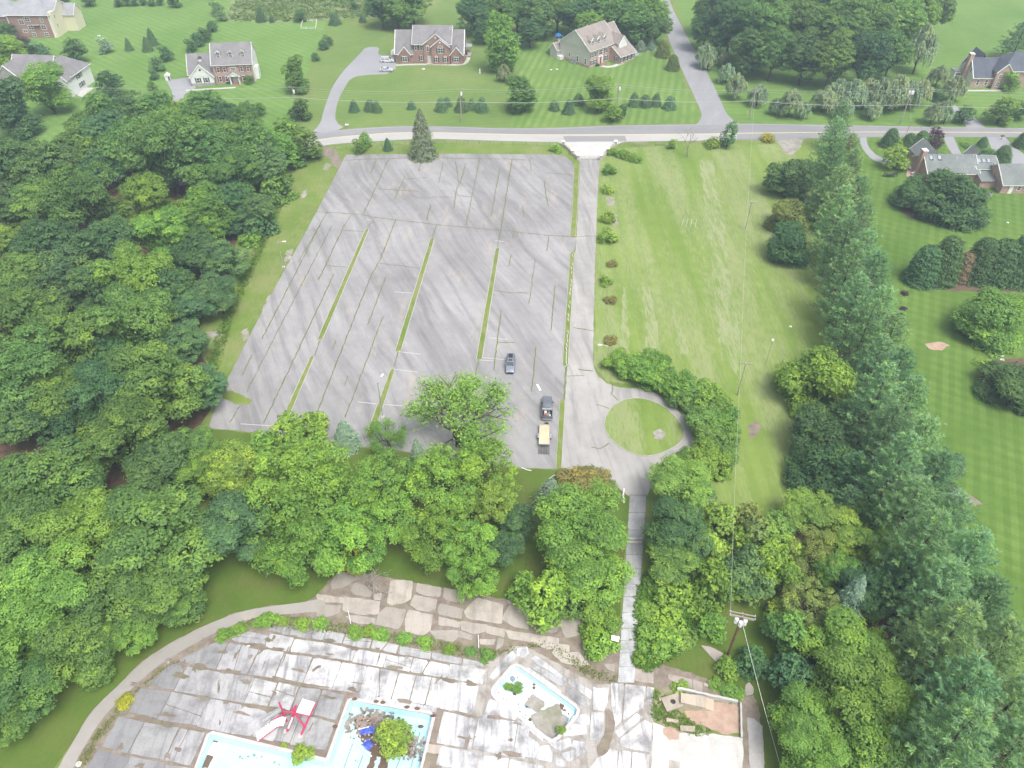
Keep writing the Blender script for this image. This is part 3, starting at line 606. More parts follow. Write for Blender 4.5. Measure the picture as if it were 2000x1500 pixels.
# ruined foundation to the right
ruin = sheet('foundation_floor', rough(SP(ZR([(940, 962), (1160, 1045), (1300, 1060), (1420, 1055), (1600, 1080), (1670, 1092), (1672, 1400), (925, 1400)])), .08, .5, 10), .060, m_concrete('foundation_concrete', (.54, .525, .505), (.36, .34, .32), .55, .3, False))
sheet('foundation_soil', rough(SP(ZR([(950, 690), (1130, 700), (1640, 810), (1660, 1095), (1400, 1060), (1180, 1050), (945, 965)])), .1, .5, 11), .030, m_dirt('weedy_soil', (.20, .19, .10), (.30, .27, .19), .8, (.12, .19, .035)))
sheet('foundation_clay', rough(SP(ZR([(1190, 870), (1300, 870), (1420, 800), (1600, 810), (1640, 850), (1645, 1050), (1500, 1060), (1380, 1000), (1230, 960)])), .15, .5, 12), .046, D_RED)
sheet('foundation_clay', rough(SP(ZR([(1020, 1010), (1100, 1000), (1160, 1050), (1150, 1100), (1070, 1110), (1020, 1060)])), .12, .4, 13), .072, D_RED)
for i, l in enumerate([[(788, 522), (945, 547), (945, 650), (788, 625)], [(1060, 572), (1258, 612), (1258, 690), (1060, 612)], [(1264, 614), (1340, 640), (1340, 720), (1264, 695)], [(1345, 640), (1420, 650), (1400, 675), (1350, 670)], [(1326, 337), (1400, 347), (1515, 402), (1450, 475)], [(1688, 662), (1720, 635), (1762, 685), (1755, 735), (1692, 748)]]):
    o = slab(deck, SP(ZR(l)), CONC_TAN, (.92, .88, .88), .01, .09, 760 + i, .05, .15)
sheet('side_path', rough(SP(ZR([(1704, 922), (1760, 930), (1830, 995), (1838, 1150), (1850, 1400), (1730, 1400), (1716, 1150)])), .06, .5, 14), .050, m_concrete('grey_path_concrete', (.40, .385, .37), (.27, .26, .25), .5, .5, False))
sheet('rubble_soil', rough(SP(ZR([(1700, 745), (1760, 740), (1800, 860), (1815, 985), (1760, 930), (1704, 915)])), .15, .4, 15), .036, D_DECK)
sheet('silt_drift', rough(SP(Z6([(1510, 820), (1560, 810), (1600, 860), (1630, 980), (1600, 1150), (1540, 1320), (1440, 1370), (1420, 1250), (1500, 1120), (1520, 950)])), .12, .4, 16), .140, D_DECK)

# drifts of silt and moss lying on the panels
rg = random.Random(88); SILT = [D_DECK, D_DECK, m_dirt('moss', (.16, .135, .105), (.23, .19, .15), .35, (.14, .15, .07))]
n_ = 0
while n_ < 95:
    x, y = rg.uniform(-29, 27), rg.uniform(-13, 9); p = PL(x, y)
    if not inside(p, OUT) and x < 12: continue
    if any(inside(PL(x + a, y + b), Q) for Q in (POOL_BIG, POOL_SMALL) for a in (-1.6, 0, 1.6) for b in (-1.2, 0, 1.2)): continue
    if rg.random() < .55:      # along a joint
        y = rg.choice([5.0, 7.3, .75, -3.1, -7.2]) + rg.uniform(-.25, .25); L_, W_ = rg.uniform(.8, 3.2), rg.uniform(.18, .5); a_ = 0
    else: L_, W_ = rg.uniform(.3, 1.6), rg.uniform(.12, .42); a_ = rg.choice((0, 0, R(90), rg.uniform(0, 3)))
    if any(inside(PL(x + a, y + b), Q) for Q in (POOL_BIG, POOL_SMALL) for a in (-L_, 0, L_) for b in (-.7, 0, .7)): continue
    pts = []
    for t in np.linspace(0, 2 * math.pi, 13)[:-1]:
        k_ = rg.uniform(.3, 1.25); dx, dy = math.cos(t) * L_ * k_, math.sin(t) * W_ * k_; pts.append(PL(x + dx * math.cos(a_) - dy * math.sin(a_), y + dx * math.sin(a_) + dy * math.cos(a_)))
    sheet('silt_patch', rough(smooth_poly(pts, 1), .05, .25, n_), .165 + .0005 * n_, rg.choice(SILT), deck); n_ += 1
# ================================================================ HOUSES
ORD_ = ['first', 'second', 'third', 'fourth', 'fifth', 'sixth']
BR_RED = m_brick('red_brick', (.31, .135, .105), (.24, .105, .085), (.42, .37, .34))
BR_PINK = m_brick('pink_brick', (.42, .255, .205), (.36, .21, .17), (.48, .41, .37))
BR_MIX = m_brick('mixed_brick', (.33, .19, .155), (.40, .30, .25), (.42, .37, .34))
STONE = m_brick('grey_stone', (.27, .25, .25), (.35, .325, .31), (.40, .38, .36), .45)
SID_W = m_siding('white_siding', (.72, .72, .71)); SID_B = m_siding('beige_siding', (.52, .50, .47)); SID_C = m_siding('cream_siding', (.66, .62, .47))
SH_GREY = m_shingle('grey_shingle', (.215, .205, .21)); SH_TAN = m_shingle('tan_shingle', (.27, .235, .215)); SH_DARK = m_shingle('slate_shingle', (.105, .115, .14)); SH_GREEN = m_shingle('grey_green_shingle', (.185, .20, .195)); SH_PALE = m_shingle('pale_grey_shingle', (.30, .30, .32))
SHUT_B = m_plain('black_shutter', (.03, .035, .04), .6); SHUT_R = m_plain('maroon_shutter', (.23, .05, .06), .6); DOORR = m_plain('red_brown_door', (.26, .09, .06), .5); DOORW = m_plain('pale_door', (.55, .52, .47), .5)

class House:
    def __init__(s, name, a, rz, label):
        s.root = empty(name, (*S(*a), 0), rz); tag(s.root, label, 'house'); s.main = None
    def wall(s, x0, x1, y0, y1, z1, mat, z0=-.1, name='wall'):
        return MB().box(x0, x1, y0, y1, z0, z1).build(name, mat, s.root)
    def gable(s, x0, x1, y0, y1, ze, zr, axis, rmat, gmat, over=.45, th=.22, ends=(1, 1), trim=True, fr=1.0):
        """ridge along axis; gable triangles close the open ends"""
        r = MB()
        if axis == 'x':
            ym = (y0 + y1) / 2; a0 = x0 - over * .6 * ends[0]; a1 = x1 + over * .6 * ends[1]; sl = (zr - ze) / (ym - y0)
            for (yo, s_) in ((y0 - over, -1), (y1 + over, 1)):
                zo = ze - sl * over
                r.hexa([(a0, yo, zo), (a1, yo, zo), (a1, ym, zr), (a0, ym, zr), (a0, yo, zo + th), (a1, yo, zo + th), (a1, ym, zr + th), (a0, ym, zr + th)])
            for e, x in ((ends[0], x0 + .002), (ends[1], x1 - .002)):
                if e: MB().hexa([(x - .1, y0, ze), (x + .1, y0, ze), (x + .1, y1, ze), (x - .1, y1, ze), (x - .1, ym - .03, zr - .02), (x + .1, ym - .03, zr - .02), (x + .1, ym + .03, zr - .02), (x - .1, ym + .03, zr - .02)]).build('gable_wall', gmat, s.root)
            if trim:
                for e, x in ((ends[0], a0), (ends[1], a1)):
                    if e:
                        t = MB()
                        for yo in (y0 - over, y1 + over):
                            t.tube((x, yo, ze - sl * over + .05), (x, ym, zr + .05), .17, .17, 4)
                        t.build('fascia', WHITE, s.root)
                MB().box(a0, a1, y0 - over - .05, y0 - over + .1, ze - sl * over - .12, ze - sl * over + .1).build('gutter', WHITE, s.root)
        else:
            xm = (x0 + x1) / 2; b0 = y0 - over * .6 * ends[0]; b1 = y1 + over * .6 * ends[1]; sl = (zr - ze) / (xm - x0)
            for xo in (x0 - over, x1 + over):
                zo = ze - sl * over
                r.hexa([(xo, b0, zo), (xo, b1, zo), (xm, b1, zr), (xm, b0, zr), (xo, b0, zo + th), (xo, b1, zo + th), (xm, b1, zr + th), (xm, b0, zr + th)])
            for e, y in ((ends[0], y0 + .002), (ends[1], y1 - .002)):
                if e: MB().hexa([(x0, y - .1, ze), (x1, y - .1, ze), (x1, y + .1, ze), (x0, y + .1, ze), (xm - .03, y - .1, zr - .02), (xm + .03, y - .1, zr - .02), (xm + .03, y + .1, zr - .02), (xm - .03, y + .1, zr - .02)]).build('gable_wall', gmat, s.root)
            if trim:
                for e, y in ((ends[0], b0), (ends[1], b1)):
                    if e:
                        t = MB()
                        for xo in (x0 - over, x1 + over): t.tube((xo, y, ze - sl * over + .05), (xm, y, zr + .05), .17, .17, 4)
                        t.build('fascia', WHITE, s.root)
        return r.build('roof', rmat, s.root)
    def hip(s, x0, x1, y0, y1, ze, zr, rmat, over=.5, inset=None):
        ym = (y0 + y1) / 2; k = (y1 - y0) / 2 if inset is None else inset
        x0 -= over; x1 += over; y0 -= over; y1 += over; ze -= .25
        m = MB(); A, B, Cc, D = (x0, y0, ze), (x1, y0, ze), (x1, y1, ze), (x0, y1, ze); E_, F_ = (x0 + k, ym, zr), (x1 - k, ym, zr)
        m.poly([A, B, F_, E_]); m.poly([B, Cc, F_]); m.poly([Cc, D, E_, F_]); m.poly([D, A, E_]); m.poly([D, Cc, B, A])
        o = m.build('roof', rmat, s.root)
        t = MB(); t.box(x0 - .04, x1 + .04, y0 - .04, y0 + .08, ze - .14, ze + .06); t.box(x1 - .08, x1 + .04, y0, y1, ze - .14, ze + .06); t.build('gutter', WHITE, s.root)
        return o
    def win(s, x, z, w, h, face='f', pl=0.0, shut=None, panes=2, arch=False, frame=WHITE):
        """window on the plane y=pl (front/back) or x=pl (left/right)"""
        def bx(a0, a1, d0, d1, z0, z1):
            m = MB()
            if face == 'f': return m.box(a0, a1, pl - d1, pl - d0, z0, z1)
            if face == 'b': return m.box(a0, a1, pl + d0, pl + d1, z0, z1)
            if face == 'l': return m.box(pl - d1, pl - d0, a0, a1, z0, z1)
            return m.box(pl + d0, pl + d1, a0, a1, z0, z1)
        f = MB()
        for q in (bx(x - w / 2, x - w / 2 + .12, -.04, .07, z, z + h), bx(x + w / 2 - .12, x + w / 2, -.04, .07, z, z + h), bx(x - w / 2, x + w / 2, -.04, .09, z - .1, z + .04), bx(x - w / 2, x + w / 2, -.04, .08, z + h - .1, z + h + .05), bx(x - w / 2, x + w / 2, -.04, .055, z + h / 2 - .05, z + h / 2 + .05)):
            n = len(f.v); f.v += q.v; f.f += [tuple(i + n for i in ff) for ff in q.f]
        for k in range(1, panes):
            xx = x - w / 2 + w * k / panes; q = bx(xx - .05, xx + .05, -.04, .056, z, z + h); n = len(f.v); f.v += q.v; f.f += [tuple(i + n for i in ff) for ff in q.f]
        if arch:
            n = 8; q = MB(); pts = [(x + w * .5 * math.cos(math.pi * i / n), z + h + .04 + w * .42 * math.sin(math.pi * i / n)) for i in range(n + 1)]
            for i in range(n):
                a, b = pts[i], pts[i + 1]
                if face == 'f': f.tube((a[0], pl - .05, a[1]), (b[0], pl - .05, b[1]), .09, .09, 4)
        o = f.build('window', frame, s.root)
        bx(x - w / 2 + .06, x + w / 2 - .06, -.05, .03, z, z + h).build('pane', GLASS, o)
        if shut:
            for sx in (-1, 1): bx(x + sx * (w / 2 + .22) - .2, x + sx * (w / 2 + .22) + .2, -.03, .05, z - .05, z + h).build('shutter', shut, o)
        return o
    def box(s, name, mat, *b, parent=None): return MB().box(*b).build(name, mat, parent or s.root)
    def dormer(s, x, y, z, w, h, depth, rmat, wmat):
        """small gabled roof window, front plane at y"""
        d = MB().box(x - w / 2, x + w / 2, y, y + depth, z, z + h).build('dormer', wmat, s.root)
        zr = z + h + w * .55
        m = MB().hexa([(x - w / 2, y + .01, z + h), (x + w / 2, y + .01, z + h), (x + w / 2, y + depth, z + h), (x - w / 2, y + depth, z + h), (x - .02, y + .01, zr - .08), (x + .02, y + .01, zr - .08), (x + .02, y + depth, zr - .08), (x - .02, y + depth, zr - .08)]); m.build('dormer_gable', wmat, d)
        r = MB()
        for sx in (-1, 1):
            xo = x + sx * (w / 2 + .22); zo = z + h - .12
            r.hexa([(xo, y - .25, zo), (xo, y + depth, zo), (x, y + depth, zr), (x, y - .25, zr), (xo, y - .25, zo + .12), (xo, y + depth, zo + .12), (x, y + depth, zr + .12), (x, y - .25, zr + .12)])
        r.build('dormer_roof', rmat, d)
        f = MB().box(x - w * .32, x + w * .32, y - .06, y + .02, z + .15, z + h - .05).build('dormer_window', GLASS, d)
        MB().box(x - w * .32, x + w * .32, y - .075, y - .02, z + h * .5 - .05, z + h * .5 + .05).box(x - .05, x + .05, y - .08, y - .02, z + .15, z + h - .05).build('muntin', WHITE, d)
        t = MB()
        for sx in (-1, 1): t.tube((x + sx * (w / 2 + .22), y - .25, z + h - .06), (x, y - .25, zr + .06), .12, .12, 4)
        t.build('fascia', WHITE, d)
        return d
    def chimney(s, x, y, w, d, z0, z1, mat, cap=WHITE):
        c = MB().box(x - w / 2, x + w / 2, y - d / 2, y + d / 2, z0, z1).build('chimney', mat, s.root)
        MB().box(x - w / 2 - .08, x + w / 2 + .08, y - d / 2 - .08, y + d / 2 + .08, z1, z1 + .18).build('chimney_cap', cap, c); return c
    def vent(s, x, y, z): MB().tube((x, y, z - .2), (x, y, z + .55), .09, .09, 6).build('vent_pipe', WHITE, s.root)

# --- middle brick house with three front gables
h = House('brick_house', (774, 123), R(-1.5), 'red brick house with grey roof and white trimmed gables behind two parked cars')
h.wall(0, 6.5, 0, 12, 3.6, BR_RED); h.gable(0, 6.5, 0, 12, 3.6, 9.4, 'x', SH_GREY, BR_RED, ends=(1, 0))
h.wall(6.4, 20, .3, 12.4, 6.8, BR_RED); h.gable(6.4, 20, .3, 12.4, 6.8, 10.9, 'x', SH_GREY, BR_RED)
h.wall(19.9, 24.3, .1, 12, 3.6, BR_RED); h.gable(19.9, 24.3, .1, 12, 3.6, 9.6, 'x', SH_GREY, BR_RED, ends=(0, 1))
h.wall(1.4, 5.2, -.7, 2, 3.5, BR_RED); h.gable(1.4, 5.2, -.7, 3.4, 3.5, 5.9, 'y', SH_GREY, BR_RED, .4, ends=(1, 0))
h.wall(10.2, 19.2, -.2, 3, 6.7, BR_RED); h.gable(10.2, 19.2, -.2, 6, 6.7, 10.1, 'y', SH_GREY, BR_RED, .4, ends=(1, 0))
h.wall(13.1, 19.4, -1.1, 3, 6.2, BR_RED); h.gable(13.1, 19.4, -1.1, 5, 6.2, 8.6, 'y', SH_GREY, BR_RED, .4, ends=(1, 0))
h.wall(19.8, 23.9, -.8, 2, 3.5, BR_RED); h.gable(19.8, 23.9, -.8, 3.4, 3.5, 5.9, 'y', SH_GREY, BR_RED, .4, ends=(1, 0))
h.win(3.3, .9, 1.9, 1.6, 'f', -.7, SHUT_B, 2); h.win(21.8, .9, 1.9, 1.6, 'f', -.8, SHUT_B, 2)
h.win(16.3, 4.0, 1.9, 1.7, 'f', -1.1, SHUT_B, 2, True)
for x in (14.7, 17.9): h.win(x, .9, 1.0, 1.6, 'f', -1.1, SHUT_B, 1, True)
h.win(11.7, 4.3, 1.0, 1.5, 'f', -.2, None, 1, True)
for x in (7.4, 9.3): h.win(x, 4.5, 1.0, 1.5, 'f', .3, SHUT_B, 1)
h.win(9.2, .9, 1.0, 1.6, 'f', .3, SHUT_B, 1)
h.box('door', DOORW, 11.4, 12.9, -.28, -.18, .15, 2.7); h.box('door_step', BR_RED, 11.0, 13.3, -1.3, -.21, -.05, .25)
for x, z in ((14.7, 8.9), (16.25, 7.6)): MB().disc((x, -.32 if x < 15 else -1.22, z), (0, 1, 0), .3, .06, 12).build('gable_vent', WHITE, h.root)
for x in (19.4, 19.9): h.vent(x, 4.9, 10.2)
p = empty('covered_deck', (*S(906, 112), 0), R(-1.5)); tag(p, 'grey deck with canopy at the right end of the red brick house', 'deck')
MB().box(0, 2.6, 0, 6.5, .0, .5).build('platform', WOOD, p); MB().box(-.1, 2.7, 3.4, 6.6, 2.5, 2.62).build('canopy', SH_PALE, p)
for x in (.1, 2.5):
    for y in (3.6, 6.4): MB().box(x - .06, x + .06, y - .06, y + .06, .5, 2.5).build('post', WOOD, p)
MB().box(.5, 1.2, 1.0, 2.6, .5, 1.3).build('bench', DARKM, p)

# --- beige house with three dormers, turned to the corner
h = House('beige_house', (1150, 133), R(42.7), 'beige sided house with brick front, tan roof and three white dormers, turned to the corner')
h.wall(0, 14.5, 0, 14.5, 6.0, SID_B); h.gable(0, 14.5, 0, 14.5, 6.0, 11.2, 'x', SH_TAN, SID_B)
h.box('brick_front', BR_PINK, -.02, 14.52, -.08, .05, -.1, 5.7); h.box('brick_base', BR_PINK, -.06, 14.5, -.05, 14.56, -.1, .8)
h.wall(12.5, 20.5, 3.5, 12.5, 5.4, SID_B); h.gable(12.5, 20.5, 3.5, 12.5, 5.4, 9.6, 'x', SH_TAN, SID_B, ends=(0, 1))
h.wall(10.6, 18.6, -5.2, 4, 2.9, BR_PINK)
h.gable(10.6, 18.6, -5.2, 3.0, 2.9, 5.2, 'x', SH_TAN, BR_PINK, trim=True)
h.wall(12.4, 16.8, -2.6, 4, 6.1, SID_W); h.gable(12.4, 16.8, -2.6, 5, 6.1, 8.4, 'y', SH_TAN, SID_W, .35, ends=(1, 0))
for x in (2.6, 5.7, 8.8): h.dormer(x, 1.3, 6.6, 1.7, 1.8, 4.2, SH_TAN, SID_W)
for x in (1.3, 2.9, 8.6): h.win(x, 3.4, 1.05, 1.6, 'f', -.08, SHUT_B, 1); h.win(x, .7, 1.05, 1.7, 'f', -.08, SHUT_B, 1)
h.win(5.7, 3.4, 1.9, 1.7, 'f', -.08, None, 2)
h.box('door', DOORR, 5.2, 6.3, -.16, -.06, .15, 2.4); h.box('door_surround', WHITE, 4.7, 5.15, -.26, -.08, .1, 2.7); h.box('door_surround', WHITE, 6.35, 6.8, -.26, -.08, .1, 2.7); h.box('door_surround', WHITE, 4.6, 6.9, -.32, -.08, 2.72, 3.0); h.box('door_step', BR_RED, 4.4, 7.1, -1.8, -.1, -.05, .22)
for x in (11.6, 13.6, 15.6, 17.5): h.win(x, .7, 1.0, 1.5, 'f', -5.2, SHUT_B, 1)
h.win(-3.4, .8, 1.0, 1.5, 'l', 10.6, SHUT_B, 1)
h.win(14.6, 6.2, 1.8, 1.3, 'f', -2.6, None, 3)
for y, z, w, hh in ((9.6, 1.6, .9, 1.4), (7.6, 1.6, .6, .9), (5.6, .8, .9, 2.0), (1.8, .9, .9, 2.0)): h.win(y, z, w, hh, 'l', -.02, None, 1)
h.box('side_steps', WHITE, -1.8, -.06, 12.4, 14.2, 0, 1.2); h.wall(-1.6, 3.5, 14.5, 18.0, 3.2, SID_B); h.gable(-1.6, 3.5, 14.5, 18.0, 3.2, 5.0, 'x', SH_TAN, SID_B)
h.vent(7, 8.2, 11.0)
for i, (u, v) in enumerate(((1116.5, 123), (1122, 125))):
    o = tag(MB().box(-.5, .5, -.5, .5, 0, .95).build('air_conditioner', STEEL), 'grey air conditioner by the beige side wall, ' + ('left', 'right')[i] + ' one of two', 'air conditioner', 'air conditioners')
    o.location = (*S(u, v), 0); o.rotation_euler = (0, 0, R(42.7)); MB().disc((0, 0, .99), (0, 0, 1), .38, .07, 12).build('fan_grille', DARKM, o)

# --- white gabled house with three dormers and maroon shutters
h = House('gabled_house', (423, 164), R(7), 'mixed brick house with white garage gable, maroon shutters and three small dormers')
h.wall(0, 13, 0, 11, 6.6, SID_W); h.gable(0, 13, 0, 11, 6.6, 11.4, 'x', SH_GREY, SID_W)
h.box('brick_front', BR_MIX, -.02, 13.02, -.08, .05, -.1, 6.3)
h.wall(-8.6, .5, 1.2, 10.5, 3.4, SID_W); h.gable(-8.6, .5, 1.2, 10.5, 3.4, 8.2, 'x', SH_GREY, SID_W, ends=(1, 0))
h.wall(-7.6, -.2, -1.4, 3, 3.3, SID_W); h.gable(-7.6, -.2, -1.4, 5.0, 3.3, 7.1, 'y', SH_GREY, SID_W, .5, ends=(1, 0)); h.box('stone_base', STONE, -7.66, -.14, -1.47, 2.9, -.1, 1.0)
MB().box(-4.4, -3.4, 1.6, 2.6, 7.0, 8.0).build('cupola', WHITE, h.root); MB().poly([(-4.6, 1.4, 8.0), (-3.2, 1.4, 8.0), (-3.9, 2.1, 8.9)]).poly([(-3.2, 1.4, 8.0), (-3.2, 2.8, 8.0), (-3.9, 2.1, 8.9)]).poly([(-3.2, 2.8, 8.0), (-4.6, 2.8, 8.0), (-3.9, 2.1, 8.9)]).poly([(-4.6, 2.8, 8.0), (-4.6, 1.4, 8.0), (-3.9, 2.1, 8.9)]).build('cupola_roof', DARKM, h.root)
for x in (-5.3, -2.6): h.win(x, 1.2, 1.1, 1.6, 'f', -1.4, SHUT_B, 1)
MB().disc((-3.9, -1.52, 5.4), (0, 1, 0), .35, .08, 12).build('gable_vent', DARKM, h.root)
for x in (2.4, 6.4, 10.4): h.dormer(x, 1.6, 8.1, 1.3, 1.5, 3.6, SH_GREY, SID_W)
for x in (1.7, 3.8, 9.4, 11.5): h.win(x, 3.9, 1.05, 1.6, 'f', -.08, SHUT_R, 1); h.win(x, .8, 1.05, 1.7, 'f', -.08, SHUT_R, 1)
h.win(6.6, 4.2, 1.8, 1.1, 'f', -.08, None, 3)
pr = h.box('porch', WHITE, 5.0, 5.35, -1.6, -.1, 0, 2.8); h.box('porch', WHITE, 7.85, 8.2, -1.6, -.1, 0, 2.8); h.gable(4.8, 8.4, -1.7, .4, 2.8, 4.1, 'y', SH_TAN, WHITE, .3, ends=(1, 0)); h.box('door', DOORW, 5.8, 7.4, -.2, -.07, .1, 2.4); h.box('door_step', BR_RED, 5.2, 8.0, -2.0, -.1, -.05, .2)
h.wall(12.9, 14.2, 3, 6, 4.0, SID_W, name='bay')
o = tag(MB().box(-.8, .8, -.35, .35, 0, 1.1).build('barbecue', STEEL), 'grey barbecue by the right end of the white gabled house', 'barbecue'); o.location = (*S(503.5, 140), 0); MB().box(-.7, .7, -.3, .3, 1.1, 1.4).build('lid', DARKM, o)
sh = empty('garden_shed', (*S(329, 156), 0), R(10)); sh.scale = (.8, .8, .75); tag(sh, 'tiny white shed at the corner of the grey driveway', 'shed')
MB().box(-1, 1, -1, 1, 0, 2.2).build('wall', SID_W, sh); MB().hexa([(-1.2, -1.2, 2.2), (1.2, -1.2, 2.2), (1.2, 1.2, 2.2), (-1.2, 1.2, 2.2), (-.1, -1.2, 3.0), (.1, -1.2, 3.0), (.1, 1.2, 3.0), (-.1, 1.2, 3.0)]).build('roof', WHITE, sh); MB().box(.3, .9, -1.05, -.98, .1, 1.8).build('door', DARKM, sh)

# --- dark roofed brick house at the right edge
h = House('dark_roofed_house', (1894, 171), 0, 'orange brick house with slate roof and tall side chimney at the right edge')
h.wall(0, 9, 0, 10, 3.6, BR_PINK); h.gable(0, 9, 0, 10, 3.6, 8.0, 'x', SH_DARK, SID_W, ends=(1, 0)); h.box('side_wall', SID_W, -.06, .05, 0, 10, -.1, 3.6)
h.wall(6.6, 11.6, -1.2, 4, 5.6, BR_PINK); h.gable(6.6, 11.6, -1.2, 7, 5.6, 8.2, 'y', SH_DARK, BR_PINK, .4, ends=(1, 0))
h.wall(9, 24, .2, 11, 5.6, BR_PINK); h.hip(9, 24, .2, 11, 5.6, 9.8, SH_DARK)
h.wall(2.5, 7.5, 8, 14, 3.6, BR_PINK); h.gable(2.5, 7.5, 7, 14, 3.6, 8.4, 'y', SH_DARK, SID_W, .4, ends=(0, 1))
for x in (2.0, 4.8): h.win(x, .9, 1.0, 1.7, 'f', 0, None, 1)
for x in (8.0, 10.3): h.win(x, 3.6, 1.1, 1.3, 'f', -1.2, None, 2); h.win(x, .8, 1.1, 1.6, 'f', -1.2, None, 2)
for y in (3.6, 5.6): h.win(y, 4.2, .8, 1.5, 'l', -.06, SHUT_B, 1)
h.chimney(-.7, 5.0, 1.3, 1.6, -.1, 9.4, BR_PINK); h.wall(-3.2, -.9, 6.5, 9.5, 3.0, SID_W, name='sun_room'); MB().box(-3.4, -.8, 6.3, 9.7, 3.0, 3.15).build('sun_room_roof', SH_PALE, h.root)
h.win(-2.0, .9, 1.6, 1.6, 'f', 6.5, None, 2)

# --- pink brick ranch house nearest the pines, seen from its garden side
h = House('ranch_house', (1806, 356), 0, 'long pink brick house with grey green roof and skylights behind the round dark tree')
h.wall(0, 13.6, 0, 10, 2.8, BR_PINK); r1 = h.gable(0, 13.6, 0, 10, 2.8, 5.6, 'x', SH_GREEN, BR_PINK)
h.wall(13.4, 19.2, 1.2, 9, 3.6, BR_PINK); r2 = h.gable(13.4, 19.2, 1.2, 9, 3.6, 5.2, 'x', SH_GREEN, BR_PINK)
h.wall(13.2, 18.8, -3.2, 1.3, 2.0, BR_PINK); MB().hexa([(13.0, -3.5, 1.9), (18.9, -3.5, 1.9), (18.9, 1.15, 2.9), (13.0, 1.15, 2.9), (13.0, -3.5, 2.1), (18.9, -3.5, 2.1), (18.9, 1.15, 3.1), (13.0, 1.15, 3.1)]).build('lean_to_roof', SH_GREEN, h.root)
h.wall(17.4, 34, -6.3, 4.0, 2.8, BR_PINK); h.gable(17.4, 34, -6.3, 4.0, 2.8, 5.8, 'x', SH_GREEN, BR_PINK)
h.wall(1.2, 6.5, 8, 15, 2.8, BR_PINK); h.gable(1.2, 6.5, 6, 15, 2.8, 5.6, 'y', SH_GREEN, BR_PINK, ends=(0, 1))
h.gable(14.6, 17.0, 6.5, 11, 3.6, 5.4, 'y', SH_GREEN, BR_PINK, .3, ends=(0, 1))
def skyl(x, y, z, s):   # skylight lying in the front slope
    o = MB().hexa([(x, y, z), (x + 1, y, z), (x + 1, y + 1.3, z + 1.3 * s), (x, y + 1.3, z + 1.3 * s), (x, y, z + .14), (x + 1, y, z + .14), (x + 1, y + 1.3, z + 1.3 * s + .14), (x, y + 1.3, z + 1.3 * s + .14)]).build('skylight', DARKM, h.root)
    MB().hexa([(x + .12, y + .12, z + .12), (x + .88, y + .12, z + .12), (x + .88, y + 1.18, z + 1.25 * s + .1), (x + .12, y + 1.18, z + 1.25 * s + .1), (x + .12, y + .12, z + .19), (x + .88, y + .12, z + .19), (x + .88, y + 1.18, z + 1.25 * s + .19), (x + .12, y + 1.18, z + 1.25 * s + .19)]).build('pane', m_plain('skylight_glass', (.30, .34, .36), .2, .6), o)
for x in (.9, 3.2): skyl(x, 3.2, 4.75, .56)
for x in (13.9, 15.2, 16.5): skyl(x, 2.6, 4.3, .41)
for x, y in ((2.1, 3.6), (8.2, 3.4), (12.9, 4.3), (9.8, .9), (12.2, .9), (18.2, 1.9)): h.vent(x, y, 2.8 + y * .56 + .25)
h.chimney(-.4, 5, 1.2, 1.6, -.1, 6.9, BR_PINK)
for x in (15.2, 15.9, 16.6): h.win(x, 3.0, .4, .5, 'f', 1.2, None, 1, frame=DARKM)
h.win(3.6, .6, 1.6, 1.7, 'f', 0, None, 2, frame=DARKM); h.box('door', WHITE, 19.4, 20.4, -6.42, -6.3, 0, 2.2)
for x in (22.0, 24.0, 27): h.win(x, 1.0, 1.1, 1.2, 'f', -6.3, None, 1)
o = tag(MB().box(-.45, .45, -.45, .45, 0, .9).build('heat_pump', STEEL), 'pale heat pump in the nook of the pink brick house', 'heat pump'); o.location = (*S(1933, 383), 0); MB().disc((0, 0, .94), (0, 0, 1), .34, .06, 12).build('fan_grille', DARKM, o)
pt = sheet('brick_patio', SP([(1773, 318), (1785, 300), (1800, 300), (1804, 345), (1790, 350), (1770, 345)]), .05, m_brick('patio_brick', (.40, .25, .2), (.48, .36, .3), (.5, .45, .4)))
for i, (u, v) in enumerate(((1780, 303), (1787, 306), (1794, 318), (1776, 331), (1783, 340))):
    o = empty('patio_chair', (*S(u, v), .05), i * 1.3); tag(o, f'white patio chair on the brick patio, {ORD_[i]} from the chimney', 'chair', 'patio furniture')
    MB().box(-.35, .35, -.5, .5, .35, .42).build('seat', WHITE, o); MB().cbox((0, .55, .75), (.7, .07, .8), 0, -.3).build('backrest', WHITE, o)
    for sx in (-.3, .3):
        for sy in (-.45, .45): MB().box(sx - .03, sx + .03, sy - .03, sy + .03, 0, .35).build('leg', WHITE, o)

# --- tall brick house at the upper left corner
h = House('tall_brick_house', (29, 73), R(-1), 'three storey red brick house with pale roof and cream side at the upper left corner')
h.wall(0, 16, 0, 13, 8.4, BR_RED); h.hip(-.3, 16.2, 0, 13, 8.4, 13.2, SH_PALE)
h.wall(-14, 0, 2, 13, 7.4, BR_RED); h.hip(-14, 3, 2, 13, 7.4, 11.5, SH_PALE)
h.box('side_wall', SID_C, 15.9, 17.2, .15, 11, -.1, 9.0); h.gable(12, 17.2, 3, 12, 9.0, 11.5, 'x', SH_PALE, SID_C, ends=(0, 1))
h.wall(16, 21.5, 8, 14.5, 6.4, SID_C); h.gable(16, 21.5, 8, 14.5, 6.4, 9.2, 'x', SH_PALE, SID_C, ends=(0, 1))
h.box('corner_board', WHITE, -.08, .2, -.08, .2, 0, 8.1); h.box('corner_board', WHITE, 15.75, 16.05, -.08, .2, 0, 8.1)
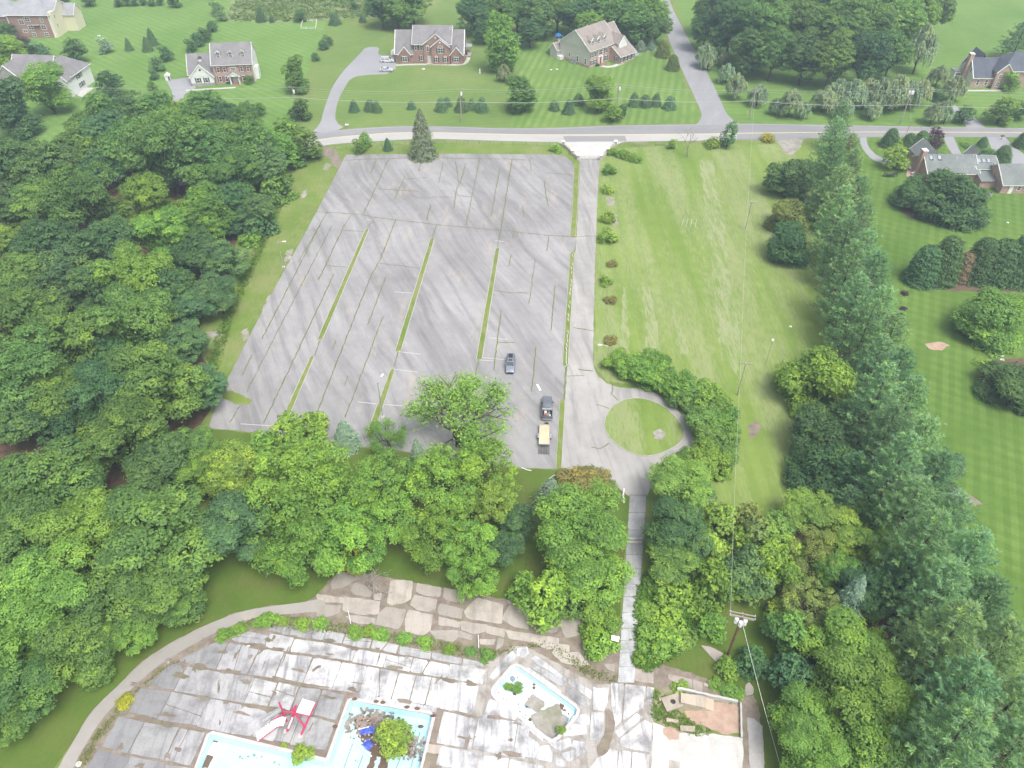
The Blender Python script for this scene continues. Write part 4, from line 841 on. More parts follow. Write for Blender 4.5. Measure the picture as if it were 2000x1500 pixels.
for x, z, w, hh in ((5.0, 4.9, 2.0, 1.5), (7.6, 5.9, 2.0, 1.5), (13.0, 5.7, 1.2, 1.5), (5.2, 1.9, 1.9, 1.0), (7.8, 2.9, 2.0, 1.6), (12.8, 3.0, 1.9, 1.6), (8.1, .5, 1.5, 1.4), (12.9, .5, 1.6, 1.4)): h.win(x, z, w, hh, 'f', 0, None, 2)
for y, z in ((1.4, 6.4), (1.4, 3.2)): h.win(y + .8, z, .9, 1.4, 'r', 17.2, None, 1)
h.box('awning', SH_PALE, 8.6, 11.6, -.9, 0, 4.6, 4.75)

# --- white and grey stone house below it
h = House('stone_front_house', (6, 180), R(-6), 'grey roofed house with white right wall and grey stone front behind a bright tree')
h.wall(0, 8, 0, 12, 5.0, STONE); h.gable(0, 8, 0, 9, 5.0, 8.8, 'y', SH_GREY, STONE, .5, ends=(1, 0))
h.wall(3, 17, 3.2, 13, 5.2, SID_W); h.gable(3, 17, 3.2, 13, 5.2, 9.6, 'x', SH_GREY, SID_W)
h.wall(16, 25.5, 1.4, 12.5, 6.0, SID_W); h.hip(15.5, 25.5, 1.4, 12.5, 6.0, 10.4, SH_GREY)
h.wall(19.5, 25.4, -1.8, 2, 5.4, SID_W); h.gable(19.5, 25.4, -1.8, 5, 5.4, 8.0, 'y', SH_GREY, SID_W, .4, ends=(1, 0))
h.win(4.0, 1.2, 2.6, 1.7, 'f', 0, None, 3, True); h.dormer(10.6, 4.2, 6.0, 1.4, 1.4, 3.2, SH_GREY, SID_W)
for z in (1.0, 3.8): h.win(4.5, z, .9, 1.5, 'r', 25.5, SHUT_B, 1); h.win(6.2, z, .9, 1.5, 'r', 25.5, SHUT_B, 1)
h.win(22.4, 1.0, 1.6, 1.6, 'f', -1.8, SHUT_B, 2)
sheet('stone_terrace', SP([(150, 186), (166, 170), (184, 172), (160, 190)]), .05, CONC_PLAIN)
# ================================================================ POOLS
def shrink(pts, d):
    p = ccw(pts); out = []
    for i, b in enumerate(p):
        a, c = p[i - 1], p[(i + 1) % len(p)]; t = Vector((c[0] - a[0], c[1] - a[1])).normalized(); out.append((b[0] - t.y * d, b[1] + t.x * d))
    return out
PINKC = m_concrete('pink_coping', (.56, .50, .50), (.40, .36, .36), .6, 1.2, False)
DARKL = m_plain('lane_paint', (.20, .27, .29), .7)
SMALLP = m_concrete('flaking_pool_paint', (.62, .70, .72), (.44, .62, .66), .45, .5, False, False)
def pool(name, pts, depth, label, cope=.32, floor=None):
    o = empty(name, (0, 0, 0)); tag(o, label, 'swimming pool')
    p = ccw(pts); q = shrink(p, .35); n = len(p)
    m = MB(); m.v = [(a[0], a[1], .0) for a in p] + [(a[0], a[1], -depth) for a in q]; m.f = [((i + 1) % n, i, n + i, n + (i + 1) % n) for i in range(n)]; m.build('side_wall', POOLP, o)
    f = MB(); f.poly([(a[0], a[1], -depth) for a in q]); f.build('floor', floor or POOLP, o)
    k = MB(); out = shrink(p, -cope); inn = shrink(p, .10)
    for i in range(n):
        j = (i + 1) % n; k.hexa([(*inn[i], .0), (*out[i], .0), (*out[j], .0), (*inn[j], .0), (*inn[i], .16), (*out[i], .16), (*out[j], .16), (*inn[j], .16)])
    k.build('coping', PINKC, o)
    return o
DB = 1.1
pb = pool('main_pool', POOL_BIG, DB, 'large empty pale blue swimming pool with debris heap')
for (u0, v0, u1, v1) in ((689, 1452, 671, 1502), (709, 1475, 699, 1502), (782, 1480, 773, 1502), (820, 1430, 802, 1502)):
    a, b = S(u0, v0, -DB), S(u1, v1, -DB); d = Vector((b[0] - a[0], b[1] - a[1])).normalized(); b = (a[0] + d.x * 9, a[1] + d.y * 9)
    MB().poly([(x, y, -DB + .01) for x, y in ribbon([a, b], .14)]).build('lane_line', DARKL, pb)
for i, (u, v) in enumerate(((693, 1366), (735, 1371), (748, 1373), (795, 1382), (815, 1385), (846, 1399), (655, 1420), (822, 1420))):   # pits where coping has broken away
    MB().poly([(x, y, .176) for x, y in rough(smooth_poly([(S(u, v)[0] + math.cos(t) * .42, S(u, v)[1] + math.sin(t) * .25) for t in np.linspace(0, 6.28, 7)[:-1]], 1), .06, .2, i)]).build('coping_pit', D_MULCH, pb)
ps = pool('small_pool', POOL_SMALL, .7, 'small slanted empty pool with flaking white floor and gravel heap', floor=SMALLP)
def flat(name, px, z, mat, parent, amp=.06, seed=1): return MB().poly([(x, y, z) for x, y in ccw(rough(SP(px, z), amp, .3, seed))]).build(name, mat, parent)
flat('gravel_heap', Z6([(640, 880), (700, 850), (820, 800), (960, 740), (1000, 830), (1060, 940), (1060, 1060), (900, 1150), (800, 1130), (720, 1040), (660, 980)]), -.66, D_GRAV, ps, .1, 3)
flat('patch', Z6([(660, 630), (800, 720), (800, 780), (700, 850), (570, 740)]), -.65, D_GRAV, ps, .05, 4)
rg = random.Random(31)
for i in range(120):   # flaked spots on the small floor
    u, v = rg.uniform(966, 1125), rg.uniform(1304, 1415)
    if not inside(S(u, v, -.7), shrink(POOL_SMALL, .45)): continue
    c = S(u, v, -.7); r = rg.choice((.11, .14, .18, .24, .45))
    MB().poly([(c[0] + math.cos(t) * r * rg.uniform(.4, 1.4), c[1] + math.sin(t) * r * rg.uniform(.4, 1.4), -.69) for t in np.linspace(0, 6.28, 8)[:-1]]).build('flaked_spot', D_MULCH if i % 3 else DARKL, ps)
for i in range(16):
    u, v = rg.choice([(410, 1445), (480, 1480), (500, 1478), (540, 1490), (830, 1480), (826, 1455), (700, 1485)]); u += rg.uniform(-12, 12); v += rg.uniform(-4, 6); c = S(u, v, -DB); r = rg.uniform(.08, .25)
    if inside(c, shrink(POOL_BIG, .6)): MB().poly([(c[0] + math.cos(t) * r * rg.uniform(.6, 1.3), c[1] + math.sin(t) * r * rg.uniform(.6, 1.3), -DB + .012) for t in np.linspace(0, 6.28, 8)[:-1]]).build('flaked_spot', DARKL, pb)
# mud and rubbish in the big pool
flat('mud', [(694, 1402), (715, 1398), (748, 1405), (800, 1420), (812, 1450), (800, 1475), (762, 1478), (756, 1502), (738, 1502), (744, 1478), (736, 1478), (728, 1502), (715, 1502), (725, 1470), (700, 1440), (692, 1420)], -DB + .02, D_MULCH, pb, .14, 5)
flat('mud', [(408, 1438), (426, 1444), (420, 1470), (406, 1500), (390, 1500), (402, 1462)], -DB + .02, D_MULCH, pb, .1, 6)
def heap(name, u, v, n, sp, z, mat, seed, sz=.25):
    g = random.Random(seed); m = MB(); c = S(u, v, z)
    for _ in range(n):
        x, y = c[0] + g.gauss(0, sp[0]), c[1] + g.gauss(0, sp[1]); s = sz * g.uniform(.4, 1.3); h_ = g.uniform(0, .4)
        m.cbox((x, y, z + h_), (s * g.uniform(.6, 3), s, s * .4), g.uniform(0, 3), g.uniform(-.5, .5))
    return m.build(name, mat)
RUB = m_plain('rubble', (.26, .21, .18), .95, .1, 0, .5, .8); RUBW = m_plain('pale_rubble', (.55, .54, .52), .9, .1, 0, .3, 1)
o = heap('debris', 722, 1412, 260, (1.4, .8), -DB, RUB, 1); o['kind'] = 'stuff'
o = heap('debris', 722, 1425, 70, (1.6, 1.3), -DB, RUBW, 2, .16); o['kind'] = 'stuff'
o = heap('debris', 805, 1460, 120, (.8, .8), -DB, RUB, 3, .2); o['kind'] = 'stuff'
TARP = m_plain('blue_tarp', (.075, .12, .50), .45, .4, 0, .25, 2); TARP2 = m_plain('light_blue_tarp', (.06, .36, .74), .45, .4, 0, .25, 2)
def tarp(u, v, w, d, rz, mat, label, seed, z):
    g = np.random.default_rng(seed); n = 12; c = S(u, v, z); m = MB()
    for j in range(n + 1):
        for i in range(n + 1):
            x, y = (i / n - .5) * w, (j / n - .5) * d; hh = .35 * math.exp(-(x / w * 2) ** 2 - (y / d * 2) ** 2) + .12 * math.sin(x * 4 + seed) * math.cos(y * 5) + g.normal(0, .03) + .15
            m.v.append((x + g.normal(0, .06), y + g.normal(0, .06), hh))
    for j in range(n):
        for i in range(n): a = j * (n + 1) + i; m.f.append((a, a + 1, a + n + 2, a + n + 1))
    o = m.build('tarpaulin', mat); o.location = (*c, z); o.rotation_euler = (0, 0, rz); b = o.modifiers.new('solid', 'SOLIDIFY'); b.thickness = .02
    return tag(o, label, 'tarpaulin', 'tarpaulins')
tarp(718, 1428, 1.9, .95, R(12), TARP, 'crumpled dark blue tarpaulin on the debris heap in the big pool', 1, -DB + .2)
tarp(719, 1456, 1.0, 1.2, R(50), TARP, 'torn dark blue tarpaulin just below the larger one', 2, -DB + .2)
tarp(627, 1478, 1.7, .7, R(-4), TARP2, 'light blue tarpaulin at the inner pool corner', 3, -DB + .05)
def plank(u0, v0, u1, v1, z, wd, th, mat, label, name='plank', cat='plank'):
    a, b = Vector((*S(u0, v0, z), z)), Vector((*S(u1, v1, z), z)); d = b - a
    o = MB().box(-d.length / 2, d.length / 2, -wd / 2, wd / 2, 0, th).build(name, mat); o.location = (a + b) / 2; o.rotation_euler = (0, 0, math.atan2(d.y, d.x)); return tag(o, label, cat, 'loose boards and poles')
plank(691, 1446, 726, 1478, -DB + .3, .22, .08, RUBW, 'pale plank lying across the left lane lines of the big pool')
plank(699, 1425, 721, 1420, -DB + .5, .12, .08, WHITE, 'white plank beside the dark blue tarpaulin')
plank(781, 1462, 791, 1476, -DB + .3, .35, .06, RUBW, 'short wide plank below the pool tree')
plank(768, 1478, 757, 1484, -DB + .3, .12, .10, WOOD, 'thin brown board under the pool tree')
plank(1105, 1424, 1122, 1400, .05, .2, .1, WHITE, 'white plank leaning at the right end of the small pool')
plank(1049, 751, 1055.5, 763, .05, .4, .08, WHITE, 'white board lying on the car park above the pickup truck')
lp = empty('fallen_lamp', (*S(760, 1412, -DB), -DB), R(78)); tag(lp, 'fallen grey lamp post with arrow shaped head in the big pool', 'lamp post')
MB().tube((-1.4, 0, .12), (1.3, 0, .2), .09, .07, 7).build('post', DARKL, lp); MB().hexa([(1.2, -.35, .05), (2.0, -.03, .1), (2.0, .03, .1), (1.2, .35, .05), (1.2, -.3, .3), (1.95, -.02, .2), (1.95, .02, .2), (1.2, .3, .3)]).build('lamp_head', DARKL, lp)

o = tag(MB().cbox((0, 0, .05), (1.2, 1.6, .1)).build('plywood_sheet', WHITE), 'white plywood sheet on the mud at the left end of the big pool', 'sheet'); o.location = (*S(419, 1464, -DB), -DB + .05); o.rotation_euler = (0, 0, R(-14))

# ================================================================ RED SLIDE TOWER
RED = m_plain('faded_red_paint', (.56, .045, .13), .5, .4, 0, .12)
st = empty('slide_tower', (*S(560, 1428), 0), R(0)); tag(st, 'red framed water slide tower with white platform and stairs', 'slide tower')
cx, cy = S(560, 1428)
def T(u, v, z): x, y = S(u, v, z); return Vector((x - cx, y - cy, z))
TOPZ = 3.4
plat = [T(591, 1364, TOPZ), T(615.5, 1371.5, TOPZ), T(603.5, 1397, TOPZ), T(578, 1391, TOPZ)]
m = MB(); m.hexa([(*p.xy, TOPZ - .14) for p in plat[::-1]] + [(*p.xy, TOPZ) for p in plat[::-1]]); pl = m.build('platform', WHITE, st)
for i in range(1, 5):
    t = i / 5; a = plat[3].lerp(plat[2], t); b = plat[0].lerp(plat[1], t); MB().tube((*a.xy, TOPZ + .01), (*b.xy, TOPZ + .01), .02, .02, 4).build('board_seam', STEEL, pl)
e = MB()
for a, b in zip(plat, plat[1:] + plat[:1]): e.tube((*a.xy, TOPZ - .2), (*b.xy, TOPZ - .2), .11, .11, 6)
e.build('platform_frame', RED, st)
def beam(a, b, r=.13, name='post'): MB().tube(a, b, r, r, 8).build(name, RED, st)
g0 = lambda u, v: T(u, v, 0)
beam(T(611, 1384, 3.3), g0(588, 1436)); beam(T(578, 1378, 3.8), g0(560, 1429)); beam(T(575, 1392, 3.2), T(596, 1421, .9), .11, 'brace'); beam(T(577, 1396, 3.3), T(570, 1382, 3.0), .10, 'brace')
beam(T(545, 1372, 4.0), g0(561, 1410), .12); beam(T(553, 1390, 3.0), T(577, 1391, 3.2), .09, 'rail'); beam(T(551, 1396, 2.6), T(533, 1407, 1.6), .12, 'brace'); beam(T(577, 1391, 3.2), T(562, 1428, .2), .10, 'brace')
MB().tube(T(571, 1402, 2.6), T(563, 1422, .9), .13, .13, 8).build('white_post', WHITE, st)
MB().box(-.3, .3, -.3, .3, 0, .12).build('footing', CONC_PLAIN, st).location = g0(559, 1429)
MB().box(-.3, .3, -.3, .3, 0, .12).build('footing', CONC_PLAIN, st).location = g0(587, 1437)
stair = [(503, 1438, .3), (530, 1418, 1.5), (541, 1411, 2.1), (548, 1409, 2.4), (558, 1409, 2.6)]
pts = []
for (a, b) in zip(stair, stair[1:]):
    k = 6 if a[0] == 503 else 3
    for i in range(k): t = i / k; pts.append(tuple(a[j] + (b[j] - a[j]) * t for j in range(3)))
sd_ = []
for i, (u, v, z) in enumerate(pts):
    p = T(u, v, z); nx = pts[min(i + 1, len(pts) - 1)]; pv = pts[max(i - 1, 0)]; d = (T(*nx) - T(*pv)); d.z = 0; d.normalize(); n = Vector((-d.y, d.x, 0))
    MB().cbox(p, (.25, 1.15, .06), math.atan2(d.y, d.x)).build('tread', WHITE, st); sd_.append((p - n * .58, p + n * .58))
for k in (0, 1): MB().path([s_[k] - Vector((0, 0, .12)) for s_ in sd_], .07, 5).build('stringer', RED, st)
o = tag(MB().cbox((0, 0, .15), (2.8, .45, .12)).cbox((0, .3, .3), (2.8, .06, .35)).build('slide_trough', STEEL), 'grey metal trough lying behind the red slide tower stairs', 'trough'); o.location = (*S(533, 1399), .1); o.rotation_euler = (0, 0, R(38))

# ================================================================ VEHICLES
def paint(name, col, rough=.3): return m_plain(name, col, rough, .55, .15, .03)
CARGL = m_plain('car_glass', (.05, .065, .075), .08, .7); LAMPW = m_plain('headlamp', (.7, .72, .74), .2, .6); LAMPR = m_plain('tail_lamp', (.35, .02, .02), .3, .5); HUB = m_plain('wheel_hub', (.45, .45, .46), .4, .5, .5); PLASTIC = m_plain('black_plastic', (.03, .03, .032), .6)
def loft(secs, mat, name, parent, bevel=.05):
    """secs: (x, half width, z bottom, z top, top half width) stations along the car, front to back"""
    m = MB(); n = 10
    for (x, hw, zb, zt, tw) in secs:
        zs = zb + (zt - zb) * .55
        m.v += [(x, -hw * .94, zb), (x, -hw, zb + .12), (x, -hw, zs), (x, -tw, zt - .04), (x, -tw * .82, zt), (x, tw * .82, zt), (x, tw, zt - .04), (x, hw, zs), (x, hw, zb + .12), (x, hw * .94, zb)]
    for k in range(len(secs) - 1):
        for i in range(n): j = (i + 1) % n; m.f.append((k * n + i, k * n + j, (k + 1) * n + j, (k + 1) * n + i))
    m.f.append(tuple(range(n))); m.f.append(tuple(reversed(range((len(secs) - 1) * n, len(secs) * n))))
    o = m.build(name, mat, parent, True)
    md = o.modifiers.new('edge', 'EDGE_SPLIT'); md.split_angle = R(38)
    bm = bmesh.new(); bm.from_mesh(o.data); bmesh.ops.recalc_face_normals(bm, faces=bm.faces); bm.to_mesh(o.data); bm.free(); return o
def wheels(root, xs, hw, r=.34, wd=.22):
    for x in xs:
        for sy in (-1, 1):
            w_ = MB().disc((x, sy * (hw - wd / 2 + .02), r), (0, 1, 0), r, wd, 18).build('wheel', BLACK, root); MB().disc((x, sy * (hw + .025), r), (0, 1, 0), r * .62, .03, 12).build('rim', HUB, w_)
def quad(name, pts, mat, parent, th=.015):
    p = [Vector(q) for q in pts]; n = (p[1] - p[0]).cross(p[2] - p[0]).normalized() * th
    return MB().hexa([q - n for q in p] + [q + n for q in p]).build(name, mat, parent)
def car(name, loc, rz, kind, mat, label, cat='car'):
    o = empty(name, (*loc, .04), rz); tag(o, label, cat)
    if kind == 'suv': L, W, H, hz, c = 4.7, .93, 1.72, 1.02, [(-.95, .0), (-.35, 1), (2.15, 1), (2.34, .3)]
    elif kind == 'van': L, W, H, hz, c = 5.0, .98, 1.75, 1.02, [(-1.35, .0), (-.45, 1), (2.2, 1), (2.48, .25)]
    else: L, W, H, hz, c = 4.7, .90, 1.44, .92, [(-.85, .0), (-.1, 1), (1.1, 1), (1.85, .1)]
    hl = L / 2
    loft([(-hl, W * .80, .32, .66, W * .72), (-hl + .12, W * .92, .24, hz - .22, W * .84), (-hl + .9, W, .20, hz - .06, W * .90), (c[0][0], W, .2, hz, W * .92), (hl - .7, W, .2, hz, W * .92), (hl - .1, W * .95, .26, hz - .03, W * .88), (hl, W * .86, .36, hz - .15, W * .8)], mat, 'body', o)
    tw = W * .76; zt = H
    def zz(f): return hz - .03 + (zt - hz) * f
    xs = [a for a, _ in c]
    loft([(xs[0], W * .9, hz - .2, zz(.02), W * .86), (xs[1], W * .9, hz - .2, zt - .02, tw), ((xs[1] + xs[2]) / 2, W * .9, hz - .2, zt, tw), (xs[2], W * .9, hz - .2, zt - .03, tw), (xs[3], W * .88, hz - .2, zz(c[3][1]), W * .8)], mat, 'cabin', o)
    d = .02
    quad('windscreen', [(xs[0] + .06, -W * .78, hz + .03), (xs[1] - .03, -tw * .86, zt - .07), (xs[1] - .03, tw * .86, zt - .07), (xs[0] + .06, W * .78, hz + .03)], CARGL, o, .03)
    quad('rear_window', [(xs[2] + .03, -tw * .82, zt - .09), (xs[3] + .005, -W * .74, zz(c[3][1]) + .02), (xs[3] + .005, W * .74, zz(c[3][1]) + .02), (xs[2] + .03, tw * .82, zt - .09)], CARGL, o, .03)
    for sy in (-1, 1):
        for a, b in ((xs[0] + .42, (xs[1] + xs[2]) / 2 - .08), ((xs[1] + xs[2]) / 2 + .05, xs[2] - .06)):
            quad('side_window', [(a, sy * W * .925, hz + .04), (b, sy * W * .925, hz + .04), (min(b, xs[2] - .1), sy * (tw + .035), zt - .14), (max(a, xs[1] + .05), sy * (tw + .035), zt - .14)], CARGL, o, .02)
        MB().box(xs[0] + .25, xs[0] + .45, sy * W - .03, sy * (W + .2) + .03, hz - .02, hz + .15).build('mirror', mat, o) if sy > 0 else MB().box(xs[0] + .25, xs[0] + .45, -(W + .2), -W + .03, hz - .02, hz + .15).build('mirror', mat, o)
        MB().cbox((-hl + .1, sy * W * .62, hz - .34), (.16, .34, .14)).build('headlight', LAMPW, o); MB().cbox((hl - .04, sy * W * .72, hz - .25), (.1, .22, .26)).build('tail_light', LAMPR, o)
        if kind != 'sedan': MB().tube((xs[1] + .1, sy * tw * .9, zt + .06), (xs[2] - .05, sy * tw * .9, zt + .05), .03, .03, 5).build('roof_rail', PLASTIC, o)
    MB().cbox((-hl + .02, 0, .42), (.1, W * 1.4, .22)).build('grille', PLASTIC, o)
    if kind == 'suv': quad('sunroof', [(xs[1] + .15, -tw * .55, zt + .012), (xs[1] + .75, -tw * .55, zt + .02), (xs[1] + .75, tw * .55, zt + .02), (xs[1] + .15, tw * .55, zt + .012)], CARGL, o, .012); quad('cargo_rack', [(xs[1] + 1.1, -tw * .6, zt + .05), (xs[2] - .1, -tw * .6, zt + .05), (xs[2] - .1, tw * .6, zt + .05), (xs[1] + 1.1, tw * .6, zt + .05)], PLASTIC, o, .015)
    wheels(o, (-hl + .9, hl - .95), W, .35 if kind != 'sedan' else .32); return o
SUVP = paint('blue_grey_paint', (.21, .235, .28)); WHP = paint('white_car_paint', (.66, .67, .68)); SILV = paint('silver_paint', (.50, .52, .54)); TRK = paint('dark_grey_paint', (.15, .165, .19))
car('parked_suv', S(997, 713, .5), R(90 - 2), 'suv', SUVP, 'blue grey estate car parked alone in the car park')
car('parked_minivan', S(757, 118, .5), R(180), 'van', WHP, 'white minivan parked beside the red brick house'); car('parked_sedan', S(755, 137, .4), R(180), 'sedan', SILV, 'silver white saloon car parked below the minivan')
# pickup truck
tk = empty('pickup_truck', (*S(1068.5, 798, .5), .04), R(-90 - 2)); tag(tk, 'dark grey pickup truck with loaded bed towing a trailer', 'pickup truck')
loft([(-2.85, .84, .42, .92, .78), (-2.7, .96, .34, 1.08, .90), (-1.6, 1.0, .32, 1.18, .92), (-1.2, 1.0, .32, 1.2, .92), (1.0, 1.0, .32, 1.22, .94), (1.02, 1.0, .32, .78, .94), (2.7, 1.0, .34, .78, .94), (2.82, .97, .40, .78, .92)], TRK, 'body', tk)
loft([(-1.35, .94, 1.0, 1.22, .88), (-.55, .94, 1.0, 1.86, .76), (.6, .94, 1.0, 1.88, .76), (.95, .94, 1.0, 1.70, .78), (1.02, .93, 1.0, 1.24, .86)], TRK, 'cabin', tk)
quad('windscreen', [(-1.26, -.80, 1.24), (-.6, -.68, 1.80), (-.6, .68, 1.80), (-1.26, .80, 1.24)], CARGL, tk, .03); quad('rear_window', [(.86, -.66, 1.76), (1.04, -.78, 1.28), (1.04, .78, 1.28), (.86, .66, 1.76)], CARGL, tk, .03)
for sy in (-1, 1):
    quad('side_window', [(-.95, sy * .955, 1.26), (.0, sy * .955, 1.26), (-.05, sy * .81, 1.74), (-.5, sy * .81, 1.74)], CARGL, tk, .02); quad('side_window', [(.08, sy * .955, 1.26), (.8, sy * .955, 1.26), (.7, sy * .81, 1.74), (.05, sy * .81, 1.74)], CARGL, tk, .02)
    MB().cbox((-.85, sy * 1.13, 1.3), (.16, .28, .22)).build('mirror', TRK, tk); MB().cbox((1.92, sy * .95, 1.0), (1.84, .1, .5)).build('bed_side', TRK, tk); MB().cbox((-2.76, sy * .7, .85), (.12, .36, .2)).build('headlight', LAMPW, tk); MB().cbox((2.82, sy * .9, .95), (.08, .16, .3)).build('tail_light', LAMPR, tk)
MB().cbox((2.82, 0, .98), (.08, 1.7, .46)).build('tailgate', TRK, tk); MB().cbox((2.92, 0, .5), (.16, 1.8, .16)).build('bumper', STEEL, tk); MB().cbox((1.15, 0, 1.42), (.38, 1.86, .30)).build('tool_box', STEEL, tk); MB().cbox((1.92, 0, .805), (1.75, 1.8, .03)).build('bed_floor', PLASTIC, tk); MB().cbox((-2.84, 0, .72), (.08, 1.1, .3)).build('grille', PLASTIC, tk)
wheels(tk, (-1.85, 1.85), 1.0, .39, .26)
CARGO = [m_plain('cargo_red', (.4, .06, .05), .6), m_plain('cargo_white', (.62, .62, .6), .6), m_plain('cargo_grey', (.2, .2, .2), .7)]
for i, (x, y, a, b, c_, m_, n_) in enumerate(((1.6, -.3, .45, .5, .35, 1, 'white plastic crate'), (1.7, .35, .5, .35, .3, 2, 'dark grey case'), (2.2, .1, .5, .6, .25, 2, 'grey box'), (2.35, -.45, .35, .4, .3, 0, 'red fuel can'), (2.45, .5, .3, .3, .35, 1, 'white bucket'))):
    o = tag(MB().cbox((0, 0, c_ / 2), (a, b, c_), .2 * i).cbox((0, 0, c_ + .03), (a * .9, b * .9, .06), .2 * i).build(('crate', 'case', 'box', 'fuel_can', 'bucket')[i], CARGO[m_]), f'{n_} in the bed of the pickup truck', ('crate', 'case', 'box', 'can', 'bucket')[i], 'load of the pickup'); o.location = tk.matrix_basis @ Vector((x, y, .82)); o.rotation_euler = tk.rotation_euler
# trailer
tr = empty('utility_trailer', (*S(1063.5, 849, .6), .04), R(-90 - 3)); tag(tr, 'flat trailer with pale plywood deck and mesh ramp behind the pickup', 'trailer')
DECKW = m_plain('pale_plywood', (.60, .47, .32), .8, .15, 0, .14, .8)
for i in range(6): MB().box(-1.85, 1.95, -.90 + i * .30 + .006, -.90 + (i + 1) * .30 - .006, .60, .65 + .004 * (i % 2)).build('deck_board', DECKW, tr)
f = MB(); f.box(-1.95, 2.0, -1.0, -.9, .45, .78).box(-1.95, 2.0, .9, 1.0, .45, .78).box(-1.95, -1.85, -1.0, 1.0, .45, .80).box(1.95, 2.05, -1.0, 1.0, .45, .80); f.build('frame', STEEL, tr)
MB().tube((-1.9, -.7, .5), (-3.1, 0, .5), .06, .06, 6).tube((-1.9, .7, .5), (-3.1, 0, .5), .06, .06, 6).build('tongue', DARKM, tr)
r_ = MB()
for i in range(9): x = 2.08 + i * .16; r_.tube((x, -.92, .62 - i * .065), (x, .92, .62 - i * .065), .025, .025, 4)
for y in (-.92, -.46, 0, .46, .92): r_.tube((2.05, y, .63), (3.42, y, .08), .03, .03, 4)
r_.build('ramp', DARKM, tr)
sp_ = MB(); sp_.disc((-2.72, .34, .62), (0, 0, 1), .33, .2, 16); sp_.build('spare_wheel', BLACK, tr)
for sy in (-1, 1): MB().box(-.1, 1.0, sy * 1.12 - .13, sy * 1.12 + .13, .72, .78).build('fender', STEEL, tr); w_ = MB().disc((.45, sy * 1.12, .33), (0, 1, 0), .33, .2, 16).build('wheel', BLACK, tr)

for ch in tr.children:
    if ch.name.split('.')[0] in ('deck_board', 'frame', 'ramp'): ch.scale.x = 1.26

# ================================================================ POLES, LAMPS, WIRES
POLEW = m_plain('pole_wood', (.17, .095, .07), .95, .05, 0, .25, 1.5); POLEG = m_plain('grey_pole_wood', (.33, .29, .26), .95, .05, 0, .2, 1.5); CER = m_plain('white_enamel', (.72, .72, .72), .35, .5); WIRE = m_plain('wire', (.46, .48, .46), .5, .4, .3)
def upole(u, v, h, label, arms, mat=POLEG, cans=0, rz=0.0, r=.19, name='utility_pole'):
    o = empty(name, (*S(u, v), 0), rz); tag(o, label, 'utility pole', 'utility poles')
    MB().tube((0, 0, -.1), (0, 0, h), r, r * .7, 9).build('shaft', mat, o)
    for (z, w_, dy) in arms:
        a = MB().box(-w_ / 2, w_ / 2, dy - .06, dy + .06, z - .07, z + .07).build('crossarm', POLEG, o)
        for k in range(3): x = (-.46 + .46 * k) * w_; MB().tube((x, dy, z + .07), (x, dy, z + .32), .05, .035, 6).build('insulator', CER, a)
    for k in range(cans):
        x, y = ((-.55, -.05), (.0, -.42), (.55, -.05))[k] if cans == 3 else (.35, 0); cz = h - 1.5
        c = MB().tube((x, y, cz - .45), (x, y, cz + .45), .28, .28, 12).build('transformer', CER, o); MB().tube((x, y, cz + .45), (x, y, cz + .75), .06, .05, 6).tube((x, y, cz + .45), (x, y, cz + .5), .24, .2, 12).build('bushing', CER, c)
    return o
upole(1421, 1281, 10.6, 'tall brown pole with three white transformers and crossarms on the near lawn', [(10.3, 3.4, .35), (10.3, 3.4, -.12), (9.5, 3.2, .25)], POLEW, 3, R(-14), .20)
upole(1440, 772, 8.0, 'grey T shaped pole in the field beside the roundabout shrubs', [(7.9, 2.2, .1)], POLEG, 0, R(-10), .11)
upole(1456, 447, 7.5, 'grey T shaped pole in the upper part of the dry field', [(7.4, 2.0, .1)], POLEG, 0, R(-10), .11)
upole(901, 237, 10.1, 'grey utility pole with one white transformer across from the tall roadside spruce', [(9.9, 1.2, .1)], POLEG, 1)
upole(1203, 230, 10.6, 'utility pole rising from shrubs in front of the beige house', [(10.3, 1.4, .1), (9.4, 1.2, .1)], POLEG, 1)
upole(1463, 235, 9.8, 'utility pole with double arms by the side road junction', [(9.6, 2.4, .1), (8.9, 2.0, .1)], POLEG, 0)
upole(1758, 243, 11.4, 'tall leaning utility pole in front of the silver trees', [(11.0, 2.4, .1), (10.2, 1.6, .1)], POLEG, 3)
upole(581, 228, 9.4, 'utility pole beside the bend of the long house drive', [(9.2, 1.4, .1)], POLEG, 1)
upole(1768, 268, 5.2, 'short bare guy pole at the roadside above the yews', [], POLEG, 0, 0, .10)
o = empty('bird_house_pole', (*S(1495, 712), 0)); tag(o, 'thin pole with small white box in the field beside the pines', 'pole'); MB().tube((0, 0, 0), (.3, .6, 5.6), .045, .04, 6).build('shaft', POLEG, o); MB().cbox((.3, .6, 5.75), (.4, .4, .35)).build('box', WHITE, o)
def lamp(u, v, h, arm, label):
    o = empty('lamp_post', (*S(u, v), 0)); tag(o, label, 'lamp post', 'car park lamp posts')
    MB().tube((0, 0, 0), (0, 0, h), .10, .07, 8).build('shaft', STEEL, o); MB().path([(0, 0, h - .1), (arm[0] * .5, arm[1] * .5, h + .12), (arm[0], arm[1], h + .1)], .05, 6).build('arm', STEEL, o)
    MB().cbox((arm[0] * 1.15, arm[1] * 1.15, h + .08), (.8, .3, .16), math.atan2(arm[1], arm[0])).build('lamp_head', CER, o); MB().box(-.3, .3, -.3, .3, 0, .25).build('footing', CONC_PLAIN, o)
lamp(554, 522, 6.8, (1.3, .1), 'grey lamp post at the left edge of the car park'); lamp(748, 815, 8.6, (.5, 1.6), 'grey lamp post by the lowest grass strip of the car park'); lamp(1185, 712, 4.8, (-1.5, .2), 'grey lamp post beside the entrance drive and roundabout')
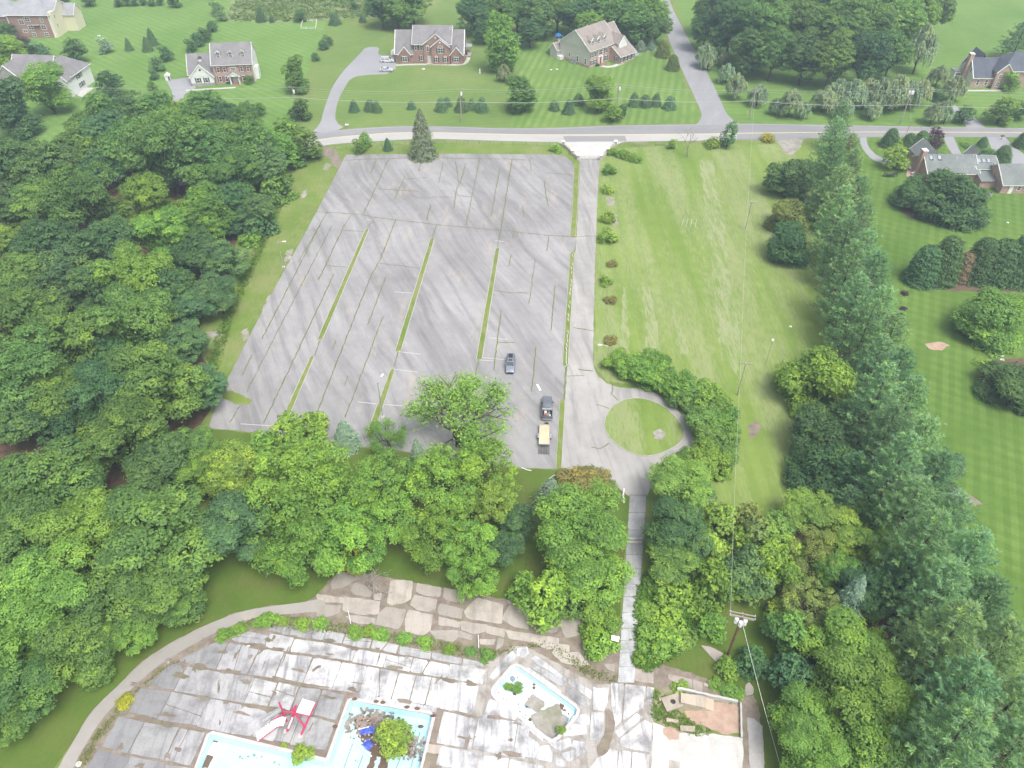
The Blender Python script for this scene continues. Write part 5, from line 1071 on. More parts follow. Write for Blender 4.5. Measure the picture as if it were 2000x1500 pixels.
def wire(a, b, sag=.6, r=.022, name='overhead_wire', label='', grp='overhead wires'):
    a, b = Vector(a), Vector(b); n = 14; pts = []
    for i in range(n + 1): t = i / n; p = a.lerp(b, t); p.z -= sag * 4 * t * (1 - t); pts.append(p)
    return tag(MB().path(pts, r, 4).build(name, WIRE), label, 'wire', grp)
def at(u, v, z, dx=0, dy=0): x, y = S(u, v); return (x + dx, y + dy, z)
LINEP = [(581, 228, 9.3), (901, 237, 10.1), (1203, 230, 10.5), (1463, 235, 9.7), (1758, 243, 11.2)]
ends = [(100, 225, 9.5)] + LINEP + [(2300, 250, 11)]
nm = ['at the far left', 'over the long house drive', 'before the middle houses', 'beside the side road', 'before the silver trees', 'at the far right']
for i in range(len(ends) - 1):
    a, b = ends[i], ends[i + 1]
    wire(at(*a), at(*b), 1.0, .034, label=f'thin top power wire {nm[i]}')
    wire(at(a[0], a[1], a[2] - .8, 0, .4), at(b[0], b[1], b[2] - .8, 0, .4), 1.0, .02, label=f'thin second power wire {nm[i]}')
    wire(at(a[0], a[1], 6.2), at(b[0], b[1], 6.2), .8, .075, name='telephone_cable', label=f'thick low telephone cable {nm[i]}')
wire(at(1421, 1281, 10.5, -1.6), at(1440, 772, 8.0, -.9), .8, .022, label='wire from the transformer pole to the field pole'); wire(at(1440, 772, 8.0, -.9), at(1456, 447, 7.5, -.9), .8, .022, label='wire between the two T shaped field poles'); wire(at(1456, 447, 7.5, -.9), at(1463, 235, 9.4), .8, .022, label='wire from the upper field pole to the road')
wire(at(1421, 1281, 9.0, .2, -.2), (*S(1520, 1510), 1.5), .3, .022, label='service wire slanting down from the transformer pole'); wire(at(1758, 243, 9.5), at(1768, 268, 5.0), .1, .02, label='guy wire from the leaning utility pole to the guy pole')

# ================================================================ GATE, WALLS, FENCES
STW = m_brick('pale_stonework', (.50, .47, .43), (.42, .39, .35), (.36, .33, .3), .5)
def pillar(u, v, label):
    o = empty('gate_pillar', (*S(u, v), 0)); tag(o, label, 'pillar', 'entrance pillars'); MB().box(-.4, .4, -.4, .4, 0, 1.35).build('shaft', STW, o); MB().box(-.5, .5, -.5, .5, 1.35, 1.52).build('cap', WHITE, o)
pillar(1129, 311.5, 'pale stone pillar at the left end of the metal gate'); pillar(1173.5, 311.5, 'pale stone pillar at the right end of the metal gate'); pillar(1118, 302, 'pale stone pillar midway along the left entrance wall'); pillar(1187, 299, 'pale stone pillar midway along the right entrance wall'); pillar(1100, 284.5, 'pale stone pillar at the road end of the left entrance wall'); pillar(1202, 284, 'pale stone pillar at the road end of the right entrance wall')
for px, lb in (([(1101, 286), (1110, 293), (1117, 301)], 'low curved stone wall left of the apron, road half'), ([(1119, 303.5), (1125, 308), (1128, 310.5)], 'low curved stone wall left of the apron, gate half'), ([(1200.5, 285.5), (1194, 291), (1188.5, 297.5)], 'low curved stone wall right of the apron, road half'), ([(1185.5, 300.5), (1179, 307), (1175, 310.5)], 'low curved stone wall right of the apron, gate half')):
    tag(MB().prism(ribbon(smooth_line(SP(px), 2), .45), 0, .85).build('wing_wall', STW), lb, 'wall', 'entrance wing walls')
gt = empty('entrance_gate', (*S(1151.5, 311.5), 0)); tag(gt, 'low white pipe gate in two leaves across the entrance drive', 'gate'); W2 = (S(1172, 311)[0] - S(1131, 311)[0]) / 2
GM = m_plain('gate_metal', (.40, .36, .33), .6, .3, .3)
for s_ in (-1, 1):
    lf = MB()
    for z in (.25, .6, 1.0): lf.tube((s_ * W2, 0, z), (s_ * .05, 0, z + (.12 if z == 1.0 else 0)), .04, .04, 6)
    for k in range(7): x = s_ * (W2 * (1 - k / 6) + .05 * k / 6); lf.tube((x, 0, .1), (x, 0, 1.1), .03, .03, 5)
    l_ = lf.build('leaf', GM, gt); MB().cbox((s_ * .7, -.06, .75), (.35, .03, .3)).build('sign_plate', WHITE, l_)
def fence(pts, label, post=WOOD, rails=2, gap=2.6, h=1.1, rmat=None, r=.03):
    p = SP(pts); o = empty('fence', (*p[0], 0)); tag(o, label, 'fence', 'fences'); k = 0; x0, y0 = p[0]
    for a, b in zip(p, p[1:]):
        L = math.dist(a, b); n = max(1, int(L / gap))
        for i in range(n + 1):
            x, y = a[0] + (b[0] - a[0]) * i / n - x0, a[1] + (b[1] - a[1]) * i / n - y0
            if i < n or b is p[-1]: MB().tube((x, y, 0), (x, y, h), .06, .05, 5).build('post', post, o)
        for j in range(rails): z = h * (j + .9) / (rails + .2); MB().tube((a[0] - x0, a[1] - y0, z), (b[0] - x0, b[1] - y0, z), r, r, 4).build('rail', rmat or post, o)
fence([(655, 293), (700, 287), (790, 282), (870, 280), (980, 282), (1096, 286)], 'thin wire fence between the road and the top of the car park', WOOD, 3, 3.0, 1.1, WIRE, .018)
fence([(1212, 283), (1262, 284)], 'thin rail fence right of the entrance apron', WOOD, 2, 3.0, 1.0)
fence([(1280, 284), (1305, 284)], 'short wooden rail fence between entrance and bare tree', WOOD, 2, 2.4, 1.1, None, .06); fence([(1240, 286), (1262, 286)], 'short wooden rail fence nearest the entrance', WOOD, 2, 2.4, 1.1, None, .06)
fence([(588, 56), (592, 42), (619, 42), (617, 58), (588, 58)], 'white fence around the small vegetable plot on the far lawn', WHITE, 2, 1.6, 1.1, None, .05)
def mailbox(u, v, label, mat=WHITE):
    o = empty('mailbox', (*S(u, v), 0)); tag(o, label, 'mailbox'); MB().box(-.06, .06, -.06, .06, 0, 1.05).build('post', WOOD, o); MB().box(-.5, .5, -.16, .16, 1.05, 1.3).tube((-.5, 0, 1.3), (.5, 0, 1.3), .16, .16, 10).build('box', mat, o)
mailbox(678.5, 251, 'white mailbox where the long house drive meets the road'); mailbox(1955, 273, 'dark mailbox at the drive of the pink brick house', DARKM)
for i, (u, v) in enumerate(((1332, 440), (1340, 441), (1348, 442), (1357, 443))):
    o = empty('white_post', (*S(u, v), 0)); tag(o, f'short white post in the dry field, {ORD_[i]} of four from left', 'post', 'four white posts'); MB().tube((0, 0, 0), (.12, 0, 1.9), .07, .06, 6).build('shaft', CER, o); MB().tube((.12, 0, 1.9), (.12, 0, 2.0), .09, .05, 6).build('cap', CER, o)

# ================================================================ RUIN AND SMALL THINGS
def wallseg(px, h, wd, label, mat=CONC_PLAIN): return tag(MB().prism(ccw(rough(ribbon(SP(ZR(px)), wd), .04, .5, 3)), 0, h).build('foundation_wall', mat), label, 'wall', 'foundation walls')
wallseg([(1130, 712), (1160, 708), (1400, 765), (1620, 812)], .9, .3, 'pale concrete wall along the back of the ruined foundation'); wallseg([(1648, 818), (1652, 950), (1656, 1095)], .6, .22, 'thin concrete wall at the right side of the ruined foundation')
bl = [S(*q, .8) for q in ZR([(1165, 725), (1355, 748), (1350, 842), (1165, 802)])]
ld = MB().prism(bl, 0, .9).build('landing', CONC_TAN); ld.color = (1.15, 1.08, .98, 1); tag(ld, 'raised tan concrete landing with steps in the ruin', 'landing')
a0, a1 = Vector(bl[1]), Vector(bl[2]); dr_ = Vector((a0 - Vector(bl[0]))).normalized()
for i in range(5):
    q0, q1 = a0 + dr_ * (.28 * i), a1 + dr_ * (.28 * i); q2, q3 = a1 + dr_ * (.28 * (i + 1)), a0 + dr_ * (.28 * (i + 1)); s_ = MB().prism([tuple(q0), tuple(q1), tuple(q2), tuple(q3)], 0, .75 - .15 * i).build('step', CONC_TAN, ld); s_.color = (1.2, 1.1, .95, 1)
c_ = ZR([(1000, 775), (1145, 730), (1185, 840), (1050, 885)]); hole_c = S(*ZR([(1098, 803)])[0]); hr = .36
hp = [(hole_c[0] + hr * math.cos(t), hole_c[1] + hr * math.sin(t)) for t in np.linspace(0, 2 * math.pi, 17)[:-1]]
cs_ = sheet('cover_slab', SP(c_), .42, CONC_TAN, None, None, [hp]); cs_.color = (1.0, .95, .85, 1); tag(cs_, 'square tan concrete slab with a round hole beside the ruin', 'slab'); cs_.modifiers.new('solid', 'SOLIDIFY').thickness = .3
MB().disc((*hole_c, .12), (0, 0, 1), .35, .06, 16).build('hole_floor', DARKM, cs_)
for i, l in enumerate(([(1155, 995), (1280, 1000), (1275, 1045), (1160, 1035)], [(1045, 935), (1145, 950), (1140, 975), (1045, 960)], [(985, 770), (1015, 768), (1020, 790), (990, 795)])):
    o = MB().prism(rough(SP(ZR(l)), .04, .3, i), 0, .32).build('concrete_block', CONC_TAN); o.color = (1.1, 1.0, .88, 1); tag(o, ('long broken concrete block on the edge of the foundation floor', 'smaller broken concrete block below the holed slab', 'small concrete lump left of the holed slab')[i], 'concrete block', 'broken blocks')

flat_o = MB().poly([(x, y, .07) for x, y in ccw(SP(ZR([(1068, 1268), (1160, 1285), (1155, 1345), (1065, 1345)])))]).build('floor_patch', CONC_TAN, ruin)
o = empty('backboard', (*S(1199, 1262), 0), R(-15)); tag(o, 'small white board on a post beside the walk among shrubs', 'board'); MB().tube((0, .1, 0), (0, .1, 2.0), .05, .05, 6).build('post', STEEL, o); MB().cbox((0, 0, 2.1), (1.1, .7, .08), 0, .5).build('panel', WHITE, o)
def pipe(pts, z, r, label, mat=CER, name='pipe'): return tag(MB().path([(*S(u, v, z), z) for u, v in pts], r, 7).build(name, mat), label, 'pipe', 'loose pipes')
pipe([(1219, 954), (1217, 968), (1219, 982)], .12, .14, 'white pipe lying beside the top of the concrete walk'); pipe([(1018, 913), (1030, 918), (1038, 919)], .1, .08, 'thin white pipe at the bottom edge of the car park'); pipe([(1068, 938), (1082, 928), (1092, 929)], .1, .08, 'thin grey pipe beside the lowest island strip', STEEL)
pipe([(680, 1193), (685, 1218)], .4, .06, 'thin white post fallen on the left of the terrace'); pipe([(934, 1240), (935, 1266)], .4, .06, 'thin white post fallen on the middle of the terrace')
def lid(u, v, r, label, mat=CER):
    o = tag(MB().disc((0, 0, .06), (0, 0, 1), r, .12, 14).build('tank_lid', mat), label, 'lid', 'buried tank lids'); o.location = (*S(u, v), 0); MB().disc((0, 0, .16), (0, 0, 1), r * .3, .1, 10).build('knob', STEEL, o)
lid(827, 135, .55, 'white tank lid on the lawn below the red brick house'); lid(1076, 136.5, .45, 'white tank lid on the corner lawn, left of two'); lid(1088, 135.5, .45, 'white tank lid on the corner lawn, right of two'); lid(193, 70, .55, 'white tank lid on the upper left lawn'); lid(1544, 638, .3, 'small white lid in the dry field'); lid(1924, 433, .7, 'grey round lid on the right lawn below the big dark tree', STEEL); lid(1968, 435, .3, 'tiny white lid on the right lawn'); lid(485, 1264, .28, 'small white drain cap at the top of the deck'); lid(154, 1493, .35, 'round white cap beside the curved path'); lid(329, 1291, .4, 'round rusty cover beside the curved path', RUB)
o = empty('garden_statue', (*S(937, 144), 0)); tag(o, 'slim pale statue on the lawn right of the red brick house', 'statue'); MB().tube((0, 0, 0), (0, 0, .3), .4, .35, 8).build('plinth', CONC_PLAIN, o); MB().tube((0, 0, .3), (.05, 0, 1.2), .22, .26, 8).tube((.05, 0, 1.2), (.05, 0, 1.5), .26, .1, 8).tube((.05, 0, 1.5), (.05, 0, 1.85), .14, .12, 8).build('figure', CER, o)
# white stump with roots on the right lawn
sm = MB(); g = random.Random(4)
for i in range(11):
    a = i * .57; L = g.uniform(.7, 1.5); sm.path([(0, 0, .35), (math.cos(a) * L * .5, math.sin(a) * L * .5, .28), (math.cos(a + g.uniform(-.3, .3)) * L, math.sin(a + .1) * L, .05)], .13, 5, .04)
o = empty('tree_stump', (*S(1868, 967), 0)); tag(o, 'bleached white tree stump with spreading roots beside the pines', 'stump'); sm.build('roots', CER, o); MB().tube((0, 0, .1), (0, 0, .6), .4, .3, 9).build('bole', CER, o)
for i, (u, v) in enumerate(((1951, 672), (1954, 679), (1956, 687), (1956.5, 695), (1957, 703))):
    o = tag(MB().prism(smooth_poly([(-.4, -.3), (.4, -.35), (.45, .3), (-.35, .35)], 1), 0, .09).build('stepping_stone', CONC_PLAIN), f'pale stepping stone at the right edge, {ORD_[i]} from top', 'stepping stone', 'stepping stones'); o.location = (*S(u, v), 0)
# play things behind the beige house
ps_ = empty('play_set', (*S(1092, 84), 0), R(30)); tag(ps_, 'toy play set with blue roof and yellow slide behind the beige house', 'play set')
MB().box(-1, 1, -1, 1, 1.3, 1.4).build('platform', WHITE, ps_); MB().hexa([(-1.2, -1.2, 2.7), (1.2, -1.2, 2.7), (1.2, 1.2, 2.7), (-1.2, 1.2, 2.7), (-.2, -1.2, 3.4), (.2, -1.2, 3.4), (.2, 1.2, 3.4), (-.2, 1.2, 3.4)]).build('roof', m_plain('blue_plastic', (.05, .22, .55), .4), ps_); MB().hexa([(-.5, -3.2, .1), (.5, -3.2, .1), (.5, -1, 1.3), (-.5, -1, 1.3), (-.5, -3.2, .3), (.5, -3.2, .3), (.5, -1, 1.5), (-.5, -1, 1.5)]).build('slide', m_plain('yellow_plastic', (.65, .5, .06), .4), ps_)
for x in (-.95, .95):
    for y in (-.95, .95): MB().box(x - .06, x + .06, y - .06, y + .06, 0, 2.7).build('post', WHITE, ps_)
o = empty('swing_set', (*S(1031, 68), 0), R(15)); tag(o, 'red framed swing set with teal canopy at the far wood edge', 'swing set'); RW = m_plain('red_stained_wood', (.28, .1, .08), .8)
for x in (-1.6, 1.6): MB().tube((x, -1, 0), (x, 0, 2.6), .08, .08, 6).tube((x, 1, 0), (x, 0, 2.6), .08, .08, 6).build('frame', RW, o)
MB().tube((-1.7, 0, 2.6), (1.7, 0, 2.6), .08, .08, 6).build('top_bar', RW, o); MB().box(.2, 1.5, -.7, .7, 2.75, 2.9).build('canopy', m_plain('teal_plastic', (.1, .4, .42), .4), o); MB().box(-.8, -.3, -.15, .15, .5, .56).tube((-.55, 0, .5), (-.55, 0, 2.6), .02, .02, 4).build('swing_seat', DARKM, o)
o = empty('dark_canopy', (*S(1410, 68), 0), R(20)); tag(o, 'dark canopy frame at the left edge of the far right wood', 'canopy'); MB().box(-2, 2, -.9, .9, 2.2, 2.5).build('canopy', DARKM, o)
for x in (-1.7, 1.7): MB().tube((x, 0, 0), (x, 0, 2.2), .12, .12, 6).build('post', DARKM, o)

o = empty('garden_hammock', (*S(1738, 345), 0)); tag(o, 'dark garden hammock frame under the light green tree by the brick patio', 'hammock'); MB().hexa([(-1.8, -.5, .9), (0, -.6, .5), (0, .6, .5), (-1.8, .5, .9), (-1.8, -.5, .95), (0, -.6, .55), (0, .6, .55), (-1.8, .5, .95)]).hexa([(0, -.6, .5), (1.8, -.5, .9), (1.8, .5, .9), (0, .6, .5), (0, -.6, .55), (1.8, -.5, .95), (1.8, .5, .95), (0, .6, .55)]).build('bed', DARKM, o)
for x in (-1.9, 1.9): MB().tube((x, 0, 0), (x, 0, 1.2), .07, .06, 6).build('post', DARKM, o)
o = tag(MB().box(-.06, .06, -.06, .06, 0, 1.1).build('yellow_marker', m_plain('yellow_marker_paint', (.6, .5, .04), .5)), 'yellow hydrant marker by the junction pole', 'marker'); o.location = (*S(1458, 226), 0); MB().tube((0, 0, 1.1), (0, 0, 1.4), .14, .1, 8).build('head', MATS['yellow_marker_paint'], o)
# ================================================================ TREES AND PLANTS
def leaf_mesh(name, c, nrm, size, asp, tint, rng, droop=None):
    """many leaf-shaped quads as one mesh"""
    N = len(c); nrm = nrm / (np.linalg.norm(nrm, axis=1, keepdims=True) + 1e-9)
    if droop is None:
        r = rng.normal(size=(N, 3))
    else:
        r = droop + rng.normal(size=(N, 3)) * .25
    t = r - nrm * np.sum(r * nrm, axis=1, keepdims=True); t /= (np.linalg.norm(t, axis=1, keepdims=True) + 1e-9)
    b = np.cross(nrm, t); s = size[:, None]; a = (size * asp)[:, None]
    sag = nrm * s * .22
    v = np.empty((N, 4, 3), np.float32)
    v[:, 0] = c - t * s - sag; v[:, 1] = c + b * a + t * s * .1; v[:, 2] = c + t * s - sag; v[:, 3] = c - b * a + t * s * .1
    me = bpy.data.meshes.new(name); me.vertices.add(N * 4); me.vertices.foreach_set('co', v.ravel())
    me.loops.add(N * 4); me.loops.foreach_set('vertex_index', np.arange(N * 4, dtype=np.int32))
    me.polygons.add(N); me.polygons.foreach_set('loop_start', np.arange(0, N * 4, 4, dtype=np.int32))
    try: me.polygons.foreach_set('loop_total', np.full(N, 4, np.int32))
    except Exception: pass
    me.update(calc_edges=True)
    at = me.attributes.new('tint', 'FLOAT', 'FACE'); at.data.foreach_set('value', np.clip(tint, 0, 1).astype(np.float32))
    me.materials.append(LEAF); return me
def sph(n, rng, jit=.35):
    i = np.arange(n) + .5; ph = np.arccos(1 - 2 * i / n); th = math.pi * (1 + 5 ** .5) * i + rng.uniform(0, 6)
    p = np.stack([np.cos(th) * np.sin(ph), np.sin(th) * np.sin(ph), np.cos(ph)], 1) + rng.normal(size=(n, 3)) * jit * 2 / math.sqrt(n)
    return p / np.linalg.norm(p, axis=1, keepdims=True)
def limbs(pts, z0, r, rng, base=(0, 0, 0)):
    m = MB(); top = Vector((0, 0, z0)); m.tube((0, 0, -.15), (0, 0, .35), r * 1.5, r * 1.08, 8); m.tube((0, 0, .35), top, r * 1.08, r * .8, 8)
    for p in pts:
        p = Vector(p); mid = top.lerp(p, .5) + Vector((rng.normal() * .25, rng.normal() * .25, .35)); rr = r * .5
        m.tube(top - Vector((0, 0, rng.uniform(0, z0 * .25))), mid, rr, rr * .65, 6); m.tube(mid, p, rr * .65, rr * .25, 5)
    return m
def broad(seed, Rr=6.0, z0=3.0, hgt=12.0, nl=11, nclump=34, nleaf=26, leaf=.36, spread=.62, lob=.46, clr=.95, flat=1.0, jag=.3, gap=.0, inner=.10):
    """lobed broadleaf crown: lobes carry twig clumps, clumps carry leaves"""
    g = np.random.default_rng(seed); cz = z0 + hgt * .45; H2 = hgt * .5
    L = [(np.array([0, 0, cz + H2 * .42]), Rr * lob * 1.05)]
    for i in range(nl - 1):
        a = 2.4 * i + g.uniform(-.4, .4); zz = g.uniform(-.75, .55); rad = spread * math.sqrt(max(.15, 1 - (zz * .8) ** 2)) * g.uniform(.82, 1.12)
        L.append((np.array([math.cos(a) * rad * Rr, math.sin(a) * rad * Rr, cz + zz * H2]), Rr * lob * g.uniform(.7, 1.08)))
    cs, ns, tn, sz = [], [], [], []
    core = np.array([0, 0, cz])
    for (lc, lr) in L:
        d = sph(nclump, g); cp = lc + d * lr * np.array([1, 1, flat * .85]) * g.uniform(.82, 1.08, size=(nclump, 1))
        out = cp - core; out /= np.linalg.norm(out, axis=1, keepdims=True) + 1e-9
        keep = (np.sum(d * out, axis=1) > -.35) & (cp[:, 2] > z0 * .35) & (g.random(nclump) > gap)
        lt = g.normal(0, .10)
        for p, dd in zip(cp[keep], d[keep]):
            k = int(nleaf * g.uniform(.7, 1.3)); q = g.normal(size=(k, 3)); q /= np.linalg.norm(q, axis=1, keepdims=True)
            q[:, 2] = np.abs(q[:, 2]) * .9 - .25
            r = clr * g.uniform(.55, 1.0, size=(k, 1)) * g.uniform(.7, 1.25)
            pos = p + (q * np.array([1, 1, .75]) + dd * .25) * r
            nn = q * .55 + np.array([0, 0, .75]) + dd * .35 + g.normal(size=(k, 3)) * jag
            cs.append(pos); ns.append(nn); tn.append(np.clip(.5 + lt + g.normal(0, .16) + g.normal(0, .13, k), 0, 1)); sz.append(leaf * g.uniform(.6, 1.25, k))
    n2 = int(sum(len(x) for x in cs) * inner)
    if n2:
        q = g.normal(size=(n2, 3)); q /= np.linalg.norm(q, axis=1, keepdims=True); q *= g.uniform(.3, .85, (n2, 1)) ** .5
        cs.append(core + q * np.array([Rr * .75, Rr * .75, H2 * .8])); ns.append(g.normal(size=(n2, 3)) + np.array([0, 0, .6])); tn.append(np.full(n2, .4)); sz.append(leaf * 1.4 * g.uniform(.7, 1.2, n2))
    c = np.concatenate(cs); low = c[:, 2] < .15; c[low, 2] = .15 + g.random(low.sum()) * .2
    me = leaf_mesh('crown', c, np.concatenate(ns), np.concatenate(sz), .52, np.concatenate(tn), g)
    tm = limbs([l[0] for l in L[1:8]], max(.6, z0 * 1.15), Rr * .055 + .05, g).mesh('trunk', BARK, True)
    return dict(crown=me, trunk=tm, R=Rr, cz=cz, top=z0 + hgt)
def pine(seed, Rr=5.0, hgt=17.0, nb=120, z0=1.2, tuft=14, needle=.52):
    """white pine: irregular whorls of upswept feathery boughs"""
    g = np.random.default_rng(seed); cs, ns, tn, sz, dr = [], [], [], [], []; tk = MB()
    tk.tube((0, 0, -.15), (0, 0, hgt * .5), .30, .18, 7); tk.tube((0, 0, hgt * .5), (0, 0, hgt * .97), .18, .03, 6)
    for i in range(nb):
        f = (i + g.uniform(0, .8)) / nb; z = z0 + (hgt - z0) * f ** .92; a = 2.399 * i + g.normal(0, .25)
        L = Rr * (1 - f) ** .62 * g.uniform(.72, 1.12) * (.55 + .45 * min(1, f / .12)) + .25
        rise = g.uniform(.05, .45) + f * .5; d = np.array([math.cos(a), math.sin(a), 0]); bt = g.normal(0, .12)
        p0 = np.array([0, 0, z]); p1 = p0 + d * L + np.array([0, 0, L * rise * .55])
        if i % 3 == 0: tk.tube(p0, p0 + (p1 - p0) * .8, .05, .015, 4, False)
        m = max(3, int(L * 3.0))
        for j in range(m):
            t = .22 + .78 * (j + g.random()) / m; side = np.cross(d, [0, 0, 1]) * g.normal(0, .30) * L * (1.08 - t) * 1.1
            c0 = p0 + (p1 - p0) * t + side + np.array([0, 0, L * rise * .45 * t * t + g.normal(0, .10)]) - np.array([0, 0, .12 * L * t * (1 - t)])
            ax = d * .85 + np.array([0, 0, .55 + .3 * t]) + side * .5 / (L + .1) + g.normal(size=3) * .2
            k = tuft; q = ax + g.normal(size=(k, 3)) * .55; q /= np.linalg.norm(q, axis=1, keepdims=True)
            s = needle * g.uniform(.55, 1.1, k)
            cs.append(c0 + q * s[:, None] * .55); dr.append(q); nn = np.cross(q, g.normal(size=(k, 3))); nn[nn[:, 2] < 0] *= -1
            ns.append(nn + np.array([0, 0, .5])); sz.append(s * .62); tn.append(np.clip(.46 + bt + .10 * (t - .5) + g.normal(0, .13, k), 0, 1))
    me = leaf_mesh('crown', np.concatenate(cs), np.concatenate(ns), np.concatenate(sz), .17, np.concatenate(tn), g, np.concatenate(dr))
    return dict(crown=me, trunk=tk.mesh('trunk', BARK, True), R=Rr, cz=hgt * .52, top=hgt)
def cone(seed, Rr=2.6, hgt=9.0, n=6500, z0=.2, power=.9, leaf=.26, asp=.28, layers=16, droop=.35, ragged=.18):
    """spruce or cypress: layered cone of short sprays"""
    g = np.random.default_rng(seed); f = g.random(n) ** 1.55; a = g.uniform(0, 2 * math.pi, n)
    lay = np.round(f * layers) / layers * .75 + f * .25
    rr = Rr * (1 - f) ** power * (1 + ragged * np.sin(a * 5 + lay * 40) * .5 + g.normal(0, ragged * .5, n)) * (1 - .22 * np.abs((f * layers) % 1 - .5))
    u = g.random(n) ** .28; d = np.stack([np.cos(a), np.sin(a), np.zeros(n)], 1)
    c = d * (rr * u)[:, None] + np.stack([np.zeros(n), np.zeros(n), z0 + (hgt - z0) * f - rr * u * droop * .4], 1); c[:, 2] = np.maximum(c[:, 2], .08)
    ax = d + np.array([0, 0, .45 - droop]) + g.normal(size=(n, 3)) * .3
    nn = d * .5 + np.array([0, 0, 1.0]) + g.normal(size=(n, 3)) * .35
    tint = np.clip(.45 + .08 * np.sin(a * 3 + f * 17) + g.normal(0, .16, n), 0, 1)
    me = leaf_mesh('crown', c, nn, leaf * g.uniform(.6, 1.3, n), asp, tint, g, ax)
    tk = MB().tube((0, 0, -.1), (0, 0, hgt * .9), Rr * .07, .02, 7).mesh('trunk', BARK, True)
    return dict(crown=me, trunk=tk, R=Rr, cz=hgt * .42, top=hgt)
def willow(seed, Rr=4.0, hgt=8.5, n=26, strands=16, leaf=.30):
    g = np.random.default_rng(seed); cs, ns, tn, sz, dr = [], [], [], [], []; heads = []
    for i in range(n):
        a = 2.4 * i + g.uniform(-.3, .3); r = Rr * .80 * math.sqrt((i + .5) / n); z = hgt * (1.0 - .55 * (r / Rr) ** 2.0) * g.uniform(.62, 1.0); h = np.array([math.cos(a) * r, math.sin(a) * r, z]); heads.append(h); bt = g.normal(0, .1)
        for s in range(strands):
            q = g.normal(size=2); q /= np.linalg.norm(q); L = hgt * g.uniform(.06, .34); m = max(5, int(L * 9))
            t = np.linspace(0, 1, m)[:, None]; o = np.array([q[0], q[1], 0]) * g.uniform(.4, 1.15)
            p = h + o * np.sqrt(t) + np.array([0, 0, 1]) * (.45 * np.sin(t * 2.2) - L * t ** 1.35) + g.normal(size=(m, 3)) * .07
            cs.append(p); dr.append(np.tile(np.array([q[0] * .35, q[1] * .35, -1.0]), (m, 1)) + g.normal(size=(m, 3)) * .3)
            ns.append(np.tile(o + np.array([0, 0, .9]), (m, 1)) + g.normal(size=(m, 3)) * .4); sz.append(leaf * g.uniform(.6, 1.2, m)); tn.append(np.clip(.5 + bt + g.normal(0, .14, m), 0, 1))
    c = np.concatenate(cs); c[:, 2] = np.maximum(c[:, 2], .3)
    me = leaf_mesh('crown', c, np.concatenate(ns), np.concatenate(sz), .3, np.concatenate(tn), g, np.concatenate(dr))
    tm = limbs(heads[2:20:3], 1.6, .24, g).mesh('trunk', BARK, True)
    return dict(crown=me, trunk=tm, R=Rr, cz=hgt * .58, top=hgt)
def open_tree(seed, Rr=9.0, hgt=13.0, leaf=.26, dens=1.0):
    """wide airy tree with its limbs in view"""
    g = np.random.default_rng(seed); m = MB(); tips = []
    m.tube((0, 0, -.2), (0, 0, 2.6), .62, .5, 9)
    def grow(p, d, L, r, lev):
        q = p + d * L; m.tube(p, q, r, r * .68, 6 if lev < 2 else 4, False)
        if lev >= 2: tips.append((q, L))
        if lev == 4: return
        for k in range(3 if lev < 3 else 2):
            e = d + Vector(g.normal(size=3) * .52) + Vector((0, 0, .10)); e.normalize(); grow(q, e, L * g.uniform(.62, .86), r * .6, lev + 1)
    for i in range(6):
        a = i * 1.05 + g.uniform(-.2, .2); d = Vector((math.cos(a) * .85, math.sin(a) * .85, g.uniform(.45, .9))).normalized(); grow(Vector((0, 0, 2.4)), d, Rr * .33, .26, 0)
    cs, ns, tn, sz = [], [], [], []
    for q, L in tips:
        if g.random() > dens: continue
        k = int(g.uniform(16, 34)); o = g.normal(size=(k, 3)) * np.array([.62, .62, .30]); cs.append(np.array(q) + o); ns.append(g.normal(size=(k, 3)) * .5 + np.array([0, 0, .9])); tn.append(np.clip(.5 + g.normal(0, .12) + g.normal(0, .12, k), 0, 1)); sz.append(leaf * g.uniform(.6, 1.25, k))
    me = leaf_mesh('crown', np.concatenate(cs), np.concatenate(ns), np.concatenate(sz), .5, np.concatenate(tn), g)
    return dict(crown=me, trunk=m.mesh('trunk', BARK, True), R=Rr * .80, cz=hgt * .55, top=hgt)
GREYBARK = m_plain('grey_deadwood', (.30, .27, .24), .95, .05, 0, .2, 2)
def dead(seed, hgt=6.0, spread=.5, depth=4, leanz=.6):
    g = np.random.default_rng(seed); m = MB()
    def grow(p, d, L, r, lev):
        q = p + d * L; m.tube(p, q, r, r * .6, 5, False)
        if lev == depth: return
        for k in range(2 + (g.random() < .6)):
            e = d + Vector(g.normal(size=3) * spread); e.z += .1; e.normalize(); grow(q, e, L * g.uniform(.6, .85), r * .58, lev + 1)
    grow(Vector((0, 0, -.1)), Vector((g.normal() * .08, g.normal() * .08, leanz)).normalized(), hgt * .32, hgt * .022, 0)
    return dict(crown=None, trunk=m.mesh('trunk', GREYBARK, True), R=hgt * .35, cz=hgt * .6, top=hgt)

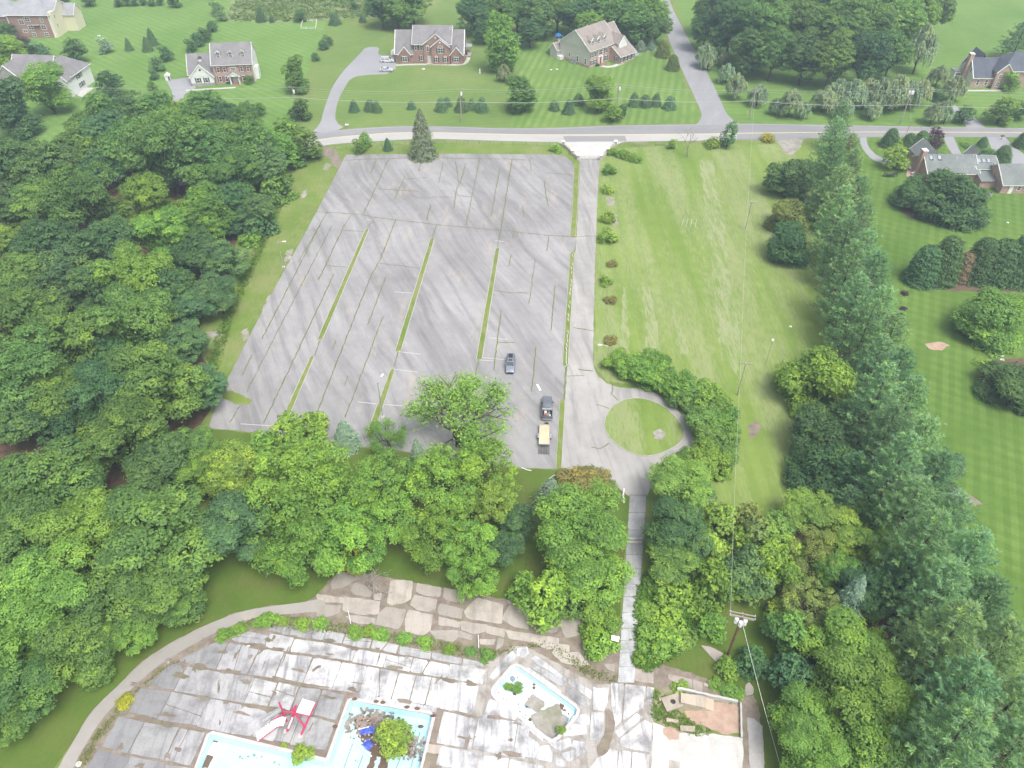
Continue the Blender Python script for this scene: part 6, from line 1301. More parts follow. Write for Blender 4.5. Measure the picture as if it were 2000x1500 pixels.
P = {}
P['oak'] = [broad(1, nclump=40, nleaf=46, leaf=.25), broad(2, nl=13, lob=.42, spread=.66, nclump=38, nleaf=44, leaf=.25), broad(3, nl=9, lob=.52, hgt=13, nclump=48, nleaf=46, leaf=.25), broad(4, nl=12, lob=.40, spread=.74, nclump=38, nleaf=44, leaf=.24, gap=.1)]
P['clump'] = [broad(11, nl=12, lob=.40, spread=.7, nclump=34, nleaf=60, clr=1.1, jag=.25, leaf=.23, gap=.12), broad(12, nl=14, lob=.36, spread=.74, nclump=32, nleaf=60, clr=1.05, jag=.25, leaf=.23, gap=.15, flat=.8), broad(13, nl=15, lob=.34, spread=.76, nclump=30, nleaf=62, clr=1.15, jag=.25, leaf=.23, gap=.16, hgt=13)]
P['loose'] = [broad(21, nl=16, lob=.30, spread=.80, nclump=26, nleaf=50, clr=.95, leaf=.21, gap=.30, hgt=11, inner=.04, jag=.4), broad(22, nl=17, lob=.28, spread=.82, nclump=28, nleaf=48, clr=.9, leaf=.21, gap=.32, hgt=12, inner=.04, jag=.4), broad(23, nl=18, lob=.27, spread=.84, nclump=26, nleaf=50, clr=.95, leaf=.21, gap=.34, hgt=10, inner=.04, jag=.4)]
P['tall'] = [broad(31, Rr=5, z0=.6, hgt=16, nl=15, lob=.48, spread=.55, nclump=42, nleaf=40, leaf=.24), broad(32, Rr=5, z0=.5, hgt=15, nl=16, lob=.45, spread=.6, nclump=42, nleaf=40, leaf=.24)]
P['dome'] = [broad(35, Rr=5, z0=-.8, hgt=10.5, nl=15, lob=.42, spread=.66, nclump=40, nleaf=42, leaf=.23), broad(36, Rr=5, z0=-.8, hgt=11, nl=16, lob=.40, spread=.68, nclump=40, nleaf=42, leaf=.23)]
P['small'] = [broad(41, Rr=2.6, z0=.1, hgt=5.6, nl=7, nclump=22, nleaf=16, leaf=.22, clr=.5), broad(42, Rr=2.6, z0=.1, hgt=6.2, nl=8, nclump=22, nleaf=16, leaf=.22, clr=.5, lob=.42)]
P['shrub'] = [broad(51, Rr=2.2, z0=-.6, hgt=3.8, nl=7, nclump=24, nleaf=15, leaf=.19, clr=.42, spread=.68), broad(52, Rr=2.2, z0=-.5, hgt=3.2, nl=9, nclump=22, nleaf=15, leaf=.19, clr=.45, spread=.72, lob=.38, gap=.1), broad(53, Rr=2.2, z0=-.7, hgt=3.4, nl=8, nclump=26, nleaf=13, leaf=.18, clr=.36, spread=.62, lob=.5, jag=.15)]
P['fan'] = [broad(61, Rr=3.2, z0=.2, hgt=4.2, nl=11, nclump=24, nleaf=40, leaf=.22, clr=.75, spread=.72, lob=.34, jag=.35, gap=.15), broad(62, Rr=3.2, z0=.0, hgt=4.6, nl=12, nclump=22, nleaf=40, leaf=.22, clr=.75, spread=.72, lob=.34, jag=.35, gap=.18)]
P['pine'] = [pine(s) for s in (71, 72)] + [pine(73, hgt=15, nb=110), pine(74, Rr=4.6, hgt=18, nb=128)]
P['spruce'] = [cone(81, Rr=2.8, hgt=8.0, n=8500, power=.66, ragged=.30, layers=12), cone(82, Rr=2.8, hgt=7.4, n=8500, power=.6, ragged=.34, layers=11)]
P['young'] = [cone(83, Rr=1.5, hgt=3.3, n=3400, leaf=.20, power=.46, layers=8, ragged=.34), cone(84, Rr=1.5, hgt=2.9, n=3400, leaf=.20, power=.38, layers=7, ragged=.4)]
P['cedar'] = [cone(85, Rr=3.2, hgt=8.6, n=11000, power=.28, leaf=.24, asp=.35, layers=24, droop=.1, ragged=.14), cone(86, Rr=3.2, hgt=8.0, n=11000, power=.24, leaf=.24, asp=.35, layers=24, droop=.1, ragged=.18)]
P['yew'] = [cone(87, Rr=2.4, hgt=4.6, n=5200, power=.40, leaf=.20, asp=.4, layers=14, droop=.0, ragged=.14)]
P['willow'] = [willow(91, n=48, strands=16), willow(92, Rr=3.8, hgt=8.6, n=48, strands=16), willow(93, Rr=4.2, hgt=8.0, n=46, strands=16)]
P['open'] = [open_tree(95, leaf=.22, dens=.62)]
P['dead'] = [dead(97), dead(98, 5.0, .6)]
P['brush'] = [dead(99, 4.2, .9, 5, .3)]

COL = dict(mid=(.118, .205, .064), bright=(.165, .275, .064), lime=(.205, .295, .070), dark=(.080, .150, .066), teal=(.100, .182, .092), olive=(.170, .215, .080), pine=(.20, .315, .175), pined=(.14, .24, .135),
           blue=(.260, .345, .310), fir=(.135, .225, .135), silver=(.255, .315, .235), purple=(.075, .042, .075), brown=(.26, .19, .14), gold=(.36, .34, .05), cedar=(.095, .175, .085), rust=(.215, .195, .085), dead=(.2, .18, .16), grey=(.235, .29, .24))
LOOK = dict(mid='mid green leafy', bright='bright green leafy', lime='yellow green leafy', dark='dark green leafy', teal='blue green leafy', olive='dull olive', pine='feathery grey green', pined='deep green', blue='pale silvery blue',
            fir='dark green', silver='pale silver green', purple='dark purple leaved', brown='dead brown', gold='golden yellow', cedar='dense dark green', rust='rusty brown green', dead='bare grey', grey='grey green')
NOUN = dict(dome='rounded tree', oak='tree', clump='tree', loose='tree', tall='tall tree', small='small tree', shrub='shrub', fan='sprawling shrub', pine='pine tree', spruce='conical spruce', young='young conifer', cedar='columnar conifer', yew='clipped evergreen', willow='drooping tree', open='wide airy tree', dead='tree', brush='brush pile')
NAME = dict(dome='broadleaf_tree', oak='broadleaf_tree', clump='broadleaf_tree', loose='broadleaf_tree', tall='broadleaf_tree', small='small_tree', shrub='shrub', fan='shrub', pine='pine_tree', spruce='spruce_tree', young='young_conifer', cedar='cypress_tree', yew='evergreen_shrub', willow='willow_tree', open='airy_tree', dead='bare_tree', brush='brush_pile')
CAT = dict(shrub='shrub', fan='shrub', yew='shrub', brush='brush pile')
ORD = ['first', 'second', 'third', 'fourth', 'fifth', 'sixth', 'seventh', 'eighth', 'ninth', 'tenth', 'eleventh', 'twelfth', 'thirteenth', 'fourteenth', 'fifteenth', 'sixteenth', 'seventeenth', 'eighteenth', 'nineteenth', 'twentieth']
TR = random.Random(77); NTREE = 0
def plant(kind, col, u, v, rpx, label, group=None, hs=1.0, ground=False, thin=1.0):
    """(u, v) is the survey position of the crown's middle; rpx its half width there"""
    global NTREE
    p = P[kind][NTREE % len(P[kind])]; NTREE += 1; rpx *= .94
    sc = 1.0
    for _ in range(4):     # crown size and crown height depend on each other
        x, y = S(u, v, 0 if ground else p['cz'] * sc * hs); sc = rpx * mpp(x, y, p['cz'] * sc * hs) / p['R']
    o = empty(NAME[kind], (x, y, 0), TR.uniform(0, 6.28)); o.scale = (sc, sc, sc * hs)
    tag(o, label, CAT.get(kind, 'tree'), group)
    link('trunk' if kind != 'brush' else 'branches', p['trunk'], o)
    if p['crown'] is not None:
        c = link('crown', p['crown'], o); b = COL[col]; j = TR.uniform(.86, 1.16); k = TR.uniform(-.10, .10)
        c.color = (b[0] * j * (1 + k) * 1.12, b[1] * j * 1.14, b[2] * j * (1 - k) * 1.02, 1)
    return o
def row(place, items, group=None, side='left'):
    """items (kind, colour, u, v, r[, height factor]) in photo order; same-looking plants are told apart by counting"""
    looks = [(LOOK[i[1]], NOUN[i[0]]) for i in items]; seen = {}
    for it, lk in zip(items, looks):
        n = looks.count(lk); seen[lk] = seen.get(lk, 0) + 1; k = seen[lk]
        base = f'{lk[0]} {lk[1]}'
        if n == 1: lb = f'{base} {place}'
        elif k == n: lb = f'{"rightmost" if side == "left" else "lowest"} {base} {place}'
        elif k == 1: lb = f'{"leftmost" if side == "left" else "topmost"} {base} {place}'
        else: lb = f'{base} {place}, {ORD[k - 1]} from {"left" if side == "left" else "top"}'
        plant(it[0], it[1], it[2], it[3], it[4], lb, group, it[5] if len(it) > 5 else 1.0)

WG = 'trees of the west wood'
row('in the wood behind the lower left house', [('tall', 'dark', 20, 205, 42), ('oak', 'mid', 165, 245, 36), ('tall', 'mid', 200, 228, 42), ('oak', 'dark', 250, 222, 44), ('oak', 'mid', 300, 215, 40), ('oak', 'bright', 345, 225, 34), ('oak', 'mid', 395, 215, 40), ('oak', 'dark', 440, 228, 36), ('oak', 'mid', 478, 235, 34)], WG)
row('in the wood just south of the hidden road', [('oak', 'dark', 26, 318, 62), ('oak', 'dark', 92, 328, 60), ('oak', 'mid', 160, 285, 50), ('oak', 'teal', 200, 265, 50), ('oak', 'mid', 257, 278, 60), ('clump', 'mid', 322, 290, 72), ('oak', 'mid', 388, 300, 60), ('oak', 'mid', 432, 275, 50), ('oak', 'mid', 480, 288, 55), ('oak', 'teal', 520, 318, 40), ('oak', 'bright', 535, 290, 40)], WG)
row('at the wood corner by the road bend', [('small', 'bright', 560, 262, 36), ('small', 'mid', 596, 282, 30), ('shrub', 'mid', 612, 300, 18), ('small', 'mid', 570, 300, 26)], WG)
row('in the wood by the upper car park', [('oak', 'dark', 15, 425, 55), ('clump', 'mid', 80, 405, 62), ('clump', 'mid', 165, 392, 70), ('loose', 'teal', 192, 322, 46), ('clump', 'bright', 288, 392, 48, 1.25), ('oak', 'teal', 305, 345, 36), ('clump', 'bright', 396, 408, 54, 1.1), ('clump', 'mid', 455, 340, 50), ('oak', 'dark', 440, 400, 48), ('oak', 'teal', 498, 405, 38), ('shrub', 'mid', 545, 372, 34, 1.3), ('shrub', 'mid', 530, 335, 30, 1.3), ('shrub', 'teal', 505, 440, 34, 1.2)], WG)
row('in the wood by the car park seam', [('clump', 'lime', 22, 470, 40), ('oak', 'dark', 90, 480, 60), ('oak', 'dark', 205, 480, 62), ('clump', 'bright', 320, 455, 52, 1.2), ('oak', 'dark', 380, 490, 45), ('clump', 'teal', 434, 500, 46, .9), ('shrub', 'bright', 488, 468, 22)], WG)
row('in the wood beside the left lamp post', [('clump', 'mid', 30, 555, 62), ('clump', 'teal', 115, 535, 64), ('oak', 'dark', 195, 560, 52), ('clump', 'bright', 264, 540, 64), ('oak', 'dark', 330, 560, 50), ('clump', 'teal', 375, 600, 40, .9), ('clump', 'teal', 425, 572, 40, .9)], WG)
row('in the wood opposite the long grass strips', [('clump', 'mid', 55, 620, 76), ('clump', 'mid', 130, 668, 76), ('clump', 'mid', 262, 625, 70), ('oak', 'dark', 200, 690, 46), ('clump', 'teal', 362, 668, 44, .9)], WG)
row('in the wood beside the lower car park corner', [('clump', 'mid', 45, 730, 82), ('oak', 'dark', 8, 790, 60), ('clump', 'mid', 122, 775, 62), ('clump', 'dark', 212, 765, 66), ('clump', 'mid', 300, 738, 86), ('clump', 'teal', 400, 755, 44, .9)], WG)
row('on the wood edge above the brown soil', [('oak', 'dark', 45, 812, 56), ('oak', 'dark', 105, 815, 50), ('clump', 'mid', 240, 850, 78), ('oak', 'dark', 308, 900, 60), ('clump', 'mid', 368, 872, 52), ('clump', 'bright', 388, 925, 42)], WG)
LG = 'trees of the lower left wood'
row('at the head of the lower left wood', [('oak', 'mid', 20, 985, 60), ('clump', 'mid', 96, 940, 98, .85), ('clump', 'mid', 50, 1048, 82), ('clump', 'bright', 160, 1050, 88, .9), ('clump', 'mid', 298, 1045, 118, .8)], LG)
row('midway down the lower left wood', [('clump', 'mid', 30, 1150, 80), ('clump', 'bright', 108, 1160, 86), ('clump', 'mid', 215, 1160, 76), ('oak', 'mid', 315, 1150, 80, .8)], LG)
row('along the lawn edge of the lower left wood', [('clump', 'bright', 25, 1235, 82), ('clump', 'mid', 142, 1262, 72), ('oak', 'bright', 255, 1222, 52, .8), ('oak', 'mid', 345, 1180, 46, .8)], LG)
row('beside the left picture edge above the path', [('clump', 'mid', 48, 1335, 70), ('oak', 'mid', 175, 1300, 42, .7), ('oak', 'mid', 5, 1400, 50)], LG)
MG = 'trees between car park and pool'
row('below the left corner of the car park', [('clump', 'lime', 446, 912, 56), ('clump', 'teal', 456, 1030, 70), ('small', 'bright', 515, 868, 38), ('small', 'bright', 556, 855, 44), ('small', 'bright', 605, 833, 38)], MG)
row('in the bright clump above the curved path', [('loose', 'bright', 578, 915, 78), ('loose', 'bright', 560, 1012, 92), ('loose', 'bright', 640, 960, 80), ('loose', 'bright', 600, 1068, 66), ('loose', 'bright', 676, 1040, 76), ('loose', 'bright', 730, 935, 74), ('loose', 'bright', 752, 1010, 62), ('shrub', 'gold', 690, 1092, 30, 1.4)], MG)
row('peeping through the bright clump', [('spruce', 'blue', 674, 850, 28), ('spruce', 'blue', 818, 905, 28, 1.6)], MG)
plant('open', 'bright', 893, 800, 108, 'wide airy green tree overhanging the lower car park', MG)
plant('open', 'bright', 756, 845, 42, 'small airy green tree beside the lowest grass strip', MG)
row('above the terrace left of the rusty shrub', [('loose', 'bright', 870, 935, 72), ('loose', 'bright', 940, 910, 66), ('loose', 'lime', 962, 970, 52), ('loose', 'bright', 855, 1042, 64), ('loose', 'bright', 915, 1052, 60), ('loose', 'bright', 925, 1112, 50), ('oak', 'teal', 985, 1068, 36), ('oak', 'teal', 1008, 1018, 36)], MG)
row('between terrace and concrete walk', [('spruce', 'grey', 1075, 968, 34), ('clump', 'bright', 1140, 1030, 86, .85), ('clump', 'bright', 1142, 1100, 82, .75), ('small', 'bright', 1021, 1146, 32), ('small', 'bright', 1061, 1168, 52), ('small', 'mid', 1115, 1158, 46), ('small', 'mid', 1180, 1135, 30)], MG)
row('beside the pool end of the concrete walk', [('fan', 'bright', 1170, 1213, 38), ('shrub', 'bright', 1172, 1255, 36, 1.1)], MG)
plant('shrub', 'rust', 1122, 932, 36, 'low rusty brown green shrub beside the end of the car park', None, .45)
plant('shrub', 'rust', 1165, 940, 36, 'low rusty brown green shrub beside the head of the walk', None, .40)
BG = 'bare branched small trees by the terrace'
plant('dead', 'dead', 1035, 1010, 26, 'bare grey tree beside the grey green spruce', BG)
plant('brush', 'dead', 722, 1146, 36, 'fallen bare branches piled on the terrace', None, .5, True)
RG = 'thicket right of the walk'
row('atop the thicket right of the walk', [('clump', 'lime', 1328, 950, 60, .8), ('clump', 'dark', 1326, 1030, 66, .85), ('small', 'lime', 1402, 1010, 40), ('small', 'mid', 1365, 960, 36), ('small', 'olive', 1453, 1012, 38), ('small', 'olive', 1493, 1043, 42)], RG)
row('amid the thicket right of the walk', [('oak', 'mid', 1314, 1094, 52, .7), ('small', 'lime', 1392, 1076, 36), ('small', 'bright', 1447, 1060, 34), ('fan', 'teal', 1463, 1120, 52, 1.3), ('fan', 'bright', 1512, 1112, 46, 1.4), ('small', 'bright', 1540, 1080, 42)], RG)
row('low in the thicket beside the walk', [('shrub', 'bright', 1276, 1142, 20), ('shrub', 'bright', 1330, 1160, 46, .7), ('small', 'bright', 1396, 1140, 48), ('shrub', 'bright', 1262, 1195, 24, .5), ('shrub', 'bright', 1308, 1205, 38, .5), ('shrub', 'bright', 1285, 1248, 42, .7), ('small', 'bright', 1394, 1224, 29), ('shrub', 'mid', 1330, 1245, 30, .45), ('shrub', 'bright', 1248, 1286, 15)], RG)
row('by the foot of the transformer pole', [('shrub', 'bright', 1420, 1308, 24, 1.2), ('small', 'dark', 1468, 1292, 34, .8)])
row('over the ruined foundation wall', [('shrub', 'bright', 1400, 1338, 16, .5), ('shrub', 'bright', 1432, 1355, 22, .5), ('shrub', 'bright', 1330, 1345, 18, .4)])
HG = 'shrubs in the arc beside the roundabout'
row('in the arc around the roundabout', [('fan', 'bright', 1205, 706, 26), ('fan', 'bright', 1235, 715, 32), ('fan', 'bright', 1262, 728, 34), ('fan', 'bright', 1292, 736, 36), ('fan', 'bright', 1325, 752, 38), ('fan', 'mid', 1352, 768, 38), ('fan', 'bright', 1385, 782, 38), ('fan', 'mid', 1378, 822, 40), ('fan', 'bright', 1410, 826, 36), ('fan', 'mid', 1398, 862, 42), ('fan', 'bright', 1385, 898, 42), ('fan', 'mid', 1345, 905, 34), ('fan', 'mid', 1412, 890, 30), ('fan', 'mid', 1330, 775, 30), ('fan', 'bright', 1280, 706, 26)], HG)
EG = 'mixed trees beside the pine row'
row('beside the field edge of the pines', [('dome', 'dark', 1542, 348, 44), ('dome', 'olive', 1540, 420, 42), ('dome', 'dark', 1544, 475, 44), ('dome', 'bright', 1597, 738, 74, 1.1), ('dome', 'dark', 1601, 850, 60), ('dome', 'dark', 1604, 912, 64, .9)], EG, 'top')
row('in the mixed wood below the dry field', [('small', 'mid', 1510, 1050, 44), ('clump', 'lime', 1577, 1000, 46, .8), ('clump', 'lime', 1650, 1035, 56, .8), ('loose', 'olive', 1590, 1085, 50), ('clump', 'bright', 1722, 1075, 50, .9), ('oak', 'mid', 1700, 1012, 36)], EG)
row('in the mixed wood near the transformer pole', [('small', 'mid', 1541, 1230, 46, 1.2), ('loose', 'olive', 1585, 1180, 52), ('clump', 'bright', 1636, 1112, 44), ('spruce', 'blue', 1660, 1175, 34, 1.7), ('oak', 'dark', 1690, 1150, 50), ('small', 'lime', 1524, 1192, 26), ('small', 'lime', 1698, 1192, 26)], EG)
row('in the mixed wood at the lower right', [('small', 'teal', 1547, 1310, 44, 1.2), ('clump', 'bright', 1650, 1262, 76, .9), ('clump', 'bright', 1718, 1275, 46), ('clump', 'bright', 1674, 1340, 84, .85), ('clump', 'bright', 1572, 1400, 64, .9), ('clump', 'bright', 1752, 1385, 68, .9), ('clump', 'bright', 1585, 1468, 64, .9), ('clump', 'bright', 1690, 1452, 84, .85), ('oak', 'dark', 1770, 1450, 50)], EG)
plant('spruce', 'blue', 1702, 1500, 26, 'pale silvery blue conical spruce cut by the bottom picture edge')
PG = 'pines of the long row'
PINES = [(1637, 243, 32), (1622, 285, 40), (1652, 300, 34), (1618, 335, 44), (1655, 345, 40), (1630, 385, 46), (1668, 392, 42), (1632, 435, 48), (1675, 445, 44), (1642, 490, 52), (1682, 500, 46), (1648, 548, 54), (1698, 555, 50), (1660, 605, 56), (1712, 615, 52), (1680, 665, 58), (1730, 672, 54), (1700, 728, 60), (1745, 735, 55), (1705, 790, 62), (1765, 800, 58), (1722, 860, 66), (1790, 868, 60), (1740, 930, 70), (1815, 945, 64), (1765, 1005, 74), (1845, 1020, 66), (1790, 1085, 78), (1880, 1100, 70), (1820, 1170, 84), (1912, 1185, 72), (1835, 1265, 90), (1938, 1275, 76), (1860, 1365, 96), (1965, 1380, 78), (1845, 1460, 100), (1955, 1480, 90)]
for i, (u, v, r) in enumerate(PINES):
    s = 'field side' if i % 2 else 'lawn side'; k = i // 2
    lb = f'feathery grey green pine, {ORD[k]} from the road on the {s} of the long row' if i else 'feathery grey green pine standing right at the road edge'
    plant('pine', 'pine' if i % 3 else 'pined', u, v + 4, r * 1.04, lb, PG, .92)
row('between the pines and the dry field', [('pine', 'pined', 1600, 400, 34, .7), ('pine', 'pined', 1640, 820, 46, .7), ('pine', 'pined', 1660, 930, 50, .7), ('pine', 'pined', 1650, 985, 44, .7), ('pine', 'pined', 1760, 1130, 60, .8)], PG)
YG = 'trees in the yard right of the pines'
row('behind the pink brick house', [('small', 'lime', 1753, 306, 27), ('dome', 'dark', 1782, 376, 38, .9), ('dome', 'dark', 1866, 386, 64, .85)], YG)
row('in the dark hedge across the right lawn', [('cedar', 'cedar', 1806, 522, 34), ('cedar', 'cedar', 1846, 512, 38), ('cedar', 'brown', 1882, 524, 22, 1.2), ('cedar', 'cedar', 1914, 512, 36), ('cedar', 'cedar', 1952, 515, 38), ('cedar', 'cedar', 1992, 512, 40)], 'conifers of the dark hedge')
row('at the right picture edge below the hedge', [('dome', 'bright', 1942, 622, 66, .8), ('dome', 'dark', 1985, 750, 70, .6)], YG)
row('on the right lawn', [('young', 'fir', 1867, 905, 20, 1.2), ('shrub', 'lime', 1925, 712, 20, .5), ('shrub', 'purple', 1767, 573, 8, .6), ('shrub', 'purple', 1764, 602, 7, .6)], YG)
row('by the pink brick house drive', [('yew', 'cedar', 1740, 271, 20), ('yew', 'cedar', 1775, 278, 18), ('yew', 'cedar', 1798, 278, 22), ('shrub', 'bright', 1757, 285, 14), ('small', 'purple', 1823, 270, 20), ('shrub', 'bright', 1888, 283, 12, .5), ('shrub', 'mid', 1897, 287, 12, .5), ('yew', 'fir', 1920, 279, 12), ('shrub', 'mid', 1932, 297, 14, .5), ('yew', 'cedar', 1958, 306, 22), ('yew', 'teal', 1997, 275, 16)])
row('across the road at the right edge', [('small', 'dark', 1885, 222, 20), ('small', 'mid', 1958, 214, 28), ('small', 'mid', 1994, 214, 20)])
row('in the verge beside the junction', [('small', 'lime', 1313, 280, 10), ('shrub', 'lime', 1392, 279, 16), ('small', 'teal', 1424, 262, 17, 1.5), ('shrub', 'gold', 1500, 270, 14)])
plant('dead', 'dead', 1349, 270, 24, 'bare grey tree in the verge beyond the entrance gate')
row('along the right side of the entrance drive', [('shrub', 'bright', 1191, 332, 15), ('shrub', 'lime', 1187, 372, 14), ('shrub', 'lime', 1189, 424, 17), ('shrub', 'lime', 1188, 462, 21), ('shrub', 'rust', 1197, 515, 12, .7), ('shrub', 'lime', 1183, 548, 14), ('shrub', 'rust', 1192, 585, 14, .6), ('shrub', 'rust', 1192, 665, 14, .8)], 'shrubs along the entrance drive', 'top')
row('in the hedge by the entrance pillars', [('shrub', 'bright', 1197, 296, 12), ('shrub', 'bright', 1210, 299, 13), ('shrub', 'bright', 1223, 303, 13), ('shrub', 'bright', 1236, 308, 12), ('shrub', 'bright', 1245, 312, 10)], 'entrance hedge shrubs')
row('on the verge above the car park', [('small', 'mid', 702, 285, 14), ('small', 'bright', 714, 272, 13, 1.4), ('spruce', 'fir', 757, 283, 10), ('spruce', 'grey', 824, 268, 29, 1.25), ('shrub', 'bright', 1086, 290, 12)])
SG = 'conifers lining the far lawn'
row('in the roadside line on the far lawn', [('young', 'fir', 691, 208, 11), ('young', 'fir', 722, 207, 12), ('young', 'fir', 735, 209, 11), ('young', 'fir', 803, 206, 9), ('young', 'fir', 861, 206, 13), ('young', 'fir', 873, 200, 10), ('young', 'fir', 901, 205, 14), ('young', 'fir', 921, 204, 11), ('young', 'fir', 941, 206, 14), ('young', 'fir', 1083, 207, 11), ('young', 'fir', 1111, 210, 13), ('young', 'fir', 1130, 195, 12), ('young', 'fir', 1239, 196, 13), ('young', 'fir', 1260, 198, 13), ('young', 'fir', 1282, 196, 12), ('young', 'fir', 1309, 202, 14)], SG)
row('on the far lawn near the middle utility pole', [('tall', 'mid', 1018, 180, 30, .9), ('tall', 'bright', 1170, 180, 30, .9), ('small', 'bright', 1198, 220, 19), ('small', 'dark', 1214, 216, 13)])
row('between the two middle houses', [('tall', 'bright', 980, 78, 34, 1.25), ('willow', 'silver', 984, 140, 16), ('willow', 'silver', 1003, 152, 14), ('willow', 'silver', 995, 125, 12)])
row('at the bend of the long house drive', [('tall', 'mid', 576, 142, 24, 1.1), ('small', 'dark', 586, 212, 22), ('small', 'mid', 505, 212, 14)])
row('at the corner of the side road', [('yew', 'olive', 1296, 97, 17), ('yew', 'olive', 1315, 124, 16), ('young', 'grey', 1252, 91, 11), ('young', 'grey', 1272, 88, 10)])
FG = 'trees of the far middle wood'
row('in the far wood behind the middle houses', [('oak', 'dark', 925, 20, 36), ('oak', 'dark', 945, 58, 20), ('oak', 'mid', 965, 10, 36), ('oak', 'mid', 1010, 20, 36), ('oak', 'dark', 1050, 25, 38), ('oak', 'dark', 1035, 60, 24), ('oak', 'mid', 1090, 12, 38), ('oak', 'dark', 1125, 32, 34), ('oak', 'bright', 1150, 45, 30), ('oak', 'mid', 1165, 5, 38), ('oak', 'mid', 1200, 30, 36), ('oak', 'dark', 1225, 5, 38), ('oak', 'mid', 1245, 38, 36), ('oak', 'bright', 1270, 20, 36), ('oak', 'mid', 1282, 52, 28)], FG)
row('in the small far grove at the top', [('oak', 'dark', 745, 12, 32), ('oak', 'mid', 775, 18, 30), ('oak', 'mid', 805, 0, 34), ('oak', 'dark', 765, -15, 34)])
HG2 = 'trees of the far right wood'
row('along the top of the far right wood', [('oak', 'dark', 1395, 10, 38, 1.2), ('oak', 'mid', 1450, 5, 44, 1.2), ('oak', 'mid', 1505, 8, 44, 1.2), ('oak', 'mid', 1560, 5, 46, 1.2), ('oak', 'mid', 1615, 8, 46, 1.2), ('oak', 'mid', 1670, 5, 46, 1.2), ('oak', 'bright', 1725, 5, 46, 1.2), ('oak', 'mid', 1780, 5, 44, 1.2), ('oak', 'mid', 1830, 15, 36, 1.2)], HG2)
row('in the middle of the far right wood', [('oak', 'dark', 1380, 50, 30, 1.2), ('oak', 'dark', 1430, 45, 40, 1.2), ('clump', 'mid', 1485, 55, 48, 1.2), ('oak', 'mid', 1540, 50, 46, 1.2), ('clump', 'mid', 1595, 55, 46, 1.2), ('oak', 'mid', 1650, 50, 48, 1.2), ('clump', 'mid', 1710, 55, 46, 1.2), ('oak', 'bright', 1768, 45, 42, 1.2), ('oak', 'bright', 1800, 25, 36, 1.2)], HG2)
row('along the front of the far right wood', [('oak', 'dark', 1460, 92, 34, 1.2), ('oak', 'mid', 1515, 95, 40, 1.2), ('shrub', 'bright', 1562, 128, 18), ('oak', 'dark', 1575, 105, 38, 1.2), ('oak', 'mid', 1630, 108, 40, 1.2), ('oak', 'dark', 1690, 105, 44, 1.2), ('oak', 'mid', 1745, 100, 36, 1.2)], HG2)
row('beside the far dark roofed house', [('willow', 'silver', 1802, 88, 32, 1.4), ('willow', 'silver', 1835, 145, 22, 1.1), ('willow', 'silver', 1868, 168, 26), ('willow', 'silver', 1848, 205, 14), ('small', 'dark', 1830, 185, 12), ('pine', 'pined', 1990, 80, 42, .6), ('small', 'bright', 1977, 158, 18)])
WI = 'silver trees in the row across the road'
row('in the silver row across the road', [('willow', 'silver', 1612, 190, 29), ('willow', 'silver', 1640, 178, 31), ('willow', 'silver', 1668, 182, 31), ('willow', 'silver', 1695, 176, 31), ('willow', 'silver', 1722, 178, 34), ('willow', 'silver', 1750, 176, 34), ('willow', 'silver', 1778, 180, 31), ('willow', 'silver', 1800, 175, 26), ('willow', 'silver', 1650, 210, 21), ('willow', 'silver', 1706, 212, 21)], WI)
row('on the grass right of the side road', [('willow', 'silver', 1380, 104, 24), ('willow', 'silver', 1384, 122, 12), ('willow', 'silver', 1416, 112, 17), ('willow', 'silver', 1421, 140, 20), ('willow', 'silver', 1440, 165, 24), ('willow', 'silver', 1482, 182, 24), ('willow', 'silver', 1517, 205, 17), ('willow', 'silver', 1546, 198, 26), ('willow', 'silver', 1570, 212, 19)])
row('beside the lower willows across the road', [('willow', 'silver', 1825, 218, 22), ('willow', 'silver', 1850, 222, 16)])
TG = 'garden trees at the upper left'
row('by the upper left houses', [('tall', 'bright', 12, 100, 34, .7), ('small', 'purple', 48, 84, 15), ('small', 'fir', 78, 96, 16), ('small', 'dark', 142, 98, 26), ('tall', 'bright', 88, 172, 42, .9), ('small', 'dark', 10, 60, 20), ('small', 'dark', 62, 97, 12)], TG)
row('left of the garage gable', [('small', 'dark', 211, 162, 27), ('small', 'grey', 203, 87, 15), ('spruce', 'fir', 250, 88, 9), ('spruce', 'fir', 286, 88, 11), ('spruce', 'fir', 295, 74, 12), ('small', 'teal', 321, 103, 15), ('small', 'teal', 306, 124, 15), ('small', 'teal', 299, 145, 10), ('small', 'mid', 296, 166, 10)], TG)
row('behind the white gabled house', [('small', 'teal', 372, 88, 12), ('small', 'teal', 385, 76, 14), ('small', 'teal', 400, 66, 13), ('small', 'teal', 413, 50, 12), ('small', 'fir', 422, 14, 14), ('small', 'fir', 432, 30, 11)], TG)
row('in the far top left hedge line', [('small', 'dark', 230, 3, 9), ('small', 'dark', 246, 2, 9), ('small', 'dark', 262, 3, 8), ('small', 'dark', 279, 2, 8), ('small', 'dark', 295, 3, 8), ('small', 'dark', 311, 2, 8), ('small', 'dark', 340, 0, 13), ('small', 'dark', 172, -2, 14), ('small', 'dark', 120, -4, 16)], TG)
row('at the edge of the scrub meadow', [('spruce', 'fir', 508, 29, 11), ('small', 'teal', 586, 28, 13), ('young', 'fir', 531, 38, 6), ('young', 'fir', 653, 38, 12), ('young', 'fir', 708, 36, 8), ('small', 'teal', 692, 10, 8)], TG)
row('left of the long house drive', [('small', 'teal', 632, 86, 11), ('small', 'teal', 641, 78, 10), ('small', 'teal', 616, 110, 9)], TG)
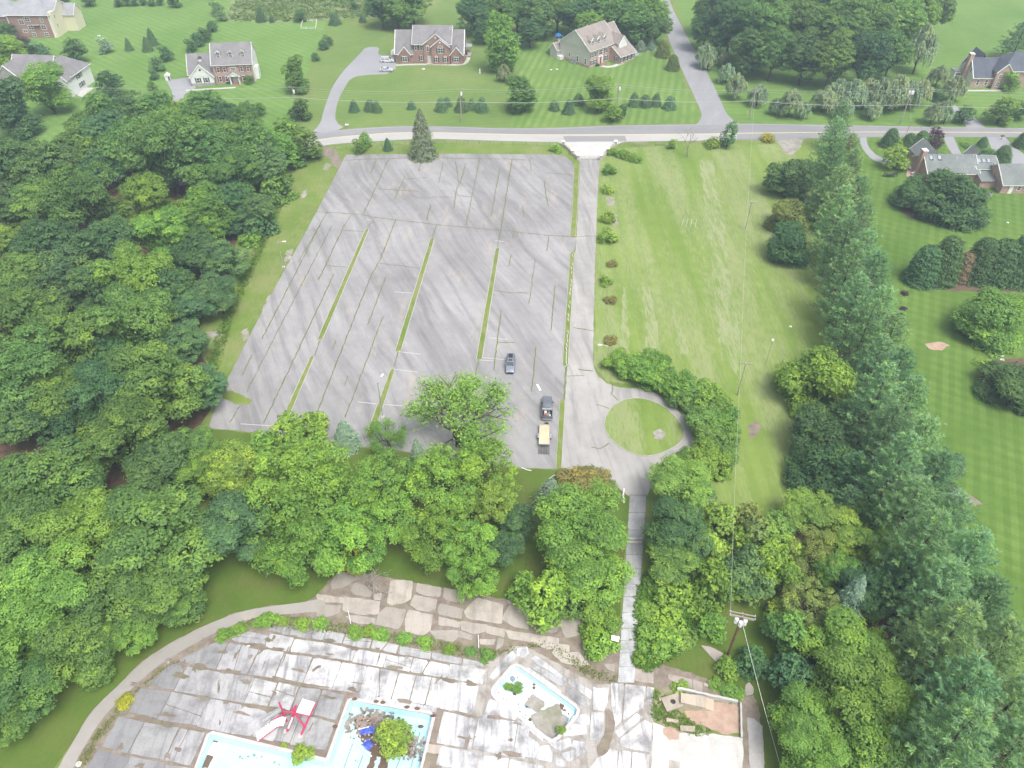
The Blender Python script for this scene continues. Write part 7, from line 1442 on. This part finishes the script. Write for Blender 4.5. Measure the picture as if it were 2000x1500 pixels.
row('in front of the middle brick house', [('small', 'bright', 813, 104, 14, .9), ('yew', 'mid', 783, 112, 5), ('shrub', 'mid', 795, 118, 7, .5), ('shrub', 'mid', 856, 118, 7, .5), ('shrub', 'mid', 876, 118, 9, .5), ('shrub', 'mid', 892, 118, 9, .5)])
row('in front of the beige house', [('yew', 'mid', 1154, 119, 6), ('shrub', 'dark', 1165, 126, 7, .7), ('shrub', 'olive', 1184, 114, 7), ('shrub', 'mid', 1215, 115, 9, .5), ('shrub', 'mid', 1225, 111, 8, .5), ('yew', 'mid', 1191, 106, 5), ('shrub', 'mid', 1078, 98, 12, .5)])
row('in front of the white gabled house', [('shrub', 'mid', 428, 158, 7, .6), ('shrub', 'dark', 448, 161, 7, .6), ('small', 'mid', 485, 155, 10, .9)])
row('in front of the dark roofed house', [('shrub', 'dark', 1932, 170, 6, .6), ('shrub', 'dark', 1960, 172, 6, .6)])
# pool plants
row('growing in the pools', [('shrub', 'lime', 590, 1473, 21, .9), ('small', 'lime', 768, 1440, 37, .7), ('shrub', 'bright', 993, 1341, 9, .6), ('shrub', 'mid', 1011, 1343, 12, .6), ('shrub', 'lime', 1096, 1425, 10, .7)])
plant('shrub', 'gold', 243, 1372, 18, 'golden yellow green shrub at the inner edge of the curved path', None, .5)
plant('shrub', 'lime', 555, 1456, 7, 'tiny yellow green shrub on the brown deck panels', None, .5)
row('in the weeds between deck and terrace', [('shrub', 'bright', 440, 1241, 18, .5), ('shrub', 'bright', 468, 1227, 16, .4), ('shrub', 'bright', 510, 1215, 16, .4), ('shrub', 'bright', 528, 1208, 18, .4), ('shrub', 'bright', 555, 1212, 12, .35), ('shrub', 'bright', 590, 1219, 16, .4), ('shrub', 'bright', 626, 1219, 16, .5), ('shrub', 'bright', 695, 1235, 17, .5), ('shrub', 'bright', 722, 1234, 16, .5), ('shrub', 'bright', 745, 1242, 17, .5), ('shrub', 'bright', 790, 1248, 16, .45), ('shrub', 'bright', 830, 1255, 16, .35), ('shrub', 'bright', 876, 1268, 13, .6), ('shrub', 'mid', 920, 1272, 12, .4), ('shrub', 'mid', 950, 1280, 16, .5)], 'weed clumps along the deck edge')

# uncounted low growth: weeds in the lot's cracks, rough herbs in the scrub meadow, vines right of the walk
def scatter(name, pts, size, col, per=3, spread=.12, hgt=.12, seed=1):
    g = np.random.default_rng(seed); p = np.repeat(np.array(pts), per, 0); n = len(p)
    c = np.column_stack([p[:, 0] + g.normal(0, spread, n), p[:, 1] + g.normal(0, spread, n), .05 + g.uniform(0, hgt, n)])
    me = leaf_mesh(name, c, g.normal(size=(n, 3)) * .45 + np.array([0, 0, 1]), size * g.uniform(.6, 1.3, n), .45, np.clip(.5 + g.normal(0, .2, n), 0, 1), g)
    o = link(name, me); o.color = (*col, 1); o['kind'] = 'stuff'; return o
scatter('crack_weeds', TUFT, .09, (.15, .22, .05), 2, .05, .08)
def fill(px, n, seed):
    p = SP(px); g = random.Random(seed); xs = [q[0] for q in p]; ys = [q[1] for q in p]; out = []
    while len(out) < n:
        q = (g.uniform(min(xs), max(xs)), g.uniform(min(ys), max(ys)))
        if inside(q, p): out.append(q)
    return out
scatter('meadow_weeds', fill([(446, 40), (480, -40), (790, -60), (840, -15), (790, 34), (640, 36), (560, 42)], 2600, 3), .55, (.15, .22, .08), 8, .7, .9, 2)
scatter('vine_cover', fill([(1240, 1300), (1246, 1160), (1262, 1120), (1300, 1130), (1350, 1150), (1400, 1190), (1360, 1250), (1300, 1290), (1262, 1312)], 1500, 4), .22, (.10, .20, .03), 9, .3, .55, 3)
scatter('verge_weeds', fill([(385, 780), (410, 700), (445, 600), (490, 510), (520, 430), (560, 350), (575, 330), (560, 380), (530, 450), (495, 530), (455, 620), (425, 720), (412, 800)], 900, 5), .2, (.12, .2, .035), 8, .35, .5, 4)
scatter('deck_weeds', fill([(424, 1256), (460, 1222), (520, 1200), (640, 1215), (800, 1242), (950, 1272), (1060, 1262), (1150, 1320), (1205, 1340), (1205, 1325), (1060, 1250), (950, 1290), (800, 1262), (640, 1235), (500, 1228)], 900, 6), .13, (.15, .18, .055), 6, .2, .15, 5)
scatter('foundation_weeds', fill([(1275, 1345), (1300, 1360), (1330, 1395), (1390, 1430), (1370, 1440), (1300, 1415), (1272, 1405)], 350, 7), .12, (.11, .19, .03), 6, .15, .15, 6)
scatter('path_edge_weeds', fill([(146, 1500), (190, 1430), (215, 1400), (260, 1355), (310, 1310), (345, 1290), (350, 1296), (300, 1325), (240, 1385), (205, 1430), (166, 1500)], 260, 8), .12, (.16, .18, .06), 5, .2, .1, 7)
# ================================================================ HAZE
hb = MB().box(-GS - 20, GS + 20, -620, 1520, -3.0, 102.5).build('haze'); hb['kind'] = 'stuff'
n = NT('haze_air'); pv = n.n('ShaderNodeVolumePrincipled'); pv.inputs['Color'].default_value = (.66, .83, 1.0, 1); pv.inputs['Density'].default_value = .00058; pv.inputs['Anisotropy'].default_value = .25
n.l(pv.outputs[0], n.out.inputs['Volume']); hb.data.materials.append(n.m)
